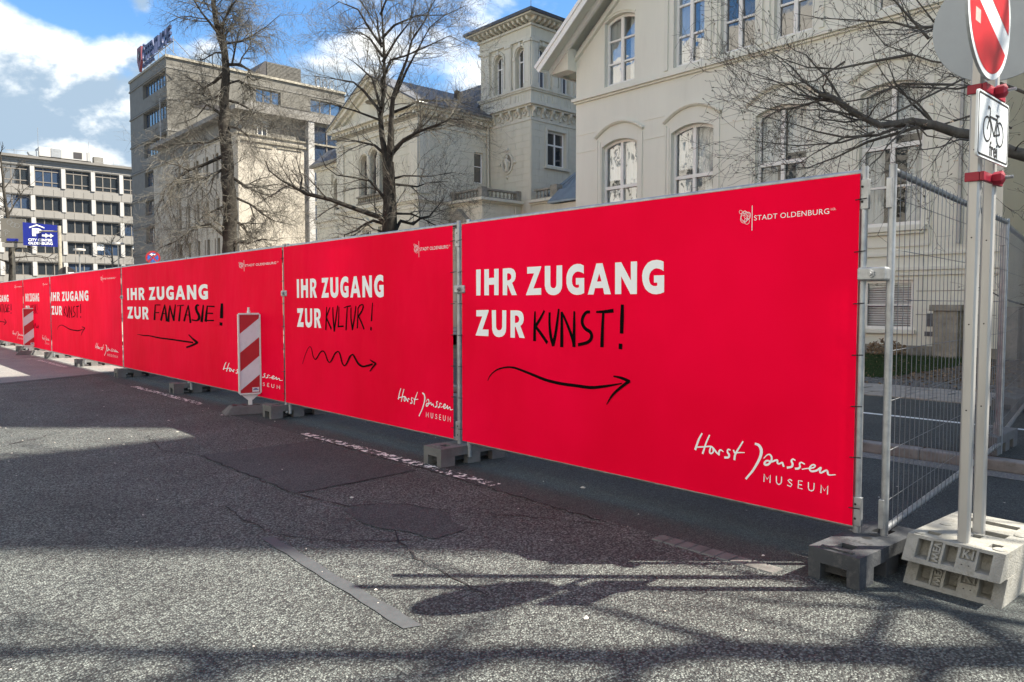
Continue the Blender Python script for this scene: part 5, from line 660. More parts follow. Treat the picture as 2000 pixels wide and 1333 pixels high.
# roof with deep overhang, boarded soffit and bargeboards
XF = XH-1.05; OV = .95; sl = .80
for s_ in (1,-1):
    ye = 12.21+s_*(6.87+OV); ze = 10.85-OV*sl; yr = 12.21; zr = 10.85+6.87*sl
    t = Vector((0, -s_, sl)).normalized(); nrm = Vector((0, s_*sl, 1)).normalized()
    def R(x, u, n, ye=ye, ze=ze, t=t, nrm=nrm): p = Vector((x, ye, ze))+t*u+nrm*n; return tuple(p)
    Lr = (Vector((0,yr,zr))-Vector((0,ye,ze))).length
    mb = MB(); mb.hexa([R(XF,0,0),R(XB,0,0),R(XB,Lr,0),R(XF,Lr,0),R(XF,0,.06),R(XB,0,.06),R(XB,Lr,.06),R(XF,Lr,.06)]); mb.build('soffit', M_CREAM_T, H)
    mb = MB(); mb.hexa([R(XF-.02,-.04,.063),R(XB,-.04,.063),R(XB,Lr,.063),R(XF-.02,Lr,.063),R(XF-.02,-.04,.16),R(XB,-.04,.16),R(XB,Lr,.16),R(XF-.02,Lr,.16)]); mb.build('roof', M_SLATE, H)
    for x_, n0, n1 in ((XF-.05,-.20,.12),(XF-.09,.0,.13)):
        mb = MB(); mb.hexa([R(x_,-.06,n0),R(x_+.048,-.06,n0),R(x_+.048,Lr+.1,n0),R(x_,Lr+.1,n0),R(x_,-.06,n1),R(x_+.048,-.06,n1),R(x_+.048,Lr+.1,n1),R(x_,Lr+.1,n1)]); mb.build('bargeboard', M_WFRAME, H)
    mb = MB(); mb.hexa([R(XF,-.03,-.18),R(XB,-.03,-.18),R(XB,0,-.18),R(XF,0,-.18),R(XF,-.03,.06),R(XB,-.03,.06),R(XB,0,.06),R(XF,0,.06)]); mb.build('eaves_board', M_WFRAME, H)
    mb = MB()
    for x_ in (XH-.52,): mb.hexa([R(x_,.0,-.17),R(x_+.12,.0,-.17),R(x_+.12,Lr,-.17),R(x_,Lr,-.17),R(x_,0,-.002),R(x_+.12,0,-.002),R(x_+.12,Lr,-.002),R(x_,Lr,-.002)])
    mb.build('rafter', M_WFRAME, H)
    # boxed eaves return and raking wall moulding
    mb = MB(); mb.hexa([(XH-.45,ye,ze-.14),(XH,ye,ze-.14),(XH,12.21+s_*6.87,ze-.14),(XH-.45,12.21+s_*6.87,ze-.14),(XH-.45,ye,ze-.02),(XH,ye,ze-.02),(XH,12.21+s_*6.87,10.85-.1),(XH-.45,12.21+s_*6.87,10.85-.1)]); mb.build('eaves_return', M_CREAM_T, H)
    mb = MB(); q0 = 12.21+s_*6.87
    mb.hexa([(XH-.12,q0,10.3),(XH+.01,q0,10.3),(XH+.01,12.21,10.3+6.87*sl),(XH-.12,12.21,10.3+6.87*sl),(XH-.12,q0,10.44),(XH+.01,q0,10.44),(XH+.01,12.21,10.44+6.87*sl),(XH-.12,12.21,10.44+6.87*sl)]); mb.build('raking_moulding', M_CREAM_T, H)

# right-hand recessed annexe with entrance steps
A = empty('entrance_annexe', (22.6,2.5,0), label='recessed grey side annexe with dark entrance steps at the right edge of the photo', cat='building')
F2 = FX(22.6)
o1 = dict(a0=3.6,a1=4.5,z0=1.2,z1=3.4,rise=0,dep=.2)
wl = facade(F2, -1.5, YR, 0, 9.5, [o1]); wl.poly([(22.6,-1.5,9.5),(30,-1.5,9.5),(30,YR-.01,9.5),(22.6,YR-.01,9.5)]); wl.poly([(22.6,-1.5,0),(30,-1.5,0),(30,-1.5,9.5),(22.6,-1.5,9.5)]); wl.build('wall', M_CREAM, A)
window(A, F2, o1, M_DFRAME, M_GLASS, (), (.8,))
for i in range(5):
    mb = MB(); mb.box(20.9+i*.3, 22.55, 3.2, 5.0, Z1+.17*i, Z1+.17*(i+1)-.004); mb.build('step', M_SETT, A, bevel=.01)
mb = MB(); mb.box(20.7,22.55,5.02,5.32,Z1,1.35); mb.build('stair_wall', M_STAIN, A)
# old gate pier / planter in front of the house
G = tag(empty('gate_pier', (19.9,6.25,Z1)), 'weathered brown stone pier with a flat cap against the cream house wall', 'pier')
MB().box(19.75,20.35,6.0,6.55,Z1,1.25).build('shaft', M_STAIN, G, bevel=.01); MB().box(19.68,20.42,5.93,6.62,1.252,1.40).build('cap', M_STAIN, G, bevel=.015)
# low hedge plants at the foot of the house
for i, (x, yy) in enumerate(((19.8,8.9),(19.7,7.6))):
    r = random.Random(30+i); mb = MB()
    for k in range(420):
        a = r.uniform(0,6.28); d = r.random()**.5*.45; z = r.uniform(.05,.5)*(1-d); s = r.uniform(.03,.06); c = Vector((x+d*cos(a), yy+d*sin(a), Z1+z)); u = Vector((r.uniform(-1,1),r.uniform(-1,1),r.uniform(-.5,1))).normalized(); v = u.orthogonal().normalized()
        mb.poly([c-u*s, c+v*s*.6, c+u*s, c-v*s*.6])
    root = empty('shrub', (x,yy,Z1), label=('small evergreen shrub at the house foot behind the red banner edge','low brown leafy plant nearest the stone pier by the house')[i], cat='shrub')
    mb.build('foliage', M_GRASS if i == 0 else mat('dead_leaf',(.2,.14,.08)), root)
# ------------------------------------------------------------------ villa with pediment
V = empty('pediment_villa', (24,38.5,0), label='pale classical villa with a triangular pediment behind the twin-stemmed tree', cat='villa')
F = FX(24.0)
va0, va1 = 34.13, 42.9
vops = [dict(a0=38.7-1.55,a1=38.7-.55,z0=7.95,z1=10.4,rise=.5,dep=.35), dict(a0=38.7-.45,a1=38.7+.45,z0=7.95,z1=10.6,rise=.45,dep=.35), dict(a0=38.7+.55,a1=38.7+1.55,z0=7.95,z1=10.4,rise=.5,dep=.35),
        dict(a0=37.3,a1=38.3,z0=3.4,z1=6.0,rise=0,dep=.25), dict(a0=39.1,a1=40.1,z0=3.4,z1=6.0,rise=0,dep=.25)]
wl = facade(F, va0, va1, 0, 12.1, vops)
FS = FY(34.13)
sop = [dict(a0=27.95,a1=28.65,z0=8.5,z1=10.3,rise=0,dep=.18)]
addm(wl, facade(FS, 24.0, 29.09, 0, 12.1, sop)); wl.poly([(24,42.9,0),(36,42.9,0),(36,42.9,12.1),(24,42.9,12.1)])
wl.build('wall', M_VILLA, V)
for o in vops: window(V, F, o, M_DFRAME if o['z0'] > 7 else M_WFRAME, M_GLASS, (.5,), (.68,), fw=.07, mw=.05)
for o in sop: window(V, FS, o, M_WFRAME, M_GLASS, (), (.55,), fw=.07, mw=.05)
# ashlar courses on both faces: raised plain courses with recessed joints
def courses(parent, F, a0, a1, z0, z1, h, openings, mt, proud=.018, blocks=None, seed=1, gap=.014):
    r = random.Random(seed); z = z0; row = 0
    while z < z1-.05:
        zt = min(z+h, z1); spans = [(a0, a1)]
        for o in openings:
            if o['z0']-.1 < zt and o['z1']+.12 > z:
                new = []
                for s in spans:
                    l, rr = o['a0']-.16, o['a1']+.16
                    if rr <= s[0] or l >= s[1]: new.append(s)
                    else:
                        if l > s[0]: new.append((s[0], l))
                        if rr < s[1]: new.append((rr, s[1]))
                spans = new
        for s in spans:
            cuts = [s[0]]
            if blocks:
                p = s[0]-(blocks/2 if row % 2 else 0)+blocks
                while p < s[1]-.15:
                    if p > s[0]+.15: cuts.append(p)
                    p += blocks
            cuts.append(s[1])
            for i in range(len(cuts)-1):
                mb = MB(); mb.fbox(F, cuts[i]+gap/2, cuts[i+1]-gap/2, z+gap/2, zt-gap/2, -proud-r.uniform(0,.003), .004)
                mb.build('stone_block' if blocks else 'stone_course', mt, parent)
        z += h; row += 1
courses(V, FS, 24.75, 29.05, 7.7, 11.6, .42, sop, M_VILLA)
courses(V, FS, 24.75, 26.0, 4.2, 7.0, .42, [], M_VILLA)
courses(V, F, 41.0, 42.1, 7.7, 11.2, .42, [], M_VILLA); courses(V, F, 34.95, 36.2, 7.7, 11.2, .42, [], M_VILLA)
courses(V, F, 40.9, 42.1, 3.6, 6.9, .42, [], M_VILLA); courses(V, F, 34.95, 36.6, 3.6, 6.9, .42, [], M_VILLA)
# corner pilasters
for a, b in ((34.10,34.9),(42.15,42.95)):
    mb = MB(); mb.fbox(F, a, b, 7.55, 11.25, -.10, .01); mb.fbox(F, a-.04, b+.04, 11.0, 11.25, -.14, .01); mb.build('pilaster', M_VILLA_T, V)
mb = MB(); mb.fbox(FS, 24.02, 24.72, 7.55, 11.25, -.09, .01); mb.build('pilaster', M_VILLA_T, V)
for nm, z0, z1, p, q in (('belt_course',7.05,7.16,.12,0),('belt_course',7.16,7.40,.2,0),('belt_course',6.75,7.045,.05,0),('architrave',11.3,11.55,.08,0),('architrave',11.55,11.62,.12,0),('frieze',11.62,12.0,.06,0),('cornice',12.0,12.12,.28,0),('cornice',12.12,12.32,.5,0)):
    mb = MB(); mb.hexa([(24-p,34.13-p,z0),(36,34.13-p,z0),(36,42.9+p,z0),(24-p,42.9+p,z0),(24-p,34.13-p,z1),(36,34.13-p,z1),(36,42.9+p,z1),(24-p,42.9+p,z1)])
    mb.build(nm, M_STAIN if (nm == 'frieze') else M_VILLA_T, V)
i = 0
y = 34.0
while y < 43.0:   # modillions under the cornice
    MB().box(23.62,23.93,y,y+.14,11.82,11.995).build('modillion', M_VILLA_T, V); y += .36
x = 24.2
while x < 29.0:
    MB().box(x,x+.14,33.75,34.06,11.82,11.995).build('modillion', M_VILLA_T, V); x += .36
# pediment
yc, hw, za, zb_ = 38.5, 4.9, 12.325, 14.75
mb = MB(); mb.poly([(23.98,yc-hw+.3,za),(23.98,yc+hw-.3,za),(23.98,yc,zb_-.1)]); mb.build('tympanum', M_VILLA, V)
for s in (1,-1):
    for n0, n1, x0, x1 in ((-.42,-.22,23.80,24.0),(-.218,.0,23.55,24.0),(.002,.10,23.42,24.0)):
        t = Vector((0,-s*hw,zb_-za)).normalized(); nn = Vector((0,s*(zb_-za),hw)).normalized(); b0 = Vector((0,yc+s*hw,za)); Lr = Vector((0,hw,zb_-za)).length
        def R(x,u,n): p = b0+t*u+nn*n; return (x,p.y,p.z)
        mb = MB(); mb.hexa([R(x0,.0,n0),R(x1,.0,n0),R(x1,Lr,n0),R(x0,Lr,n0),R(x0,0,n1),R(x1,0,n1),R(x1,Lr,n1),R(x0,Lr,n1)]); mb.build('raking_cornice', M_VILLA_T, V)
    mb = MB(); mb.hexa([(23.4,yc+s*(hw+.1),za-.02),(37,yc+s*(hw+.1),za-.02),(37,yc,zb_+.06),(23.4,yc,zb_+.06),(23.4,yc+s*(hw+.1),za+.08),(37,yc+s*(hw+.1),za+.08),(37,yc,zb_+.16),(23.4,yc,zb_+.16)]); mb.build('roof', M_SLATE, V)
mb = MB(); mb.tube([(23.9,yc+.0,13.3),(23.9,yc+.001,13.31)], .5, 20); mb.build('relief', M_STAIN, V)
# window surround of the big arched group + balustrade
for o in vops[:3]:
    c = (o['a0']+o['a1'])/2; h_ = .56; arc = [(c+h_,8.0)]+[(c+h_*cos(pi*q/12), o['z1']-o['rise']+h_*sin(pi*q/12)) for q in range(13)]+[(c-h_,8.0)]
    mb = MB(); sweep(mb, F, arc, [(0,0),(0,.08),(-.09,.10),(-.12,.03),(-.12,0)]); mb.build('arch_moulding', M_VILLA_T, V)
def balusters(parent, F, a0, a1, z0, z1, mt, sp=.24, c=-.1):
    mb = MB(); mb.fbox(F, a0, a1, z1-.10, z1, c-.13, c+.13); mb.build('handrail', mt, parent)
    mb = MB(); mb.fbox(F, a0, a1, z0, z0+.09, c-.12, c+.12); mb.build('plinth', mt, parent)
    n = max(1, int((a1-a0)/sp)); me = None
    for i in range(n):
        a = a0+(i+.5)*(a1-a0)/n; hh = z1-z0-.19; P = [F(a, z0+.09+hh*t, c) for t in (0,.08,.12,.32,.6,.78,.84,.92,1)]
        mb = MB(); mb.tube(P, [.065,.065,.04,.075,.04,.035,.055,.055,.06], 8); mb.build('baluster', mt, parent, smooth=True)
balusters(V, F, 37.0, 40.4, 7.42, 7.93, M_STAIN, c=-.12)
mb = MB(); mb.fbox(F, 34.7,42.3, 0, 3.2, -.1, .01); mb.build('plinth', M_STAIN, V)
mb = MB()
for c in (37.8,39.6):
    mb.prism([(c-.75,6.2),(c+.75,6.2),(c,6.65)], F, -.15, .01)
mb.build('window_pediment', M_VILLA_T, V)
# left wing, set back, with mansard
W2 = FX(24.9); lop = [dict(a0=44.3,a1=45.2,z0=7.35,z1=9.75,rise=.45,dep=.25), dict(a0=44.2,a1=45.3,z0=3.6,z1=5.6,rise=0,dep=.25)]
wl = facade(W2, 42.9, 47.6, 0, 10.9, lop); wl.poly([(24.9,47.6,0),(34,47.6,0),(34,47.6,10.9),(24.9,47.6,10.9)]); wl.build('wing_wall', M_VILLA, V)
for o in lop: window(V, W2, o, M_DFRAME, M_GLASSB, (.5,), (.6,), fw=.07)
for z0, z1, p in ((10.5,10.75,.12),(10.75,10.95,.35),(7.0,7.2,.15),(6.6,6.99,.05)):
    mb = MB(); mb.fbox(W2, 42.9, 47.6+p, z0, z1, -p, .01); mb.build('wing_cornice', M_VILLA_T if z0 < 10.6 else M_STAIN, V)
mb = MB(); mb.hexa([(24.6,42.9,10.96),(34,42.9,10.96),(34,47.95,10.96),(24.6,47.95,10.96),(25.6,42.9,12.0),(34,42.9,12.0),(34,47.2,12.0),(25.6,47.2,12.0)]); mb.build('mansard_roof', M_SLATE, V)
mb = MB(); mb.prism([(43.9,6.0),(45.6,6.0),(44.75,6.6)], W2, -.2, .01); mb.fbox(W2, 43.9,45.6,5.85,5.998,-.22,.01); mb.build('window_pediment', M_VILLA_T, V)
for s in (-.62,.62): mb = MB(); mb.fbox(W2, 44.75+s-.08,44.75+s+.08,9.4,10.1,-.12,.01); mb.build('console', M_VILLA_T, V)
# lower body roof behind: slate ridge between pediment and tower with chimney
mb = MB(); mb.hexa([(28.2,34.8,12.33),(40,34.8,12.33),(40,46,12.33),(28.2,46,12.33),(31,36,15.4),(40,36,15.4),(40,40,15.4),(31,40,15.4)]); mb.build('rear_roof', M_SLATE, V)
mb = MB(); mb.box(28.6,28.85,36.6,36.85,13.0,14.5); mb.build('chimney', M_DARKBOX, V)
mb = MB(); mb.tube([(23.4,34.06-.5,12.3),(36,34.06-.5,12.3)], .08, 8); mb.build('gutter', M_ZINC, V)
mb = MB(); mb.tube([(28.9,34.0,12.2),(28.92,33.98,7.7)], .07, 8); mb.build('downpipe', M_VILLA_T, V, smooth=True)

# ------------------------------------------------------------------ terrace porch with balustrade
T = empty('terrace_porch', (26.4,32.5,0), label='low terrace porch with stone balustrade and small pediment at the foot of the tower', cat='porch')
FT = FX(26.2); FTy = FY(31.3)
mb = MB(); mb.box(26.2,29.08,31.3,34.12,0,6.95); mb.box(26.9,29.085,34.12,34.125,0,.01); mb.build('wall', M_VILLA, T)
for z0, z1, p in ((6.95,7.05,.10),(7.05,7.2,.28),(6.4,6.5,.03)):
    mb = MB(); mb.box(26.2-p,29.075,31.3-p,34.1,z0,z1); mb.build('cornice', M_VILLA_T, T)
courses(T, FTy, 26.25, 29.0, 4.0, 6.38, .4, [], M_VILLA, blocks=1.1, seed=4)
courses(T, FT, 31.35, 34.0, 4.0, 6.38, .4, [], M_VILLA, blocks=1.1, seed=5)
mb = MB(); mb.prism([(32.1,5.9),(35.0-.95,5.9),(33.1,6.75)], FT, -.35, -.02); mb.build('small_pediment', M_STAIN, T)
mb = MB(); mb.fbox(FT, 32.0,34.1, 5.7,5.895,-.4,.0); mb.build('small_pediment_base', M_VILLA_T, T)
balusters(T, FT, 31.55, 34.05, 7.21, 7.75, M_STAIN, sp=.26, c=.15)
balusters(T, FTy, 26.6, 28.9, 7.21, 7.75, M_STAIN, sp=.26, c=.15)
for x, y in ((26.35,31.45),(28.95,31.45),(26.35,33.9)):
    mb = MB(); mb.box(x-.2,x+.2,y-.18,y+.18,7.202,7.80); mb.build('pedestal', M_STAIN, T, bevel=.01)
mb = MB(); mb.tube([(28.6,31.24,6.9),(28.6,31.24,4)], .05, 6); mb.build('downpipe', M_VILLA_T, T)

# ------------------------------------------------------------------ tower
TW = empty('belvedere_tower', (31,32.5,0), label='square stone belvedere tower with arched windows and bracketed flat roof', cat='tower')
X0, Y0 = 29.09, 30.5; Y1 = 34.1; X1 = 33.2
FA = FX(X0); FB = FY(Y0)
lowop = [dict(a0=30.38,a1=31.85,z0=9.3,z1=11.3,rise=0,dep=.2)]
lw = facade(FA, Y0, Y1+.9, 0, 11.9, []); addm(lw, facade(FB, X0, X1, 0, 11.9, lowop)); lw.poly([(X0,Y1+.9,0),(X1,Y1+.9,0),(X1,Y1+.9,12),(X0,Y1+.9,12)]); lw.build('lower_wall', M_VILLA, TW)
window(TW, FB, lowop[0], M_WFRAME, M_GLASS, (.5,), (.62,), fw=.09, mw=.08)
mb = MB(); o = lowop[0]
mb.fbox(FB,o['a0']-.2,o['a0']-.03,o['z0'],o['z1']+.2,-.06,.01); mb.fbox(FB,o['a1']+.03,o['a1']+.2,o['z0'],o['z1']+.2,-.06,.01); mb.fbox(FB,o['a0']-.03,o['a1']+.03,o['z1']+.03,o['z1']+.2,-.058,.01); mb.build('window_surround', M_VILLA_T, TW)
mb = MB(); mb.fbox(FB,o['a0']-.3,o['a1']+.3,o['z0']-.16,o['z0']-.01,-.16,.01); mb.build('window_sill', M_VILLA_T, TW)
courses(TW, FA, Y0+.02, 34.05, 7.3, 11.68, .365, [], M_VILLA, blocks=1.25, seed=6)
courses(TW, FB, X0+.02, X1, 7.9, 11.68, .365, [dict(a0=30.3,a1=31.95,z0=9.2,z1=11.45)], M_VILLA, blocks=1.25, seed=7)
courses(TW, FB, X0+.02, X1, 3.9, 7.0, .4, [], M_VILLA, blocks=1.2, seed=8)
# medallion
cy, cz = 32.42, 9.52
mb = MB()
ring = [(cy+.50*cos(2*pi*q/24), cz+.62*sin(2*pi*q/24)) for q in range(25)]; sweep(mb, FA, ring, [(0,0),(0,.10),(.09,.12),(.13,.04),(.13,0)])
mb.build('medallion_ring', M_VILLA_T, TW, smooth=True)
mb = MB(); mb.poly([FA(a,b,-.03) for a,b in [(cy+.5*cos(2*pi*q/24), cz+.62*sin(2*pi*q/24)) for q in range(24)]]); mb.build('medallion_field', M_STAIN, TW)
mb = MB(); P = [FA(cy+.05,cz-.42,-.05),FA(cy-.05,cz-.15,-.1),FA(cy+.03,cz+.12,-.12),FA(cy+.0,cz+.28,-.1)]; mb.tube(P,[.16,.13,.15,.08],8)
mb.tube([FA(cy,cz+.30,-.1),FA(cy+.01,cz+.46,-.09)],[.09,.07],8); mb.tube([FA(cy-.02,cz+.18,-.12),FA(cy-.25,cz+.05,-.1),FA(cy-.2,cz-.2,-.08)],.05,6); mb.tube([FA(cy+.04,cz+.18,-.12),FA(cy+.26,cz+.3,-.08)],.05,6); mb.build('relief_figure', M_VILLA, TW, smooth=True)
mb = MB(); 
for a, b in ((0,.80),(0,-.80),(.66,0),(-.66,0)): mb.tube([FA(cy+a*.88,cz+b*.9,-.05),FA(cy+a,cz+b,-.05),FA(cy+a*1.12,cz+b*1.12,-.02)],[.09,.10,.02],8)
mb.build('medallion_drops', M_VILLA_T, TW, smooth=True)
def band(nm, z0, z1, p, mt=None, parent=TW):
    mb = MB(); mb.box(X0-p,X1+p,Y0-p,Y1+.75+p,z0,z1); return mb.build(nm, mt or M_VILLA_T, parent)
band('architrave',11.70,11.86,.05); band('frieze',11.86,12.42,.015,M_VILLA); band('ledge',12.42,12.52,.22); band('ledge',12.52,12.72,.34)
for k in range(6):   # scroll brackets and swags of the frieze
    for FF, a in ((FA, Y0+.12+k*.72),(FB, X0+.12+k*.72)):
        mb = MB(); mb.prism([(-.02,11.88),(-.10,11.9),(-.12,12.1),(-.26,12.25),(-.28,12.418),(-.02,12.418)], (lambda c,z,q,FF=FF,a=a: FF(a+q,z,c)), -.08, .08); mb.build('bracket', M_VILLA_T, TW)
        mb = MB(); mb.tube([FF(a+.16+.4*t, 12.30-.28*sin(pi*t), -.06) for t in (0,.15,.3,.5,.7,.85,1)], [.03,.04,.055,.065,.055,.04,.03], 6); mb.tube([FF(a+.36,12.3,-.03),FF(a+.36,12.3,-.07)],.07,8); mb.build('swag', M_VILLA_T, TW, smooth=True)
        for q in range(6):
            pass
# panelled attic zone
band('panel_zone',12.72,13.35,.02,M_VILLA)
for k in range(2):
    for FF, a in ((FA, Y0+.55+k*1.9),(FB, X0+.55+k*1.9)):
        for j in range(4):
            mb = MB(); mb.fbox(FF, a+j*.24, a+j*.24+.15, 12.82, 13.22, -.05, -.015); mb.build('panel', M_VILLA_T, TW)
        mb = MB(); mb.fbox(FF, a+1.1, a+1.6, 12.80, 13.26, -.06, -.015); mb.fbox(FF, a+1.18, a+1.52, 12.9, 13.16, -.08, -.055); mb.build('panel', M_VILLA_T, TW)
band('sill_course',13.35,13.45,.10); band('sill_course',13.45,13.55,.16)
tops = []
for FF, base in ((FA, Y0),(FB, X0)):
    for c in (.86,2.72): tops.append((FF, dict(a0=base+c-.37,a1=base+c+.37,z0=13.56,z1=15.85,rise=.37,dep=.28)))
for idx, (FF, lim) in enumerate(((FA,(Y0,Y1+.75)),(FB,(X0,X1)))):
    ww = facade(FF, lim[0], lim[1], 13.55, 16.9, [o for f_, o in tops if f_ is FF]); 
    if idx == 0: ww.poly([(X0,Y1+.75,13.5),(X1,Y1+.75,13.5),(X1,Y1+.75,17),(X0,Y1+.75,17)])
    ww.build('upper_wall', M_VILLA, TW)
for i, (FF, o) in enumerate(tops):
    window(TW, FF, o, M_WFRAME, M_GLASSB if i > 1 else M_GLASS, (.5,), (.68,), fw=.07, mw=.07)
    c = (o['a0']+o['a1'])/2; arc = [(c+.44,15.4)]+[(c+.44*cos(pi*q/12), 15.48+.44*sin(pi*q/12)) for q in range(13)]+[(c-.44,15.4)]
    mb = MB(); sweep(mb, FF, arc, [(0,0),(0,.07),(-.10,.09),(-.13,.02),(-.13,0)]); mb.build('arch_moulding', M_VILLA_T, TW)
    mb = MB(); mb.fbox(FF, c-.07,c+.07,15.86,16.12,-.12,.01); mb.build('keystone', M_VILLA_T, TW)
    for s in (-1,1):
        mb = MB(); a, b = sorted((c+s*.40, c+s*.56)); mb.fbox(FF, a,b,13.56,15.2,-.06,.01); mb.fbox(FF, a-.03,b+.03,15.2,15.38,-.10,.01); mb.build('impost', M_VILLA_T, TW)
for FF, base in ((FA,Y0),(FB,X0)):
    for c in (-.04,1.56,3.45):
        mb = MB(); mb.fbox(FF, base+c, base+c+.46, 13.56, 16.0, -.13, .005); mb.fbox(FF, base+c+.08, base+c+.38, 13.8, 15.8, -.15, -.125); mb.build('pilaster', M_VILLA_T, TW)
        mb = MB(); mb.fbox(FF, base+c-.05, base+c+.51, 16.0, 16.16, -.19, .005); mb.fbox(FF, base+c-.05, base+c+.51, 13.552, 13.75, -.17, .005); mb.build('capital', M_VILLA_T, TW)
band('architrave',16.17,16.32,.12); band('frieze',16.32,16.85,.05,M_VILLA); band('cornice',16.85,16.97,.16)
for k in range(13):
    for FF, a in ((FA, Y0-.12+k*.375),(FB, X0-.12+k*.375)):
        mb = MB(); mb.prism([(0,16.98),(-.44,17.08),(-.52,17.25),(0,17.25)], (lambda c,z,q,FF=FF,a=a: FF(a+q,z,c)), -.075, .075); mb.build('bracket', M_VILLA_T, TW)
band('soffit_board',17.255,17.33,.66); band('roof_edge',17.33,17.50,.76,M_SLATE)
mb = MB(); z = 17.5; xc, yc2 = (X0+X1)/2, (Y0+Y1+.75)/2; c4 = [(X0-.74,Y0-.74,z),(X1+.74,Y0-.74,z),(X1+.74,Y1+1.49,z),(X0-.74,Y1+1.49,z)]
for i in range(4): mb.poly([c4[i],c4[(i+1) % 4],(xc,yc2,18.35)])
mb.build('roof', M_SLATE, TW)
mb = MB(); mb.tube([(xc,yc2,18.2),(xc,yc2,19.8)], .02, 5); mb.build('lightning_rod', M_ZINC, TW)

# right link building with zinc roof
K = empty('zinc_roof_annexe', (30,28,0), label='low annexe with zinc lean-to roof between the tower and the gabled house', cat='building')
FK = FX(29.09)
mb = MB(); mb.box(29.095,40,24,30.49,0,6.95); mb.build('wall', M_VILLA, K)
for z0,z1,p in ((6.95,7.05,.1),(7.05,7.2,.26)): mb = MB(); mb.box(29.09-p,33,28.2,30.48,z0,z1); mb.build('cornice', M_VILLA_T, K)
balusters(K, FK, 28.95, 30.3, 7.21, 7.8, M_STAIN, sp=.26, c=.15)
mb = MB(); mb.box(29.05,29.5,28.45,28.95,7.202,7.9); mb.build('pedestal', M_STAIN, K, bevel=.01)
mb = MB(); mb.hexa([(29.3,24,7.3),(40,24,7.3),(40,30.45,7.3),(29.3,29.9,7.3),(30.5,24,8.8),(40,24,8.8),(40,28.2,8.8),(30.5,28.2,8.8)]); mb.build('roof', M_METROOF, K)
for k in range(9):
    mb = MB(); y = 24.4+k*.62; yt = min(y, 28.1); mb.tube([(29.3,y if y < 29.8 else 29.8,7.33),(30.5,yt*.9+2.6 if y > 26 else yt,8.83)], .025, 4); mb.build('standing_seam', M_METROOF, K)
mb = MB(); mb.hexa([(28.2,22,6.75),(29.09,22,6.75),(29.09,28.3,6.75),(28.2,28.3,6.75),(28.2,22,6.85),(29.09,22,7.6),(29.09,28.3,7.6),(28.2,28.3,6.85)]); mb.build('lean_to_roof', M_METROOF, K)
mb = MB(); mb.box(28.4,29.09,22.2,28.1,0,6.7); mb.build('lean_to_wall', M_VILLA, K)

# ------------------------------------------------------------------ pale stone block with slit windows
PB = empty('pale_stone_block', (26,63,0), label='pale limestone office block with narrow slit windows behind the thick tree trunk', cat='building')
FC = FX(22.0); FCy = FY(53.9)
cops = []
for (z0, z1) in ((11.0,12.95),(7.7,9.5),(4.4,6.5)):
    for k in range(6): cops.append(dict(a0=66.0-k*2.1,a1=67.1-k*2.1,z0=z0,z1=z1,rise=0,dep=.7))
wl = facade(FC, 53.9, 73.2, 0, 13.8, cops); wl.poly([(22,73.2,0),(34,73.2,0),(34,73.2,13.8),(22,73.2,13.8)]); 
yops = [dict(a0=23.5,a1=24.3,z0=13.9,z1=14.9,rise=0,dep=.3)]
addm(wl, facade(FCy, 22.0, 27.55, 0, 13.8, [])); wl.build('wall', M_LSTONE, PB)
for o in cops: window(PB, FC, o, M_DFRAME, M_GLASS, (), (.6,), fw=.07, mw=.06)
for k in range(2):
    mb = MB(); mb.fbox(FC, 53.9, 73.2, (7.0,10.2)[k], (7.0,10.2)[k]+.02, -.012, .01); mb.build('joint_band', M_STAIN, PB)
for k in range(8):
    mb = MB(); a = 54.6+k*2.1; mb.fbox(FC, a+1.35, a+1.5, 3, 13.7, -.08, .01); 
    if a < 66: mb.build('rib', M_LSTONE, PB)
mb = MB(); mb.box(22.5,40,54.3,73,13.8,15.5); mb.build('attic_wall', M_GSTONE, PB)
mb = MB(); mb.box(21.9,31.5,53.8,73.3,13.8,13.92); mb.build('ledge', M_STAIN, PB)
mb = MB(); mb.box(21.75,40,53.6,73.4,15.5,15.85); mb.build('cornice', M_OFFICE, PB)
mb = MB(); mb.fbox(FCy, 22.3,27.5,13.35,13.5,-.12,.01); mb.fbox(FCy, 23.0,24.6,13.0,13.2,-.06,.01); mb.fbox(FCy,25.0,27.0,13.1,13.2,-.06,.01); mb.build('ledge', M_STAIN, PB)
mb = MB(); mb.prism([(23.2,14.6),(24.8,14.6),(24.0,15.4)], FY(54.28), -.15, .01); mb.build('small_gable', M_LSTONE, PB)
window(PB, FY(54.28), dict(a0=23.6,a1=24.4,z0=13.95,z1=14.58,rise=0,dep=-.01), M_WFRAME, M_GLASSB, (.5,), ())
mb = MB(); mb.fbox(FCy, 27.45,27.95,0,15.5,-.25,.3); mb.build('white_pilaster', M_OWHITE, PB)
# glazed stair between the pilaster and the villa
mb = MB(); mb.box(27.96,31.6,54.05,60,0,15.5); mb.build('stair_core', M_DARKBOX, PB)
for k in range(3):
    for j in range(5):
        z = .3+j*3.05
        mb = MB(); mb.fbox(FCy, 28.0+k*1.15, 29.1+k*1.15, z, z+2.75, .05, .10); mb.build('stair_pane', M_GLASSB, PB)
for k in range(4): mb = MB(); mb.fbox(FCy, 27.97+k*1.15-.03, 27.97+k*1.15+.06, 0, 15.4, -.02, .12); mb.build('mullion', M_DFRAME, PB)
for j in range(6): mb = MB(); mb.fbox(FCy, 27.96, 31.6, j*3.05, j*3.05+.28, .0, .13); mb.build('floor_band', M_STAIN, PB)

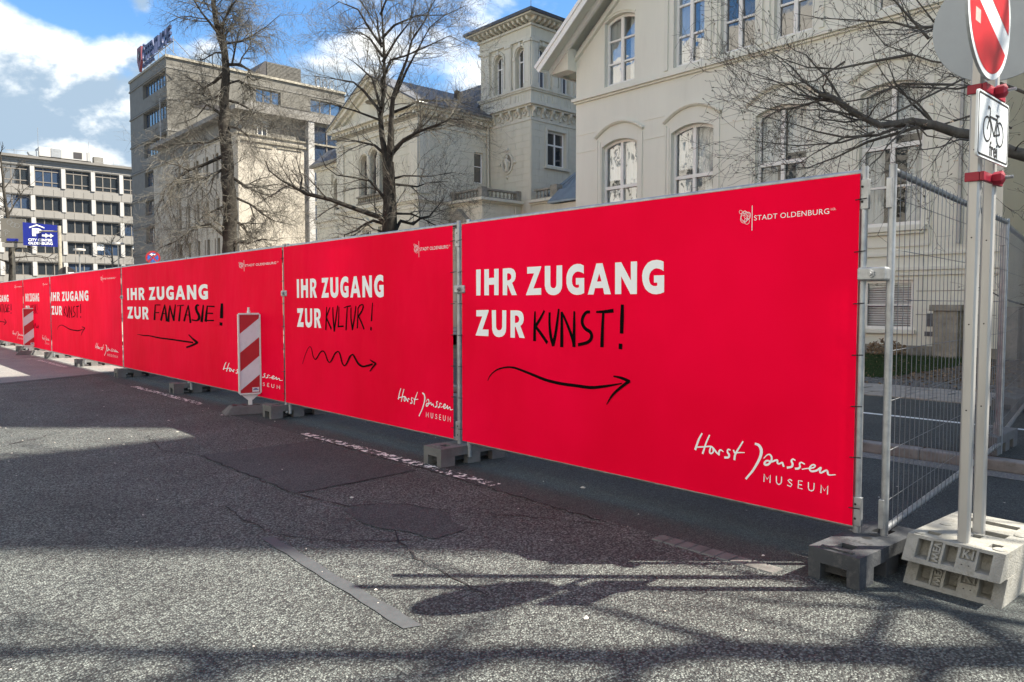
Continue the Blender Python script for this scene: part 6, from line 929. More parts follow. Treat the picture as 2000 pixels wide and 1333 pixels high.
# ------------------------------------------------------------------ grey insurance building
B = empty('grey_office_tower', (32,88,0), label='tall grey clad office building with ribbon windows and blue roof lettering', cat='building')
FBx = FX(26.0); FBy = FY(81.65); bz = [(24.0,25.4),(20.7,22.25),(17.5,19.0),(14.3,15.8),(11.2,12.7),(8.1,9.7),(4.9,6.5)]
grooves = [25.85,22.65,19.45,16.35,13.2,10.1,7.0]
bops = [dict(a0=81.95,a1=89.6,z0=z0,z1=z1+.15,rise=0,dep=.35) for z0,z1 in bz]
facade(FBx, 81.65, 94.5, 0, 26.95, bops, dep=.35).build('wall', M_GSTONE, B)
b2 = [dict(a0=35.5,a1=38.4,z0=24.0,z1=25.5,rise=0,dep=.35), dict(a0=42.1,a1=46.2,z0=24.0,z1=25.5,rise=0,dep=.35)]
ww = facade(FBy, 26, 46.6, 23.2, 26.95, b2); addm(ww, facade(FBy, 26, 46.6, 0, 23.2, [])); ww.build('wall', M_GSTONE2, B)
mb = MB(); mb.poly([(26,94.5,0),(46.6,94.5,0),(46.6,94.5,26.9),(26,94.5,26.9)]); mb.poly([(46.6,81.65,0),(46.6,94.5,0),(46.6,94.5,26.9),(46.6,81.65,26.9)]); mb.poly([(26,81.65,26.8),(46.6,81.65,26.8),(46.6,94.5,26.8),(26,94.5,26.8)]); mb.build('wall', M_GSTONE, B)
for z in grooves:
    mb = MB(); mb.fbox(FBx, 81.66, 94.55, z, z+.10, -.03, -.002); mb.build('shadow_gap', M_DARKBOX, B)
    mb = MB(); mb.fbox(FBx, 81.64, 94.60, z-.16, z-.002, -.09, -.001); mb.build('floor_ledge', M_GSTONE, B)
for z in grooves: mb = MB(); mb.box(26.0,46.6,81.60,81.648,z-.1,z+.12); mb.build('shadow_gap', M_GSTONE, B)
mb = MB(); mb.box(28.5,35.0,81.58,81.599,22.2,22.75); mb.box(38.4,42.1,81.58,81.64,23.9,24.0); mb.build('dark_band', M_DARKBOX, B)
mb = MB(); mb.box(25.9,46.7,81.5,94.6,26.8,27.05); mb.build('parapet', M_STAIN, B)
mb = MB(); mb.box(34,46.9,81.35,81.64,23.2,23.75); mb.build('white_band', M_OFFICE, B)
for o in bops: window(B, FBx, o, M_GSTONE2, M_GLASSB, (.125,.25,.375,.5,.625,.75,.875), (), fw=.06, mw=.10)
for o in b2: window(B, FBy, o, M_DFRAME, M_GLASSB, (.33,.66), (), fw=.09, mw=.14)
mb = MB(); mb.tube([(25.7,82.9,22.8),(25.7,82.9,17.0)], .07, 6); mb.build('vent_pipe', M_OWHITE, B)
mb = MB(); mb.hexa([(35.4,83,26.8),(41.6,83,26.8),(41.6,90,26.8),(35.4,90,26.8),(37.2,83,29.1),(41.6,83,29.1),(41.6,90,29.1),(37.2,90,29.1)]); mb.build('louvred_plant_room', M_DARKBOX, B)
for k in range(14):
    mb = MB(); mb.box(37.4,41.55,82.93,82.995,27.0+k*.15,27.07+k*.15); mb.build('louvre', M_GSTONE, B)
mb = MB()
for k in range(3): mb.tube([(43.6+k*.9+.3*cos(q*pi/6),82.6,27.9+.55*sin(q*pi/6)) for q in range(13)], .07, 5)
mb.tube([(43.2,82.6,27.1),(43.2,82.6,28.9)],.04,5); mb.tube([(46.2,82.6,27.1),(46.2,82.6,28.9)],.04,5); mb.build('roof_ducts', M_ZINC, B)
# roof lettering: every letter its own solid piece
RS = empty('roof_sign', (25.9,85,27.05), label='dark blue raised letters with red shield on the grey building roof', cat='sign')
word = 'ÖFFENTLICHE'; wdt = {'I':.45,'L':.8,'F':.82,'E':.85,'T':.85}; tot = sum(wdt.get(c,1) for c in word)+.12*(len(word)-1); a = 89.2; full = 89.2-80.0
for ch in word:
    w_ = wdt.get(ch,1)*full/tot; hh = 1.55 if ch != 'Ö' else 1.9
    mb = MB(); text_mb(mb, ch, (lambda u,v,c,a=a,w_=w_,hh=hh: (25.9+c, a-u*w_, 28.0+v*hh)), bold=.02, depth=.22); mb.build('letter', M_NAVY, RS); a -= w_+.12*full/tot
mb = MB(); text_mb(mb, 'OLDENBURG', (lambda u,v,c: (25.9+c, 89.2-u*3.9, 27.3+v*.55)), bold=.02, depth=.12); mb.build('subtitle_letters', M_NAVY, RS)
mb = MB(); mb.prism([(91.0,29.9),(89.6,29.9),(89.55,28.4),(90.3,27.2),(91.05,28.4)], FX(25.9), 0, .25); mb.build('shield', mat('shield_maroon',(.13,.02,.035),.5), RS)
mb = MB(); mb.prism([(90.75,29.1),(90.3,29.5),(89.85,29.1),(90.3,28.3)], FX(25.9), -.03, -.001); mb.build('shield_emblem', M_SBLACK, RS)
mb = MB(); mb.prism([(90.45,29.0),(90.3,29.2),(90.15,29.0),(90.3,28.7)], FX(25.9), -.05, -.031); mb.build('shield_emblem', M_OWHITE, RS)
mb = MB()
for y in (80.3,82.6,85,87.5,89.8): mb.tube([(26.3,y,26.9),(26.3,y,28.6)],.05,5); mb.tube([(26.3,y,28.4),(28.0,y,26.9)],.04,5)
mb.tube([(26.3,80.1,28.1),(26.3,90.5,28.1)],.05,5); mb.build('support_frame', M_ZINC, RS)

# ------------------------------------------------------------------ far office slab closing the street
A = empty('concrete_office_block', (20,130,0), label='long pale concrete office block with dark window bands closing the street', cat='building')
FO = FY(125.0); rows = [(18.2,20.95),(14.8,16.85),(11.75,13.7),(8.65,10.5),(5.5,7.4),(2.4,4.4)]
pil = [21.28-3.86*k for k in range(5,0,-1)]+[21.28+3.86*k for k in range(5)]
oops = []
for k in range(len(pil)-1):
    for z0, z1 in rows: oops.append(dict(a0=pil[k]+.32,a1=pil[k+1]-.32,z0=z0,z1=z1,rise=0,dep=.3))
facade(FO, pil[0], pil[-1], 0, 21.6, oops, dep=.3).build('wall', M_OFFICE, A)
for n_, o in enumerate(oops):
    if o['a0'] < 9: 
        window(A, FO, o, M_DFRAME, M_GLASS, (), (), fw=.1); continue
    window(A, FO, o, M_DFRAME, M_GLASSB if (n_*7) % 5 == 0 else M_GLASS, (.333,.667), (.25,.82) if o['z0'] > 18 else (), fw=.10, mw=.13)
rb = random.Random(8)
for o in oops:
    if o['a0'] > 13 and rb.random() < .3:
        j = rb.randrange(3); w_ = (o['a1']-o['a0'])/3; a_ = o['a0']+j*w_+.1; mb = MB(); mb.fbox(FO, a_, a_+w_-.18, o['z1']-rb.choice((.35,.6,1.0)), o['z1']-.1, .275, .285); mb.build('window_blind', M_CURT, A)
for a in pil:
    for z0, z1 in rows:
        mb = MB(); mb.fbox(FO, a-.26, a+.26, z0-.05, z1+.05, -.14, .01); mb.build('pilaster', M_OWHITE, A)
for z0,z1 in rows:   # precast spandrel panels
    for k in range(len(pil)-1):
        for j in range(3):
            w_ = 3.86/3
            if pil[k] > 13: mb = MB(); mb.fbox(FO, pil[k]+j*w_+.02, pil[k]+(j+1)*w_-.02, z1+.12, z1+1.02, -.05, .002); mb.build('spandrel_panel', M_OFFICE, A)
mb = MB(); mb.fbox(FO, pil[0]-.3, pil[-1]+.3, 21.6, 22.0, -.15, .5); mb.build('cornice', M_OFFICE, A); mb = MB(); mb.fbox(FO, pil[0]-.3, pil[-1]+.3, 22.0, 22.35, -.5, 12); mb.build('cornice', M_OFFICE_D, A)
mb = MB(); mb.hexa([(22.6,127,22.9),(29.4,127,22.9),(29.4,130,22.9),(22.6,130,22.9),(22.6,127,24.2),(29.4,127,24.2),(29.4,130,24.2),(22.6,130,24.2)]); mb.build('air_handling_unit', M_OWHITE, A)
mb = MB(); mb.box(27.0,28.1,126.95,126.998,23.1,24.0); mb.build('vent_grille', M_DARKBOX, A); mb = MB(); mb.box(24.1,25.4,126.95,126.998,22.95,24.15); mb.build('vent_panel', M_ZINC, A)
mb = MB(); mb.box(22.6,29.4,127.2,129.8,22.36,22.9); mb.build('unit_base', M_DARKBOX, A)
mb = MB(); mb.hexa([(21.4,127,22.9),(22.5,127,22.7),(22.5,128,22.7),(21.4,128,22.9),(21.2,127,23.3),(22.5,127,23.6),(22.5,128,23.6),(21.2,128,23.3)]); mb.build('duct_cowl', M_SGREY, A)
mb = MB(); mb.box(29.7,31.0,127,128,22.4,23.7); mb.build('cooling_unit', M_GSTONE, A)
for x, h_ in ((22.45,3.3),(29.0,2.2),(19.5,1.1),(32.3,1.0)):
    mb = MB(); mb.tube([(x,126.8,22.3),(x,126.8,22.35+h_+(1.2 if x < 30 and x > 20 else 0))], .035, 5); mb.build('antenna', M_ZINC, A)
mb = MB(); mb.tube([(18.5,126.9,23.2),(21.2,126.9,23.4)],.03,4); mb.tube([(29.8,126.6,22.9),(34,126.6,22.8)],.03,4); mb.build('roof_rail', M_ZINC, A)

# ------------------------------------------------------------------ blocks outside the view: added shade casters, then houses opposite
def plain_block(name, x0, x1, y0, y1, h, fx, label, mt, flh=3.3, spacing=2.8, face='-X'):
    R0 = empty(name, ((x0+x1)/2,(y0+y1)/2,0), label=label, cat='building')
    ops_ = []; n = int((y1-y0-1)/spacing); m_ = int((h-2)/flh)
    for i in range(n):
        for j in range(m_): ops_.append(dict(a0=y0+.9+i*spacing,a1=y0+.9+i*spacing+1.3,z0=1.2+j*flh,z1=1.2+j*flh+1.9,rise=0,dep=.2))
    Fm = FX(x0) if face == '-X' else (lambda a,b,c=0.0: (x1-c,a,b))
    facade(Fm, y0, y1, 0, h, ops_).build('wall', mt, R0)
    other = x1 if face == '-X' else x0
    mb = MB(); mb.poly([(other,y0,0),(other,y1,0),(other,y1,h),(other,y0,h)])
    for yy in (y0,y1): mb.poly([(x0,yy,0),(x1,yy,0),(x1,yy,h),(x0,yy,h)])
    mb.poly([(x0,y0,h),(x1,y0,h),(x1,y1,h),(x0,y1,h)]); mb.build('wall', mt, R0)
    mb = MB(); mf = MB()
    for o in ops_:
        mb.poly([Fm(o['a0'],o['z0'],.19),Fm(o['a1'],o['z0'],.19),Fm(o['a1'],o['z1'],.19),Fm(o['a0'],o['z1'],.19)])
        c = (o['a0']+o['a1'])/2; mf.fbox(Fm, c-.04,c+.04,o['z0'],o['z1'],.12,.17); mf.fbox(Fm, o['a0'],o['a1'],o['z0']+1.2,o['z0']+1.27,.125,.17)
    tag(mb.build('window_pane', M_GLASS, R0), kind='stuff'); tag(mf.build('window_frame', M_WFRAME, R0), kind='stuff')
    return R0
plain_block('shade_block', 16.5, 30, -3.9, 1.6, 27.5, None, 'tall cream block added beyond the right edge to shade the road', M_CREAM)  # added out of view so its shadow falls across the road
plain_block('shade_block', 16.52, 29.9, -7.5, -3.92, 17.5, None, 'lower cream block added between the two taller shade blocks to let sun through', M_CREAM)  # added with a low roof so a strip of sun reaches the road
plain_block('shade_tower', 16.5, 22, -9.7, -7.52, 27.5, None, 'narrow tall block added at the far right end to shade the road', M_CREAM, spacing=2.0)  # added to shade the road between the sunlit strip and the foreground
plain_block('rear_shade_block', 41, 56, 6, 30, 40, None, 'tall grey block added unseen behind the gabled house to shade the tower and villa', M_GSTONE2)  # hidden block added to keep sun off the tower and villa side
plain_block('opposite_house', -26, -13, -22, 6, 22, None, 'white rendered house on the opposite side of the street, nearer one', mat('white_render',(.62,.60,.56),.85,var=.05,vscale=.6), face='+X')
plain_block('opposite_house', -26, -13.6, 8, 74, 24, None, 'pale rendered house on the opposite side of the street, farther one', mat('white_render2',(.58,.56,.51),.85,var=.05,vscale=.6), face='+X')
# ------------------------------------------------------------------ construction fence
FXP = 4.14
def make_fence(L=3.46):
    root = empty('construction_fence')
    zt, zb = 2.128, .192; mb = MB()
    for y in (.03, L-.03):
        m_ = MB(); m_.tube([(0,y,.06),(0,y,2.16)], .021, 12); m_.local('upright', M_GALV, root, smooth=True)
        for z0 in (.20, 1.93):
            m_ = MB(); m_.box(-.024,.004,y-.032,y+.032,z0,z0+.16); m_.local('stiffener_plate', M_GALV, root, bevel=.003)
            for dz in (.04,.12): m_ = MB(); m_.tube([(-.0255,y,z0+dz),(-.0245,y,z0+dz)], .007, 8); m_.local('plate_hole', M_SBLACK, root)
    for z, nm in ((zt,'top_tube'),(zb,'bottom_tube')):
        m_ = MB(); m_.tube([(0,.03,z),(0,L-.03,z)], .019, 10); m_.local(nm, M_GALV, root, smooth=True)
    n = int((L-.1)/.1)
    for i in range(n): y = .1+i*(L-.2)/(n-1); mb.tube([(.021,y,zb-.02),(.021,y,zt+.02)], .0021, 4, cap=False)
    for j in range(7): z = .36+j*.27; mb.tube([(.017,.02,z),(.017,L-.02,z)], .0021, 4, cap=False)
    w = mb.local('wire_mesh', M_WIRE, root); w['kind'] = 'stuff'
    return root
fence0 = make_fence()
def place_fence(o, x, y, rz, label): o.location = (x, y, 0); o.rotation_euler = (0,0,rz); tag(o, label, 'fence', 'construction fence panels'); return o
ends = [1.70, 5.24, 8.74, 12.22, 15.78, 19.0, 22.25, 26.0, 29.5]
fl = ['nearest galvanised fence panel carrying the large red banner with the long curved arrow','fence panel carrying the red banner with the wavy arrow','fence panel behind the right half of the straight-arrow banner','fence panel behind the left half of the straight-arrow banner',
      'fence panel behind the right half of the second curved-arrow banner','fence panel behind the left half of the second curved-arrow banner','fence panel carrying the narrow far banner behind the small beacon','fence panel behind the right half of the farthest banner','farthest fence panel, cut by the left edge of the photo']
for i, y in enumerate(ends):
    o = fence0 if i == 0 else copy_tree(fence0)
    place_fence(o, FXP, y, 0, fl[i])
    nxt = ends[i+1] if i+1 < len(ends) else 33.0; o.scale = (1, (nxt-y-.04)/3.46 if i else 1, 1)
for k, (x, y, rz, lab) in enumerate(((4.16,1.60,-radians(90-5.7),'bare wire mesh fence panel turned away from the street at the right'),(7.62,1.98,-radians(90-9.5),'bare wire mesh fence panel beyond the sign posts at the right edge'),(11.05,2.55,-radians(90-12),'bare wire mesh fence panel farthest along the side path'))):
    o = copy_tree(fence0); place_fence(o, x, y, rz, lab)
# couplers joining the uprights
def coupler(x0, x1, y, z, lab, rz=0):
    root = empty('coupler', (x0,y,z), label=lab, cat='clamp', group='clamps joining the fence panels')
    m_ = MB(); m_.box(x0-.034,x0+.03,y-.075,y+.075,z-.036,z+.036); m_.build('clamp_plate', M_GALV, root, bevel=.01)
    m_ = MB(); m_.tube([(x0-.048,y,z),(x0-.03,y,z)], .022, 6); m_.tube([(x0-.06,y,z),(x0-.045,y,z)], .011, 8); m_.build('bolt', M_GALV, root, smooth=True)
coupler(4.125, 4.2, 1.665, 1.58, 'steel clamp joining the two uprights at the near fence corner')
coupler(4.13, 4.2, 5.22, 1.55, 'steel clamp between the wavy-arrow banner and the nearest banner')
coupler(4.13, 4.2, 8.72, 1.55, 'steel clamp between the straight-arrow and wavy-arrow banners')
coupler(4.13, 4.2, 15.76, 1.55, 'steel clamp at the gap right of the second curved-arrow banner')

# ------------------------------------------------------------------ banners
BX = 4.108
def banner(yl, width, word, arrow, su, ou, label, alt=1.0):
    """yl = left (far) end as seen from the street"""
    root = empty('banner', (BX, yl-width/2, .2), label=label, cat='banner', group='red banners on the construction fence')
    P = lambda u, v, c=0.0: (BX-c, yl-u, .2+v)
    H_ = 1.92; nu, nv = max(10, int(width*8)), 10; mb = MB(); r = random.Random(int(yl*10))
    ph = r.uniform(0,6)
    def wob(u, v): return .004*sin(u*2.3+ph)*sin(v*1.6+1)+.003*sin(u*5.1+v*2+ph)
    for i in range(nu):
        for j in range(nv):
            a, b = i*width/nu, (i+1)*width/nu; c, d = j*H_/nv, (j+1)*H_/nv
            mb.poly([P(a,c),P(b,c),P(b,d),P(a,d)])
    mb.build('banner_sheet', M_RED, root)
    def flat(polys, nm, m, c):
        k = 0; q = MB()
        for pl in polys: q.poly([P(u,v,c+.00003*k) for u,v in pl]); k += 1
        return q.build(nm, m, root)
    mx_ = width-.05
    # bold lettering, traced outlines
    for idx, L_ in enumerate(LETTERS):
        q = MB(); loops = [[Vector((u*su+ou, v, 0)) for u, v in lp] for lp in L_]
        allp = [p for lp in loops for p in lp]; k = len(q.v); q.v += [P(p.x, p.y, .0025) for p in allp]
        for t in tessellate_polygon(loops): q.f.append(tuple(k+i for i in t))
        q.build('headline_letter', M_WHITE, root)
    cut = {13:(3,5,8,9,11,13),16:(3,5,7,9,11,14,16),22:(3,6,9,11,14,15,16,20,22)}[len(word[0])]; k0 = 0
    for k1 in cut: flat(ribbon(word[0][k0:k1], *word[1:]), 'handwritten_letter', M_BLACK, .0025); k0 = k1
    flat(ribbon(*arrow), 'hand_drawn_arrow', M_BLACK, .0025)
    for a_, b_ in ((0,5),(5,6),(6,8),(8,9),(9,10),(10,11),(11,12),(12,13)): flat(ribbon(SIGNATURE[a_:b_], su, ou), 'signature_stroke', M_WHITE, .0025)
    
    for st in MUSEUM[:3]+[MUSEUM[3:5]]+MUSEUM[5:]: flat(ribbon(st if isinstance(st[0], list) else [st], su, ou), 'museum_letter', M_WHITE, .0025)
    flat(ribbon(CREST[:8], su, ou), 'line_crest', M_WHITE, .0025); flat(ribbon(CREST[8:], su, ou), 'divider_line', M_WHITE, .0025)
    b = STADT_BOX; q = MB()
    u0, v0 = b[0]; u1, v1 = b[1]; h_ = (b[2][1]-b[0][1])*1.0
    vv = (v0+v1)/2-.005; text_mb(q, 'STADT OLDENBURG', (lambda u,v,c: P((u0+(u1-u0)*u)*su+ou, vv+v*h_, .0025)), spacing=1.05); 
    u2 = b[3][0]; u3 = b[4][0]; text_mb(q, 'I.O.', (lambda u,v,c: P((u2+(u3-u2)*u)*su+ou, vv+h_*.6+v*h_*.4, .0025))); q.build('city_lettering', M_WHITE, root)
    # dark cable ties looped round the uprights
    q = MB()
    for k in range(7):
        for uu in (-.012, width+.012): v = .10+k*.28; q.tube([P(uu-.03,v,.012),P(uu+.03,v+.004,.012)], .003, 4)
    tag(q.build('cable_tie', M_SBLACK, root), kind='stuff')
    return root
# handwriting measured on the wide banner is brought back to unit width first
def unstretch(S_, s): return [[(u/s, v, w*.8) for u, v, w in st] for st in S_]
FANT_U = unstretch(FANTASIE, 2.15); ARR_U = unstretch(ARROW_STRAIGHT, 2.15)
banner(5.19, 3.45, (KUNST,), (ARROW_CURVED,), 1.0, 0, 'large nearest red banner with the handwritten word KUNST and a long curved arrow')
banner(8.72, 3.40, (KULTUR,1,-.0), (ARROW_WAVY,1,-.0), .968, .155, 'red banner with the handwritten word KULTUR above a wavy arrow')
banner(15.74, 6.98, (FANT_U,2.15,0), (ARR_U,2.15,0), 2.10, -.09, 'red banner with FANTASIE and a straight arrow, partly behind the striped beacon')
banner(22.22, 6.40, (KUNST,1.9,-.3), (ARROW_CURVED,1.85,0), 1.92, -.3, 'smaller distant red banner with KUNST, left of the straight-arrow banner')
banner(25.96, 3.64, (KULTUR,1.0,.0), (ARROW_WAVY,1.0,.0), 1.0, .1, 'narrow far red banner half hidden by the small striped beacon')
banner(33.0, 6.95, (FANT_U,2.1,0), (ARR_U,2.1,0), 2.1, -.1, 'farthest red banner, its left half cut off by the edge of the photo')

# ------------------------------------------------------------------ concrete feet
def make_foot(mt):
    root = empty('ballast_block'); L_, W_, H_ = .72, .27, .16
    hs = [dict(a0=.10,a1=.18,z0=.09,z1=.18,rise=0,dep=.06), dict(a0=.50,a1=.60,z0=.09,z1=.18,rise=0,dep=.06)]
    top = facade((lambda a,b,c=0.0: (a,b,H_-c)), 0, L_, 0, W_, hs)
    k = .085
    top.poly([(0,0,k),(L_,0,k),(L_,0,H_),(0,0,H_)]); top.poly([(0,W_,k),(L_,W_,k),(L_,W_,H_),(0,W_,H_)]); top.poly([(0,0,k),(0,W_,k),(0,W_,H_),(0,0,H_)]); top.poly([(L_,0,k),(L_,W_,k),(L_,W_,H_),(L_,0,H_)]); top.poly([(0,0,k),(L_,0,k),(L_,W_,k),(0,W_,k)])
    top.local('top_slab', mt, root)
    for a, b in ((0,.15),(.29,.43),(.57,.72)):
        for c, d in ((0,.065),(.205,.27)): m_ = MB(); m_.box(a,b,c,d,0,k-.0005); m_.local('leg', mt, root)
    m_ = MB(); m_.box(.05,.67,.066,.204,.03,k-.001); m_.local('core', M_CFOOT2, root)
    m_ = MB(); m_.box(.03,.05,.05,.22,H_+.0003,H_+.009); m_.local('lug', mt, root)
    m_ = MB(); text_mb(m_, 'HERAS', (lambda u,v,c: (.24+v*.03, .06+.14*(1-u), H_+.0012)), bold=.01); m_.local('cast_lettering', M_CFOOT2, root)
    for a in (.36,.44):
        m_ = MB(); m_.disc((a,.135), .026, (lambda x,y: (x,y,H_+.001))); m_.local('socket', M_SBLACK, root)
    return root
feet = [(3.71,1.80,-3,'dark grey fence foot at the near corner, largest of the concrete feet'),(3.84,5.42,-2,'lighter grey fence foot under the gap left of the nearest banner'),(3.93,9.02,-2,'grey fence foot right beside the base of the nearer beacon'),
        (3.90,12.5,-3,'low fence foot under the middle of the straight-arrow banner'),(3.97,15.95,-2,'fence foot under the gap left of the straight-arrow banner'),(4.0,19.35,-1,'fence foot under the middle of the second curved-arrow banner'),
        (4.0,22.7,-2,'far fence foot just right of the small beacon'),(3.95,26.5,0,'far fence foot just left of the small beacon'),(3.9,30.3,0,'farthest visible fence foot near the left edge'),
        (7.3,2.12,2,'fence foot behind the sign posts beside the kerb'),(10.6,2.7,3,'fence foot far along the side path at the right edge')]
foot0 = make_foot(M_CFOOT); foot1 = None
for i, (x, y, rz, lab) in enumerate(feet):
    if i == 1: foot1 = make_foot(M_CFOOTB)
    o = foot0 if i == 0 else foot1 if i == 1 else copy_tree(foot1)
    z = .0 if x < 7 else .101
    o.location = (x, y-.27 if rz <= 0 else y-.15, z); o.rotation_euler = (0,0,radians(rz)); tag(o, lab, 'fence foot', 'concrete feet of the fence')
    if i == 9: o.location = (7.42, 1.92, z)
# ------------------------------------------------------------------ guide beacons
def make_beacon():
    root = empty('guide_beacon'); P = lambda u, v, c=0.0: (u, c, v)   # faces -Y
    m_ = MB(); w, z0, z1 = .14, .24, 1.30
    out = [(-w,z0),(w,z0),(w,z1),(-w,z1)]
    m_.prism([(-w,z0+.02),(-w+.02,z0),(w-.02,z0),(w,z0+.02),(w,z1-.02),(w-.02,z1),(-w+.02,z1),(-w,z1-.02)], P, 0, .05); m_.local('body', M_PLASTIC, root, bevel=.006)
    for a, b, c, d in ((-w-.002,-w+.018,z0+.02,z1-.02),(w-.018,w+.002,z0+.02,z1-.02)):
        m_ = MB(); m_.fbox(P,a,b,c,d,-.014,.0); m_.local('rim', M_PLASTIC, root, bevel=.004)
    for c, d in ((z0+.0,z0+.02),(z1-.02,z1+.0)): m_ = MB(); m_.fbox(P,-w+.018,w-.018,c,d,-.0135,.0); m_.local('rim', M_PLASTIC, root, bevel=.004)
    # reflective sheet with slanted red and white stripes
    i0, i1, h0, h1 = -w+.02, w-.02, z0+.022, z1-.022; WW = i1-i0
    m_ = MB(); m_.poly([P(i0,h0,-.003),P(i1,h0,-.003),P(i1,h1,-.003),P(i0,h1,-.003)]); m_.local('white_sheet', M_SWHITE, root)
    def clip(poly, zlo, zhi):
        for lim, sgn in ((zlo,1),(zhi,-1)):
            outp = []
            for i in range(len(poly)):
                a, b = poly[i], poly[(i+1) % len(poly)]; ina = (a[1]-lim)*sgn >= 0; inb = (b[1]-lim)*sgn >= 0
                if ina: outp.append(a)
                if ina != inb: t = (lim-a[1])/(b[1]-a[1]); outp.append((a[0]+(b[0]-a[0])*t, lim))
            poly = outp
            if not poly: return poly
        return poly
    rise, per = .20, .49
    for k in range(-1,4):
        s0 = h1-.245-k*per+.0; pl = clip([(i0,s0),(i1,s0+rise),(i1,s0+rise+.245),(i0,s0+.245)], h0, h1)
        if len(pl) > 2: m_ = MB(); m_.poly([P(a,b,-.0045) for a,b in pl]); m_.local('red_stripe', M_SRED, root)
    m_ = MB(); m_.fbox(P, w-.115, w-.03, h0+.01, h0+.07, -.0075,-.005); m_.local('sticker', M_SWHITE, root)
    m_ = MB(); m_.fbox(P, w-.105, w-.04, h0+.035, h0+.045, -.0085,-.0076); m_.fbox(P, w-.09, w-.055, h0+.05, h0+.06, -.0085,-.0076); m_.local('sticker_print', M_BLUE, root)
    m_ = MB(); m_.tube([(0,.025,z1),(0,.025,z1+.03),(0,.025,z1+.035),(0,.025,z1+.075)], [.022,.022,.016,.016], 10); m_.local('top_peg', M_PLASTIC, root, smooth=True)
    m_ = MB(); m_.prism([(-.11,z0-.001),(.11,z0-.001),(.035,z0-.07),(-.035,z0-.07)], P, .01, .045); m_.local('foot_taper', M_PLASTIC, root)
    m_ = MB(); m_.box(-.022,.022,.0,.05,.1,z0-.065); m_.local('foot_post', M_PLASTIC, root)
    # moulded base block
    m_ = MB(); a, b, h = .34, .20, .105
    m_.hexa([(-a,-b+.02,0),(a,-b+.02,0),(a,b+.02,0),(-a,b+.02,0),(-a+.10,-b+.09,h),(a-.10,-b+.09,h),(a-.10,b-.05,h),(-a+.10,b-.05,h)]); m_.local('base', M_RUBBER, root, bevel=.015)
    for x in (-.2,-.08,.09,.2): m_ = MB(); m_.fbox((lambda p,q,c=0.0: (p,q,h+c)), x-.025,x+.025,-.04,.09,.001,.006); m_.local('base_slot', M_SBLACK, root)
    return root
b0 = make_beacon(); b0.location = (3.97,9.46,0); b0.rotation_euler = (0,0,radians(-14)); tag(b0,'larger red and white striped guide beacon in front of the straight-arrow banner','beacon','striped guide beacons')
b1 = copy_tree(b0); b1.location = (4.0,24.6,0); b1.rotation_euler = (0,0,radians(-10)); tag(b1,'small distant red and white striped guide beacon near the left edge','beacon','striped guide beacons')

# ------------------------------------------------------------------ stacked recycled base plates
def make_plate():
    root = empty('ballast_plate'); X0_, X1_, Y0_, Y1_, h = 0, .80, -.22, .22, .122; s = .075
    Fs = lambda a, b, c=0.0: (s*b/h+c, a, b)                     # sloping front, faces -X
    pk = [dict(a0=.105,a1=.165,z0=.022,z1=.108,rise=0,dep=.075), dict(a0=-.02,a1=.04,z0=.022,z1=.108,rise=0,dep=.075), dict(a0=-.17,a1=-.11,z0=.022,z1=.108,rise=0,dep=.075), dict(a0=.052,a1=.096,z0=.018,z1=.112,rise=0,dep=.018), dict(a0=-.10,a1=-.032,z0=.062,z1=.112,rise=0,dep=.018)]
    mb = facade(Fs, Y0_, Y1_, 0, h, pk)
    for o in pk: mb.poly([Fs(o['a0'],o['z0'],o['dep']),Fs(o['a1'],o['z0'],o['dep']),Fs(o['a1'],o['z1'],o['dep']),Fs(o['a0'],o['z1'],o['dep'])])
    tp = lambda a, b, c=0.0: (a, b, h-c)
    hl = [dict(a0=.14,a1=.19,z0=.10,z1=.165,rise=0,dep=.07), dict(a0=.25,a1=.31,z0=-.05,z1=.0,rise=0,dep=.07),dict(a0=.34,a1=.42,z0=-.13,z1=.05,rise=0,dep=.07),dict(a0=.14,a1=.21,z0=-.17,z1=-.12,rise=0,dep=.07),dict(a0=.55,a1=.62,z0=-.12,z1=.12,rise=0,dep=.07)]
    addm(mb, facade(tp, s, X1_-s, Y0_, Y1_, hl, dep=.07))
    for yy in (Y0_, Y1_): mb.poly([(0,yy,0),(X1_,yy,0),(X1_-s,yy,h),(s,yy,h)])
    mb.poly([(X1_,Y0_,0),(X1_,Y1_,0),(X1_-s,Y1_,h),(X1_-s,Y0_,h)]); mb.poly([(.0,Y0_,.001),(X1_,Y0_,.001),(X1_,Y1_,.001),(0,Y1_,.001)])
    mb.local('plate_body', M_RECYC, root)
    for a in (.105+.03,): pass
    m_ = MB(); text_mb(m_, 'WEV', (lambda u,v,c: Fs(.092-.036*v, .022+u*.086, .0175-c)), bold=.03, depth=.014); m_.local('moulded_letters', M_RECYC, root)
    m_ = MB(); text_mb(m_, 'K1', (lambda u,v,c: Fs(-.042-u*.048, .068+v*.036, .0175-c)), bold=.02, depth=.014); m_.local('moulded_letters', M_RECYC, root)
    for x, y in ((.12,.19),(.13,-.19),(.38,.17),(.45,-.18),(.68,.17),(.68,-.17)):
        m_ = MB(); m_.tube([(x,y*.92,h-.001),(x,y*.92,h+.004),(x,y*.92,h+.008)], [.03,.028,.018], 14); m_.local('stud', M_RECYC, root, smooth=True)
    for a in (-.05,-.08): m_ = MB(); m_.tube([Fs(a,.04,-.0008),Fs(a,.04,-.0004)], .004, 6); m_.local('pin_hole', M_SBLACK, root)
    return root
p0 = make_plate(); p0.location = (3.985,1.21,0); p0.rotation_euler = (0,0,radians(-2)); tag(p0,'lower of two stacked grey recycled base plates under the sign posts','base plate','stacked base plates')
p1 = copy_tree(p0); p1.location = (3.965,1.215,.1225); p1.rotation_euler = (0,0,radians(-3)); tag(p1,'upper of two stacked grey recycled base plates, holding both sign posts','base plate','stacked base plates')

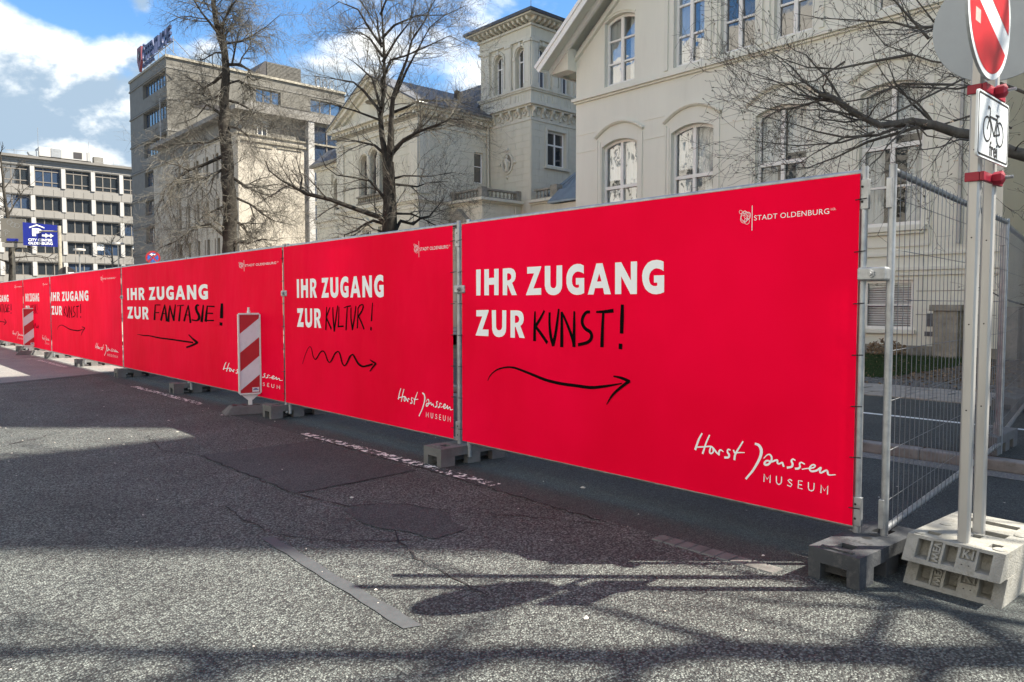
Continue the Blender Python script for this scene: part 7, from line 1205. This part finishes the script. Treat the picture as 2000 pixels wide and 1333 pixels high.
# ------------------------------------------------------------------ traffic sign assembly
def post(x, y, z1, lab, w=.025, d=.025):
    root = empty('aluminium_post', (x,y,.14), label=lab, cat='post', group='square aluminium sign posts'); c = .008
    m_ = MB(); m_.prism([(x-w+c,y-d),(x+w-c,y-d),(x+w,y-d+c),(x+w,y+d-c),(x+w-c,y+d),(x-w+c,y+d),(x-w,y+d-c),(x-w,y-d+c)], (lambda a,b,c_: (a,b,c_)), .14, z1); m_.build('tube', M_ALU, root)
    for k in range(5): m_ = MB(); m_.tube([(x-w-.001,y,.9+k*.42),(x-w+.001,y,.9+k*.42)], .004, 6); m_.build('pin_hole', M_SBLACK, root)
post(4.10,1.19,3.6,'front aluminium sign post carrying the bicycle plate'); post(4.33,1.19,3.6,'rear aluminium sign post just right of the front one')
SX, SY, SZ, SR = 3.985, 1.115, 2.775, .315
S1 = tag(empty('no_entry_sign', (SX,SY,SZ), 0), 'round red sign with slanted white bar on the front post', 'sign')
P = lambda u, v, c=0.0: (u, c, v)
m_ = MB(); m_.prism([(SR*cos(2*pi*i/40),SR*sin(2*pi*i/40)) for i in range(40)], P, 0, .012); m_.local('plate', M_SGREY, S1)
m_ = MB(); m_.disc((0,0), SR-.001, (lambda a,b: P(a,b,-.001)), 48); m_.local('white_rim', M_SWHITE, S1)
# red field split by the white bar
m_ = MB(); R_ = SR-.028; an = radians(-22); ca, sa = cos(an), sin(an); hb = .056
for s in (1,-1):
    a0 = math.asin(hb/R_); pts = [(R_*cos(a0+(pi-2*a0)*i/24), s*R_*sin(a0+(pi-2*a0)*i/24)) for i in range(25)]
    m_.poly([P(a*ca-b*sa, a*sa+b*ca, -.0022) for a, b in pts])
m_.local('red_field', M_SRED, S1)
m_ = MB(); m_.poly([P(a,b,-.003) for a,b in ((-.21,-.10),(-.14,-.10),(-.14,-.04),(-.21,-.04))]); m_.local('sticker', mat('pale_sticker',(.5,.28,.26),.5), S1)
S2 = tag(empty('round_sign', (4.79,1.30,2.965), radians(38)), 'plain grey back of a round sign behind the red sign', 'sign')
m_ = MB(); m_.prism([(.315*cos(2*pi*i/48),.315*sin(2*pi*i/48)) for i in range(48)], (lambda u,v,c: (c,u,v)), 0, .012); m_.local('plate', M_SGREY, S2)
S2.rotation_euler = (0,0,radians(15))
# bicycle plate
S3 = tag(empty('bicycle_sign', (4.09,1.115,2.245), 0), 'white rectangular bicycle sign reading frei on the front post', 'sign')
w, h = .235, .15; rr = .02
def rrect(w, h, r, n=5):
    o = []
    for cx, cy, a0 in ((w-r,h-r,0),(-w+r,h-r,90),(-w+r,-h+r,180),(w-r,-h+r,270)):
        o += [(cx+r*cos(radians(a0+90*i/n)), cy+r*sin(radians(a0+90*i/n))) for i in range(n+1)]
    return o
m_ = MB(); m_.prism(rrect(w,h,rr), P, 0, .01); m_.local('plate', M_SWHITE, S3)
o_, i_ = rrect(w-.008,h-.008,.016), rrect(w-.017,h-.017,.012); m_ = MB()
for i in range(len(o_)): j = (i+1) % len(o_); m_.poly([P(*o_[i],-.001),P(*o_[j],-.001),P(*i_[j],-.001),P(*i_[i],-.001)])
m_.local('black_border', M_SBLACK, S3)
def line2(m_, pts, wd, c=-.0015):
    st = [(a,b,wd) for a,b in pts]
    for k, pl in enumerate(ribbon([st])): m_.poly([P(a,b,c-.00002*k) for a,b in pl])
m_ = MB()
for cx in (-.098,.092): line2(m_, [(cx+.056*cos(2*pi*q/24), -.012+.056*sin(2*pi*q/24)) for q in range(25)], .0085)
for pts in ([(-.098,-.012),(-.058,.068),(-.062,.086),(-.088,.094),(-.094,.08)],[(-.066,.050),(.048,.050)],[(-.066,.050),(.004,-.030)],[(.004,-.030),(.052,.068)],[(.004,-.030),(.092,-.012)],[(.044,.050),(.092,-.012)],[(.028,.070),(.076,.072)]): line2(m_, pts, .009, -.0018)
m_.local('bicycle_symbol', M_SBLACK, S3)
m_ = MB(); text_mb(m_, 'frei', (lambda u,v,c: P(-.06+.12*u, -.13+.07*v, -.0015)), bold=.02); m_.local('lettering', M_SBLACK, S3)
# red clamps
for k, (z, lab) in enumerate(((2.445,'red plastic clamp between the round sign and the bicycle plate'),(2.03,'red plastic clamp just below the bicycle plate'))):
    root = empty('bracket_clamp', (4.1,1.15,z), label=lab, cat='clamp', group='red sign clamps')
    m_ = MB(); m_.box(4.06,4.36,1.14,1.16,z-.022,z+.022); m_.build('clamp_arm', M_CLAMP, root, bevel=.004)
    m_ = MB(); m_.box(4.06,4.072,1.161,1.225,z-.022,z+.022); m_.build('clamp_arm', M_CLAMP, root, bevel=.004)
    m_ = MB(); m_.tube([(4.2,1.09,z),(4.2,1.10,z),(4.2,1.139,z)], [.016,.034,.03], 6); m_.build('clamp_knob', M_CLAMP, root)
    m_ = MB(); m_.tube([(4.2,1.09,z),(4.2,1.055,z)], .008, 8); m_.build('bolt', M_GALV, root, smooth=True)
# wall bracketed mast behind the signs
# ------------------------------------------------------------------ distant street furniture
VD = Vector((sin(YAW-radians(23.5)), cos(YAW-radians(23.5)), 0)); VR = Vector((VD.y, -VD.x, 0))
def facing(cx, cy, z0):
    return lambda u, v, c=0.0: (cx+VR.x*u+VD.x*c, cy+VR.y*u+VD.y*c, z0+v)
PS = empty('parking_sign', (8.27,46.85,0), label='blue parking sign with white P, roof symbol and arrows at the far left', cat='sign')
Q = facing(8.27,46.85,4.55)
m_ = MB(); m_.prism([(-.79,0),(.79,-.05),(.79,1.12),(-.79,1.22)], Q, 0, .12); m_.build('panel', M_BLUE, PS)
m_ = MB(); text_mb(m_, 'P', (lambda u,v,c: Q(-.37+.44*u,.50+.42*v,-.012)), bold=.06); m_.build('lettering', M_WHITE, PS)
m_ = MB(); text_mb(m_, 'CITY CENTER', (lambda u,v,c: Q(-.56+1.12*u,.23+.14*v,-.012)), bold=.03); text_mb(m_, 'OLDENBURG', (lambda u,v,c: Q(-.56+1.12*u,.05+.14*v,-.012)), bold=.03); m_.build('lettering', M_WHITE, PS)
m_ = MB(); m_.poly([Q(a,b,-.013) for a,b in ((-.50,.98),(-.15,1.13),(.20,.98),(.20,.93),(-.15,1.06),(-.50,.92))]); m_.build('roof_symbol', M_WHITE, PS)
for k in (0,.22):
    m_ = MB(); m_.poly([Q(a+k,b,-.014-k*.01) for a,b in ((.08,.50),(.24,.50),(.24,.42),(.40,.545),(.24,.67),(.24,.59),(.08,.59))]); m_.build('arrow_symbol', M_WHITE if k == 0 else M_SWHITE, PS)
m_ = MB(); m_.tube([(9.02,46.1,0),(9.02,46.1,5.6)], .09, 8); m_.build('pole', M_STAIN, PS, smooth=True)
m_ = MB(); m_.tube([(9.02,46.1,5.3),(7.6,47.5,5.35)], .04, 6); m_.build('arm', M_STAIN, PS)
LB = empty('notice_cabinet', (7.2,47.85,0), label='weathered grey sign cabinet on a pole left of the blue parking sign', cat='sign')
Q2 = facing(7.2,47.85,4.55)
m_ = MB(); m_.prism([(-.56,.18),(.56,.18),(.56,1.45),(-.56,1.45)], Q2, 0, .25); m_.build('cabinet', M_GSTONE2, LB)
m_ = MB(); m_.prism([(-.52,-.08),(.56,-.08),(.56,.14),(-.52,.14)], Q2, -.03, .25); m_.build('lower_box', M_OFFICE, LB)
m_ = MB(); m_.prism([(-.30,.24),(.22,.24),(.22,.38),(-.30,.38)], Q2, -.02, -.002); m_.build('blue_plate', M_BLUE, LB)
m_ = MB()
for cx, cy in ((-.15,1.25),(.0,1.12),(.17,1.08)): 
    st = [(cx+.12*cos(2*pi*q/16), cy+.12*sin(2*pi*q/16), .018) for q in range(17)]
    for pl in ribbon([st]): m_.poly([Q2(a,b,-.004) for a,b in pl])
for st in ([(-.46,.76,.02),(-.32,.84,.02),(-.16,.74,.02)],[(-.36,.52,.02),(-.36,.74,.02),(-.25,.72,.02),(-.25,.64,.02),(-.36,.62,.02)]):
    for pl in ribbon([st]): m_.poly([Q2(a,b,-.004) for a,b in pl])
m_.build('faded_symbols', M_ZINC, LB)
m_ = MB(); m_.tube([(7.2,47.95,0),(7.2,47.95,5.9)], .07, 8); m_.build('pole', M_STAIN, LB)
NS = empty('no_stopping_sign', (12.7,42.7,0), label='round blue no-stopping sign with red cross above the banner edge', cat='sign')
Q3 = facing(12.7,42.7,3.9)
m_ = MB(); m_.prism([(.36*cos(2*pi*i/28),.36*sin(2*pi*i/28)) for i in range(28)], Q3, 0, .03); m_.build('plate', M_SRED, NS)
m_ = MB()
for k in range(4):
    a0 = radians(45+90*k); r1 = .27; pts = [(.05*cos(a0+pi/4), .05*sin(a0+pi/4))]+[(r1*cos(a0+radians(11)+radians(68)*q/8), r1*sin(a0+radians(11)+radians(68)*q/8)) for q in range(9)]
    m_.poly([Q3(a,b,-.005) for a,b in pts])
m_.build('blue_field', mat('sign_midblue',(.02,.10,.42),.4), NS)
m_ = MB(); m_.poly([Q3(a,b,-.01) for a,b in ((-.16,.17),(-.04,.25),(-.04,.20),(.12,.20),(.12,.14),(-.04,.14),(-.04,.09))]); m_.build('white_arrow', M_WHITE, NS)
m_ = MB(); m_.tube([(12.72,42.8,0),(12.72,42.8,4.2)], .035, 8); m_.build('pole', M_ZINC, NS)
BS = empty('small_blue_sign', (13.3,42.2,0), label='small blue rectangular sign right of the round no-stopping sign', cat='sign')
Q4 = facing(13.35,42.2,3.45); m_ = MB(); m_.prism([(-.2,0),(.24,0),(.24,.32),(-.2,.32)], Q4, 0, .03); m_.build('plate', M_BLUE, BS); m_ = MB(); m_.poly([Q4(a,b,-.004) for a,b in ((-.12,.10),(.16,.10),(.16,.22),(-.12,.22))]); m_.build('white_symbol', M_WHITE, BS)
m_ = MB(); m_.tube([(13.35,42.3,0),(13.35,42.3,3.8)], .03, 8); m_.build('pole', M_ZINC, BS)
DK = empty('dark_round_sign', (9.25,45.8,0), label='dark back of a round sign on a white post above the far banner', cat='sign')
Q5 = facing(9.25,45.8,3.0); m_ = MB(); m_.prism([(.42*cos(2*pi*i/28),.42*sin(2*pi*i/28)) for i in range(28)], Q5, 0, .03); m_.build('plate', M_DARKBOX, DK)
m_ = MB(); m_.tube([Q5(0,-3.0,-.05),Q5(0,.5,-.05)], .04, 8); m_.build('pole', M_OWHITE, DK); m_ = MB(); m_.poly([Q5(a,b,-.006) for a,b in ((.08,.0),(.34,.0),(.34,.12),(.08,.12))]); m_.build('sticker', M_WHITE, DK)
for (x, y, z, lab) in ((13.46,62.4,5.3,'short street lamp with white cap in front of the office, left one'),(15.6,60.5,5.75,'thin street lamp with white cap near the grey building, right one')):
    root = empty('street_lamp', (x,y,0), label=lab, cat='street lamp', group='street lamps before the office block')
    m_ = MB(); m_.tube([(x,y,0),(x,y,z)], [.08,.05], 8); m_.build('pole', M_ZINC, root, smooth=True)
    m_ = MB(); m_.tube([(x,y,z),(x,y,z+.05),(x,y,z+.18),(x,y,z+.22)], [.10,.42,.40,.1], 14); m_.build('lamp_head', M_OWHITE, root, smooth=True)
# parked car behind the far banner, only a wheel shows below it
CR = empty('parked_car', (5.6,35.3,0), label='dark parked car behind the farthest banner with only one tyre showing', cat='car')
prof = [(33.2,.35),(33.25,.75),(34.0,.92),(34.7,1.42),(36.3,1.45),(37.2,.98),(37.6,.9),(37.7,.4)]
m_ = MB(); m_.prism(prof, (lambda a,b,c: (4.75+c,a,b)), 0, 1.7); m_.build('body', M_CAR, CR, bevel=.05)
m_ = MB(); m_.prism([(34.1,.95),(34.75,1.36),(36.25,1.39),(37.0,.98)], (lambda a,b,c: (4.742+c,a,b)), 0, 1.716); m_.build('side_window', M_GLASS, CR)
for y in (34.15,36.7):
    for x in (4.78,6.2):
        m_ = MB(); m_.tube([(x,y,.33),(x+.03,y,.33),(x+.2,y,.33),(x+.22,y,.33)], [.28,.33,.33,.28], 20); wh = m_.build('wheel', M_SBLACK, CR, smooth=True)
        m_ = MB(); m_.tube([(x-.012,y,.33),(x+.01,y,.33)], [.17,.2], 14); m_.build('rim', M_ZINC, wh)

# ------------------------------------------------------------------ trees
def grow_tree(name, base, data, label, seed, lv, bark, twig, maxd=.55, group=None, spread=1.0, droop=0.0, buds=0, right=None, sidejit=.35, ext=0.0, rtw=1.0, back=.55):
    r = random.Random(seed); root = empty(name, (base[0],base[1],0), label=label, cat='tree', group=group)
    Rv = Vector((cos(YAW), -sin(YAW), 0)); Dv = Vector((sin(YAW), cos(YAW), 0))
    B = Vector((base[0],base[1],0)); limbs = []
    for i, L_ in enumerate(data):
        sgn = r.choice((-1,1)); sl_ = 0 if i == 0 else sgn*r.uniform(.15,maxd)
        if i == 1 and name == 'twin_stemmed_tree' or i == 2 and name == 'twin_stemmed_tree': sl_ = .08*(1 if i == 1 else -1)
        tot = 0; P = []; last = None
        for (u, z, w) in L_:
            if last: tot += sqrt((u-last[0])**2+(z-last[1])**2)
            last = (u, z); P.append((B+Rv*u+Vector((0,0,z))+Dv*(tot*sl_), w))
        if i == 0: P[0] = (Vector((P[0][0].x,P[0][0].y,-.02)), P[0][1]*1.25)
        if i > 0:
            nP = len(P)-1; P = [(p, .85*w*(1-.65*(k/nP)**1.3)) for k, (p, w) in enumerate(P)]
        # wiggle subdivide
        Q = []
        for k in range(len(P)-1):
            a, wa = P[k]; b, wb = P[k+1]; n = max(1, int((b-a).length/.45))
            for q in range(n):
                t = q/n; j = Vector((r.uniform(-1,1),r.uniform(-1,1),r.uniform(-1,1)))*(.02+wa*.25)*(1 if q else 0); Q.append((a+(b-a)*t+j, wa+(wb-wa)*t))
        Q.append(P[-1]); limbs.append(Q)
        m_ = MB(); m_.tube([p for p,_ in Q], [w for _,w in Q], 10 if i < 3 else 7, cap=True); m_.build('trunk' if i == 0 else 'branch', bark, root, smooth=True)
    tw = MB(); bd = MB(); cnt = [0]
    def sub(Q, level):
        if level >= len(lv): return
        dens, length, seg, ang = lv[level]
        tot = sum((Q[k+1][0]-Q[k][0]).length for k in range(len(Q)-1)); n = int(tot*dens+r.random())
        for _ in range(n):
            t = r.uniform(.12 if level else .2, 1.0)*tot; k = 0
            while k < len(Q)-2 and t > (Q[k+1][0]-Q[k][0]).length: t -= (Q[k+1][0]-Q[k][0]).length; k += 1
            a, wa = Q[k]; b, wb = Q[k+1]; d = (b-a)
            if d.length < 1e-5: continue
            f = min(1, t/d.length); p = a+d*f; w = wa+(wb-wa)*f; d.normalize()
            if level == 0 and w > .14 : 
                if r.random() < .6: continue
            ax = d.orthogonal().normalized(); ax.rotate(Matrix.Rotation(r.uniform(0,2*pi), 3, d)); nd = d.copy(); nd.rotate(Matrix.Rotation(radians(ang)*r.uniform(.55,1.25), 3, ax))
            nd = (nd+Vector((0,0,droop*(1 if level else .3)))).normalized()
            ln = length*r.uniform(.5,1.25); w0 = min(w*.6, .010+.016*ln*ln*.6)*rtw; w0 = max(w0, .0030*rtw)
            pts = [(p, w0)]; cur = p; dd = nd
            for s in range(seg):
                dd = (dd+Vector((r.gauss(0,1),r.gauss(0,1),r.gauss(0,1)))*.20+Vector((0,0,droop*.25))).normalized(); cur = cur+dd*(ln/seg); pts.append((cur, w0*(1-(s+1)/seg*.72)))
            tw.tube([q for q,_ in pts], [max(x, .0024*rtw) for _,x in pts], 4 if level == 0 else 3, cap=False); cnt[0] += 1
            if buds and level == len(lv)-1 and r.random() < buds:
                e = pts[-1][0]; bd.tube([e-dd*.004, e+dd*.006, e+dd*.014, e+dd*.024], [.003,.0065,.0055,.001], 5)
            sub(pts, level+1)
    for i, Q in enumerate(limbs): sub(Q, 0)
    o = tw.build('crown', twig, root); o['kind'] = 'stuff'
    if buds and bd.v: o = bd.build('bud', M_BUD, root); o['kind'] = 'stuff'
    print(name, 'twigs', cnt[0]); return root
UP = .12
grow_tree('plane_tree', T1[0], T1[1], 'tall dark bare tree with one thick straight trunk in front of the pale block', 3, [(5.2,1.5,6,55),(7.5,.78,5,50),(10,.42,4,48)], M_BARK, M_BARKL, droop=-.12, rtw=1.05)
grow_tree('twin_stemmed_tree', T2[0], T2[1], 'bare tree forking into two stems in front of the pediment villa', 5, [(4.3,1.3,6,46),(6.8,.66,5,42),(9,.36,4,42)], M_BARK, M_BARKL, droop=.08, rtw=.85)
grow_tree('magnolia_tree', MG[0], MG[1], 'budding magnolia branches reaching in from the right in front of the gabled house', 9, [(5.0,.9,7,42),(7.5,.38,5,45),(7,.15,4,48)], M_MBARK, M_MBARK, droop=.12, buds=.30, rtw=.72, maxd=.4)
grow_tree('slender_tree', SM[0], SM[1], 'small bare dark tree behind the sign cabinet at the left edge', 12, [(3.5,.9,4,50),(4.5,.5,3,50)], M_BARK, M_BARK, droop=.05, rtw=1.8)
grow_tree('sapling', SM2[0], SM2[1], 'small pale bare sapling before the grey building corner', 13, [(4,.9,4,50),(4.5,.5,3,50)], M_BARKL, M_BARKL, droop=.15, rtw=1.8)
# pale dry blossoms caught on the magnolia
r = random.Random(4); mb = MB(); Rv = Vector((cos(YAW), -sin(YAW), 0)); Dv = Vector((sin(YAW), cos(YAW), 0)); B = Vector((MG[0][0],MG[0][1],0))
mgroot = [o for o in bpy.data.objects if o.name == 'magnolia_tree'][0]
for k in range(46):
    L_ = MG[1][r.randrange(1,len(MG[1]))]; u, z, w = L_[r.randrange(len(L_))]; c = B+Rv*(u+r.uniform(-.2,.2))+Dv*r.uniform(-.5,.5)+Vector((0,0,z+r.uniform(-.2,.2)))
    for q in range(5):
        d = Vector((r.gauss(0,1),r.gauss(0,1),r.gauss(0,.6))).normalized(); e = d.orthogonal().normalized(); mb.poly([c, c+d*.012+e*.008, c+d*.026, c+d*.012-e*.008])
o = mb.build('dry_blossom', M_PETAL, mgroot); o['kind'] = 'stuff'
# tree added outside the frame on the right to dapple the asphalt
r = random.Random(21); ST = []
ST.append([(0,-.02,.24),(.05,1.5,.20),(-.03,3.2,.18),(.05,5.0,.15),(0,7.5,.12),(.1,10.0,.08),(-.05,13.5,.03)])
for k in range(24):
    z = 2.8+k*.42; an = k*2.4; ln = r.uniform(2.4,3.5)*(1-.022*k); ST.append([(0,z,.095-.0025*k),(cos(an)*ln*.35,z+.35*ln*.5,.070-.0018*k),(cos(an)*ln*.7,z+.5*ln*.75,.045-.001*k),(cos(an)*ln,z+ln*.55,.02)])
grow_tree('dapple_tree', (8.1,-3.5), ST, 'tall bare tree added just beyond the right edge to dapple the asphalt with shadow', 22, [(1.8,1.2,5,45),(2.2,.5,3,45)], M_BARK, M_BARKL, droop=.12, rtw=1.2, maxd=1.3, group='bare trees added beyond the right edge for their shadows')
st0 = [o for o in bpy.data.objects if o.name == 'dapple_tree'][0]
st1 = copy_tree(st0); st1.location = (12.2,-1.9,0); st1.scale = (1.38,1.38,1.38); st1.rotation_euler = (0,0,1.1)  # second unseen tree, added to break up the sunlit strip
tag(st1, 'tallest bare tree, added beyond the cycle path to soften the sunlit strip')
# small stones, gum spots and bits of paper lying on the road
r = random.Random(77); mb = MB()
for k in range(260):
    x = r.uniform(.3,6.5); y = r.uniform(.6,14); s = r.uniform(.004,.011) if r.random() < .92 else r.uniform(.015,.03); a = r.uniform(0,6.28); h = s*r.uniform(.2,.7)
    q = [(x+s*cos(a+t)*r.uniform(.6,1.2), y+s*sin(a+t)*r.uniform(.6,1.2)) for t in (0,1.3,2.5,3.8,5.0)]
    for i in range(5): mb.poly([(q[i][0],q[i][1],.003),(q[(i+1)%5][0],q[(i+1)%5][1],.003),(x,y,.004+h)])
tag(mb.build('grit', mat('pale_grit',(.42,.40,.36),.8,var=.5,vscale=3)), 'pale grit and paper flecks scattered on the asphalt', 'grit', kind='stuff')
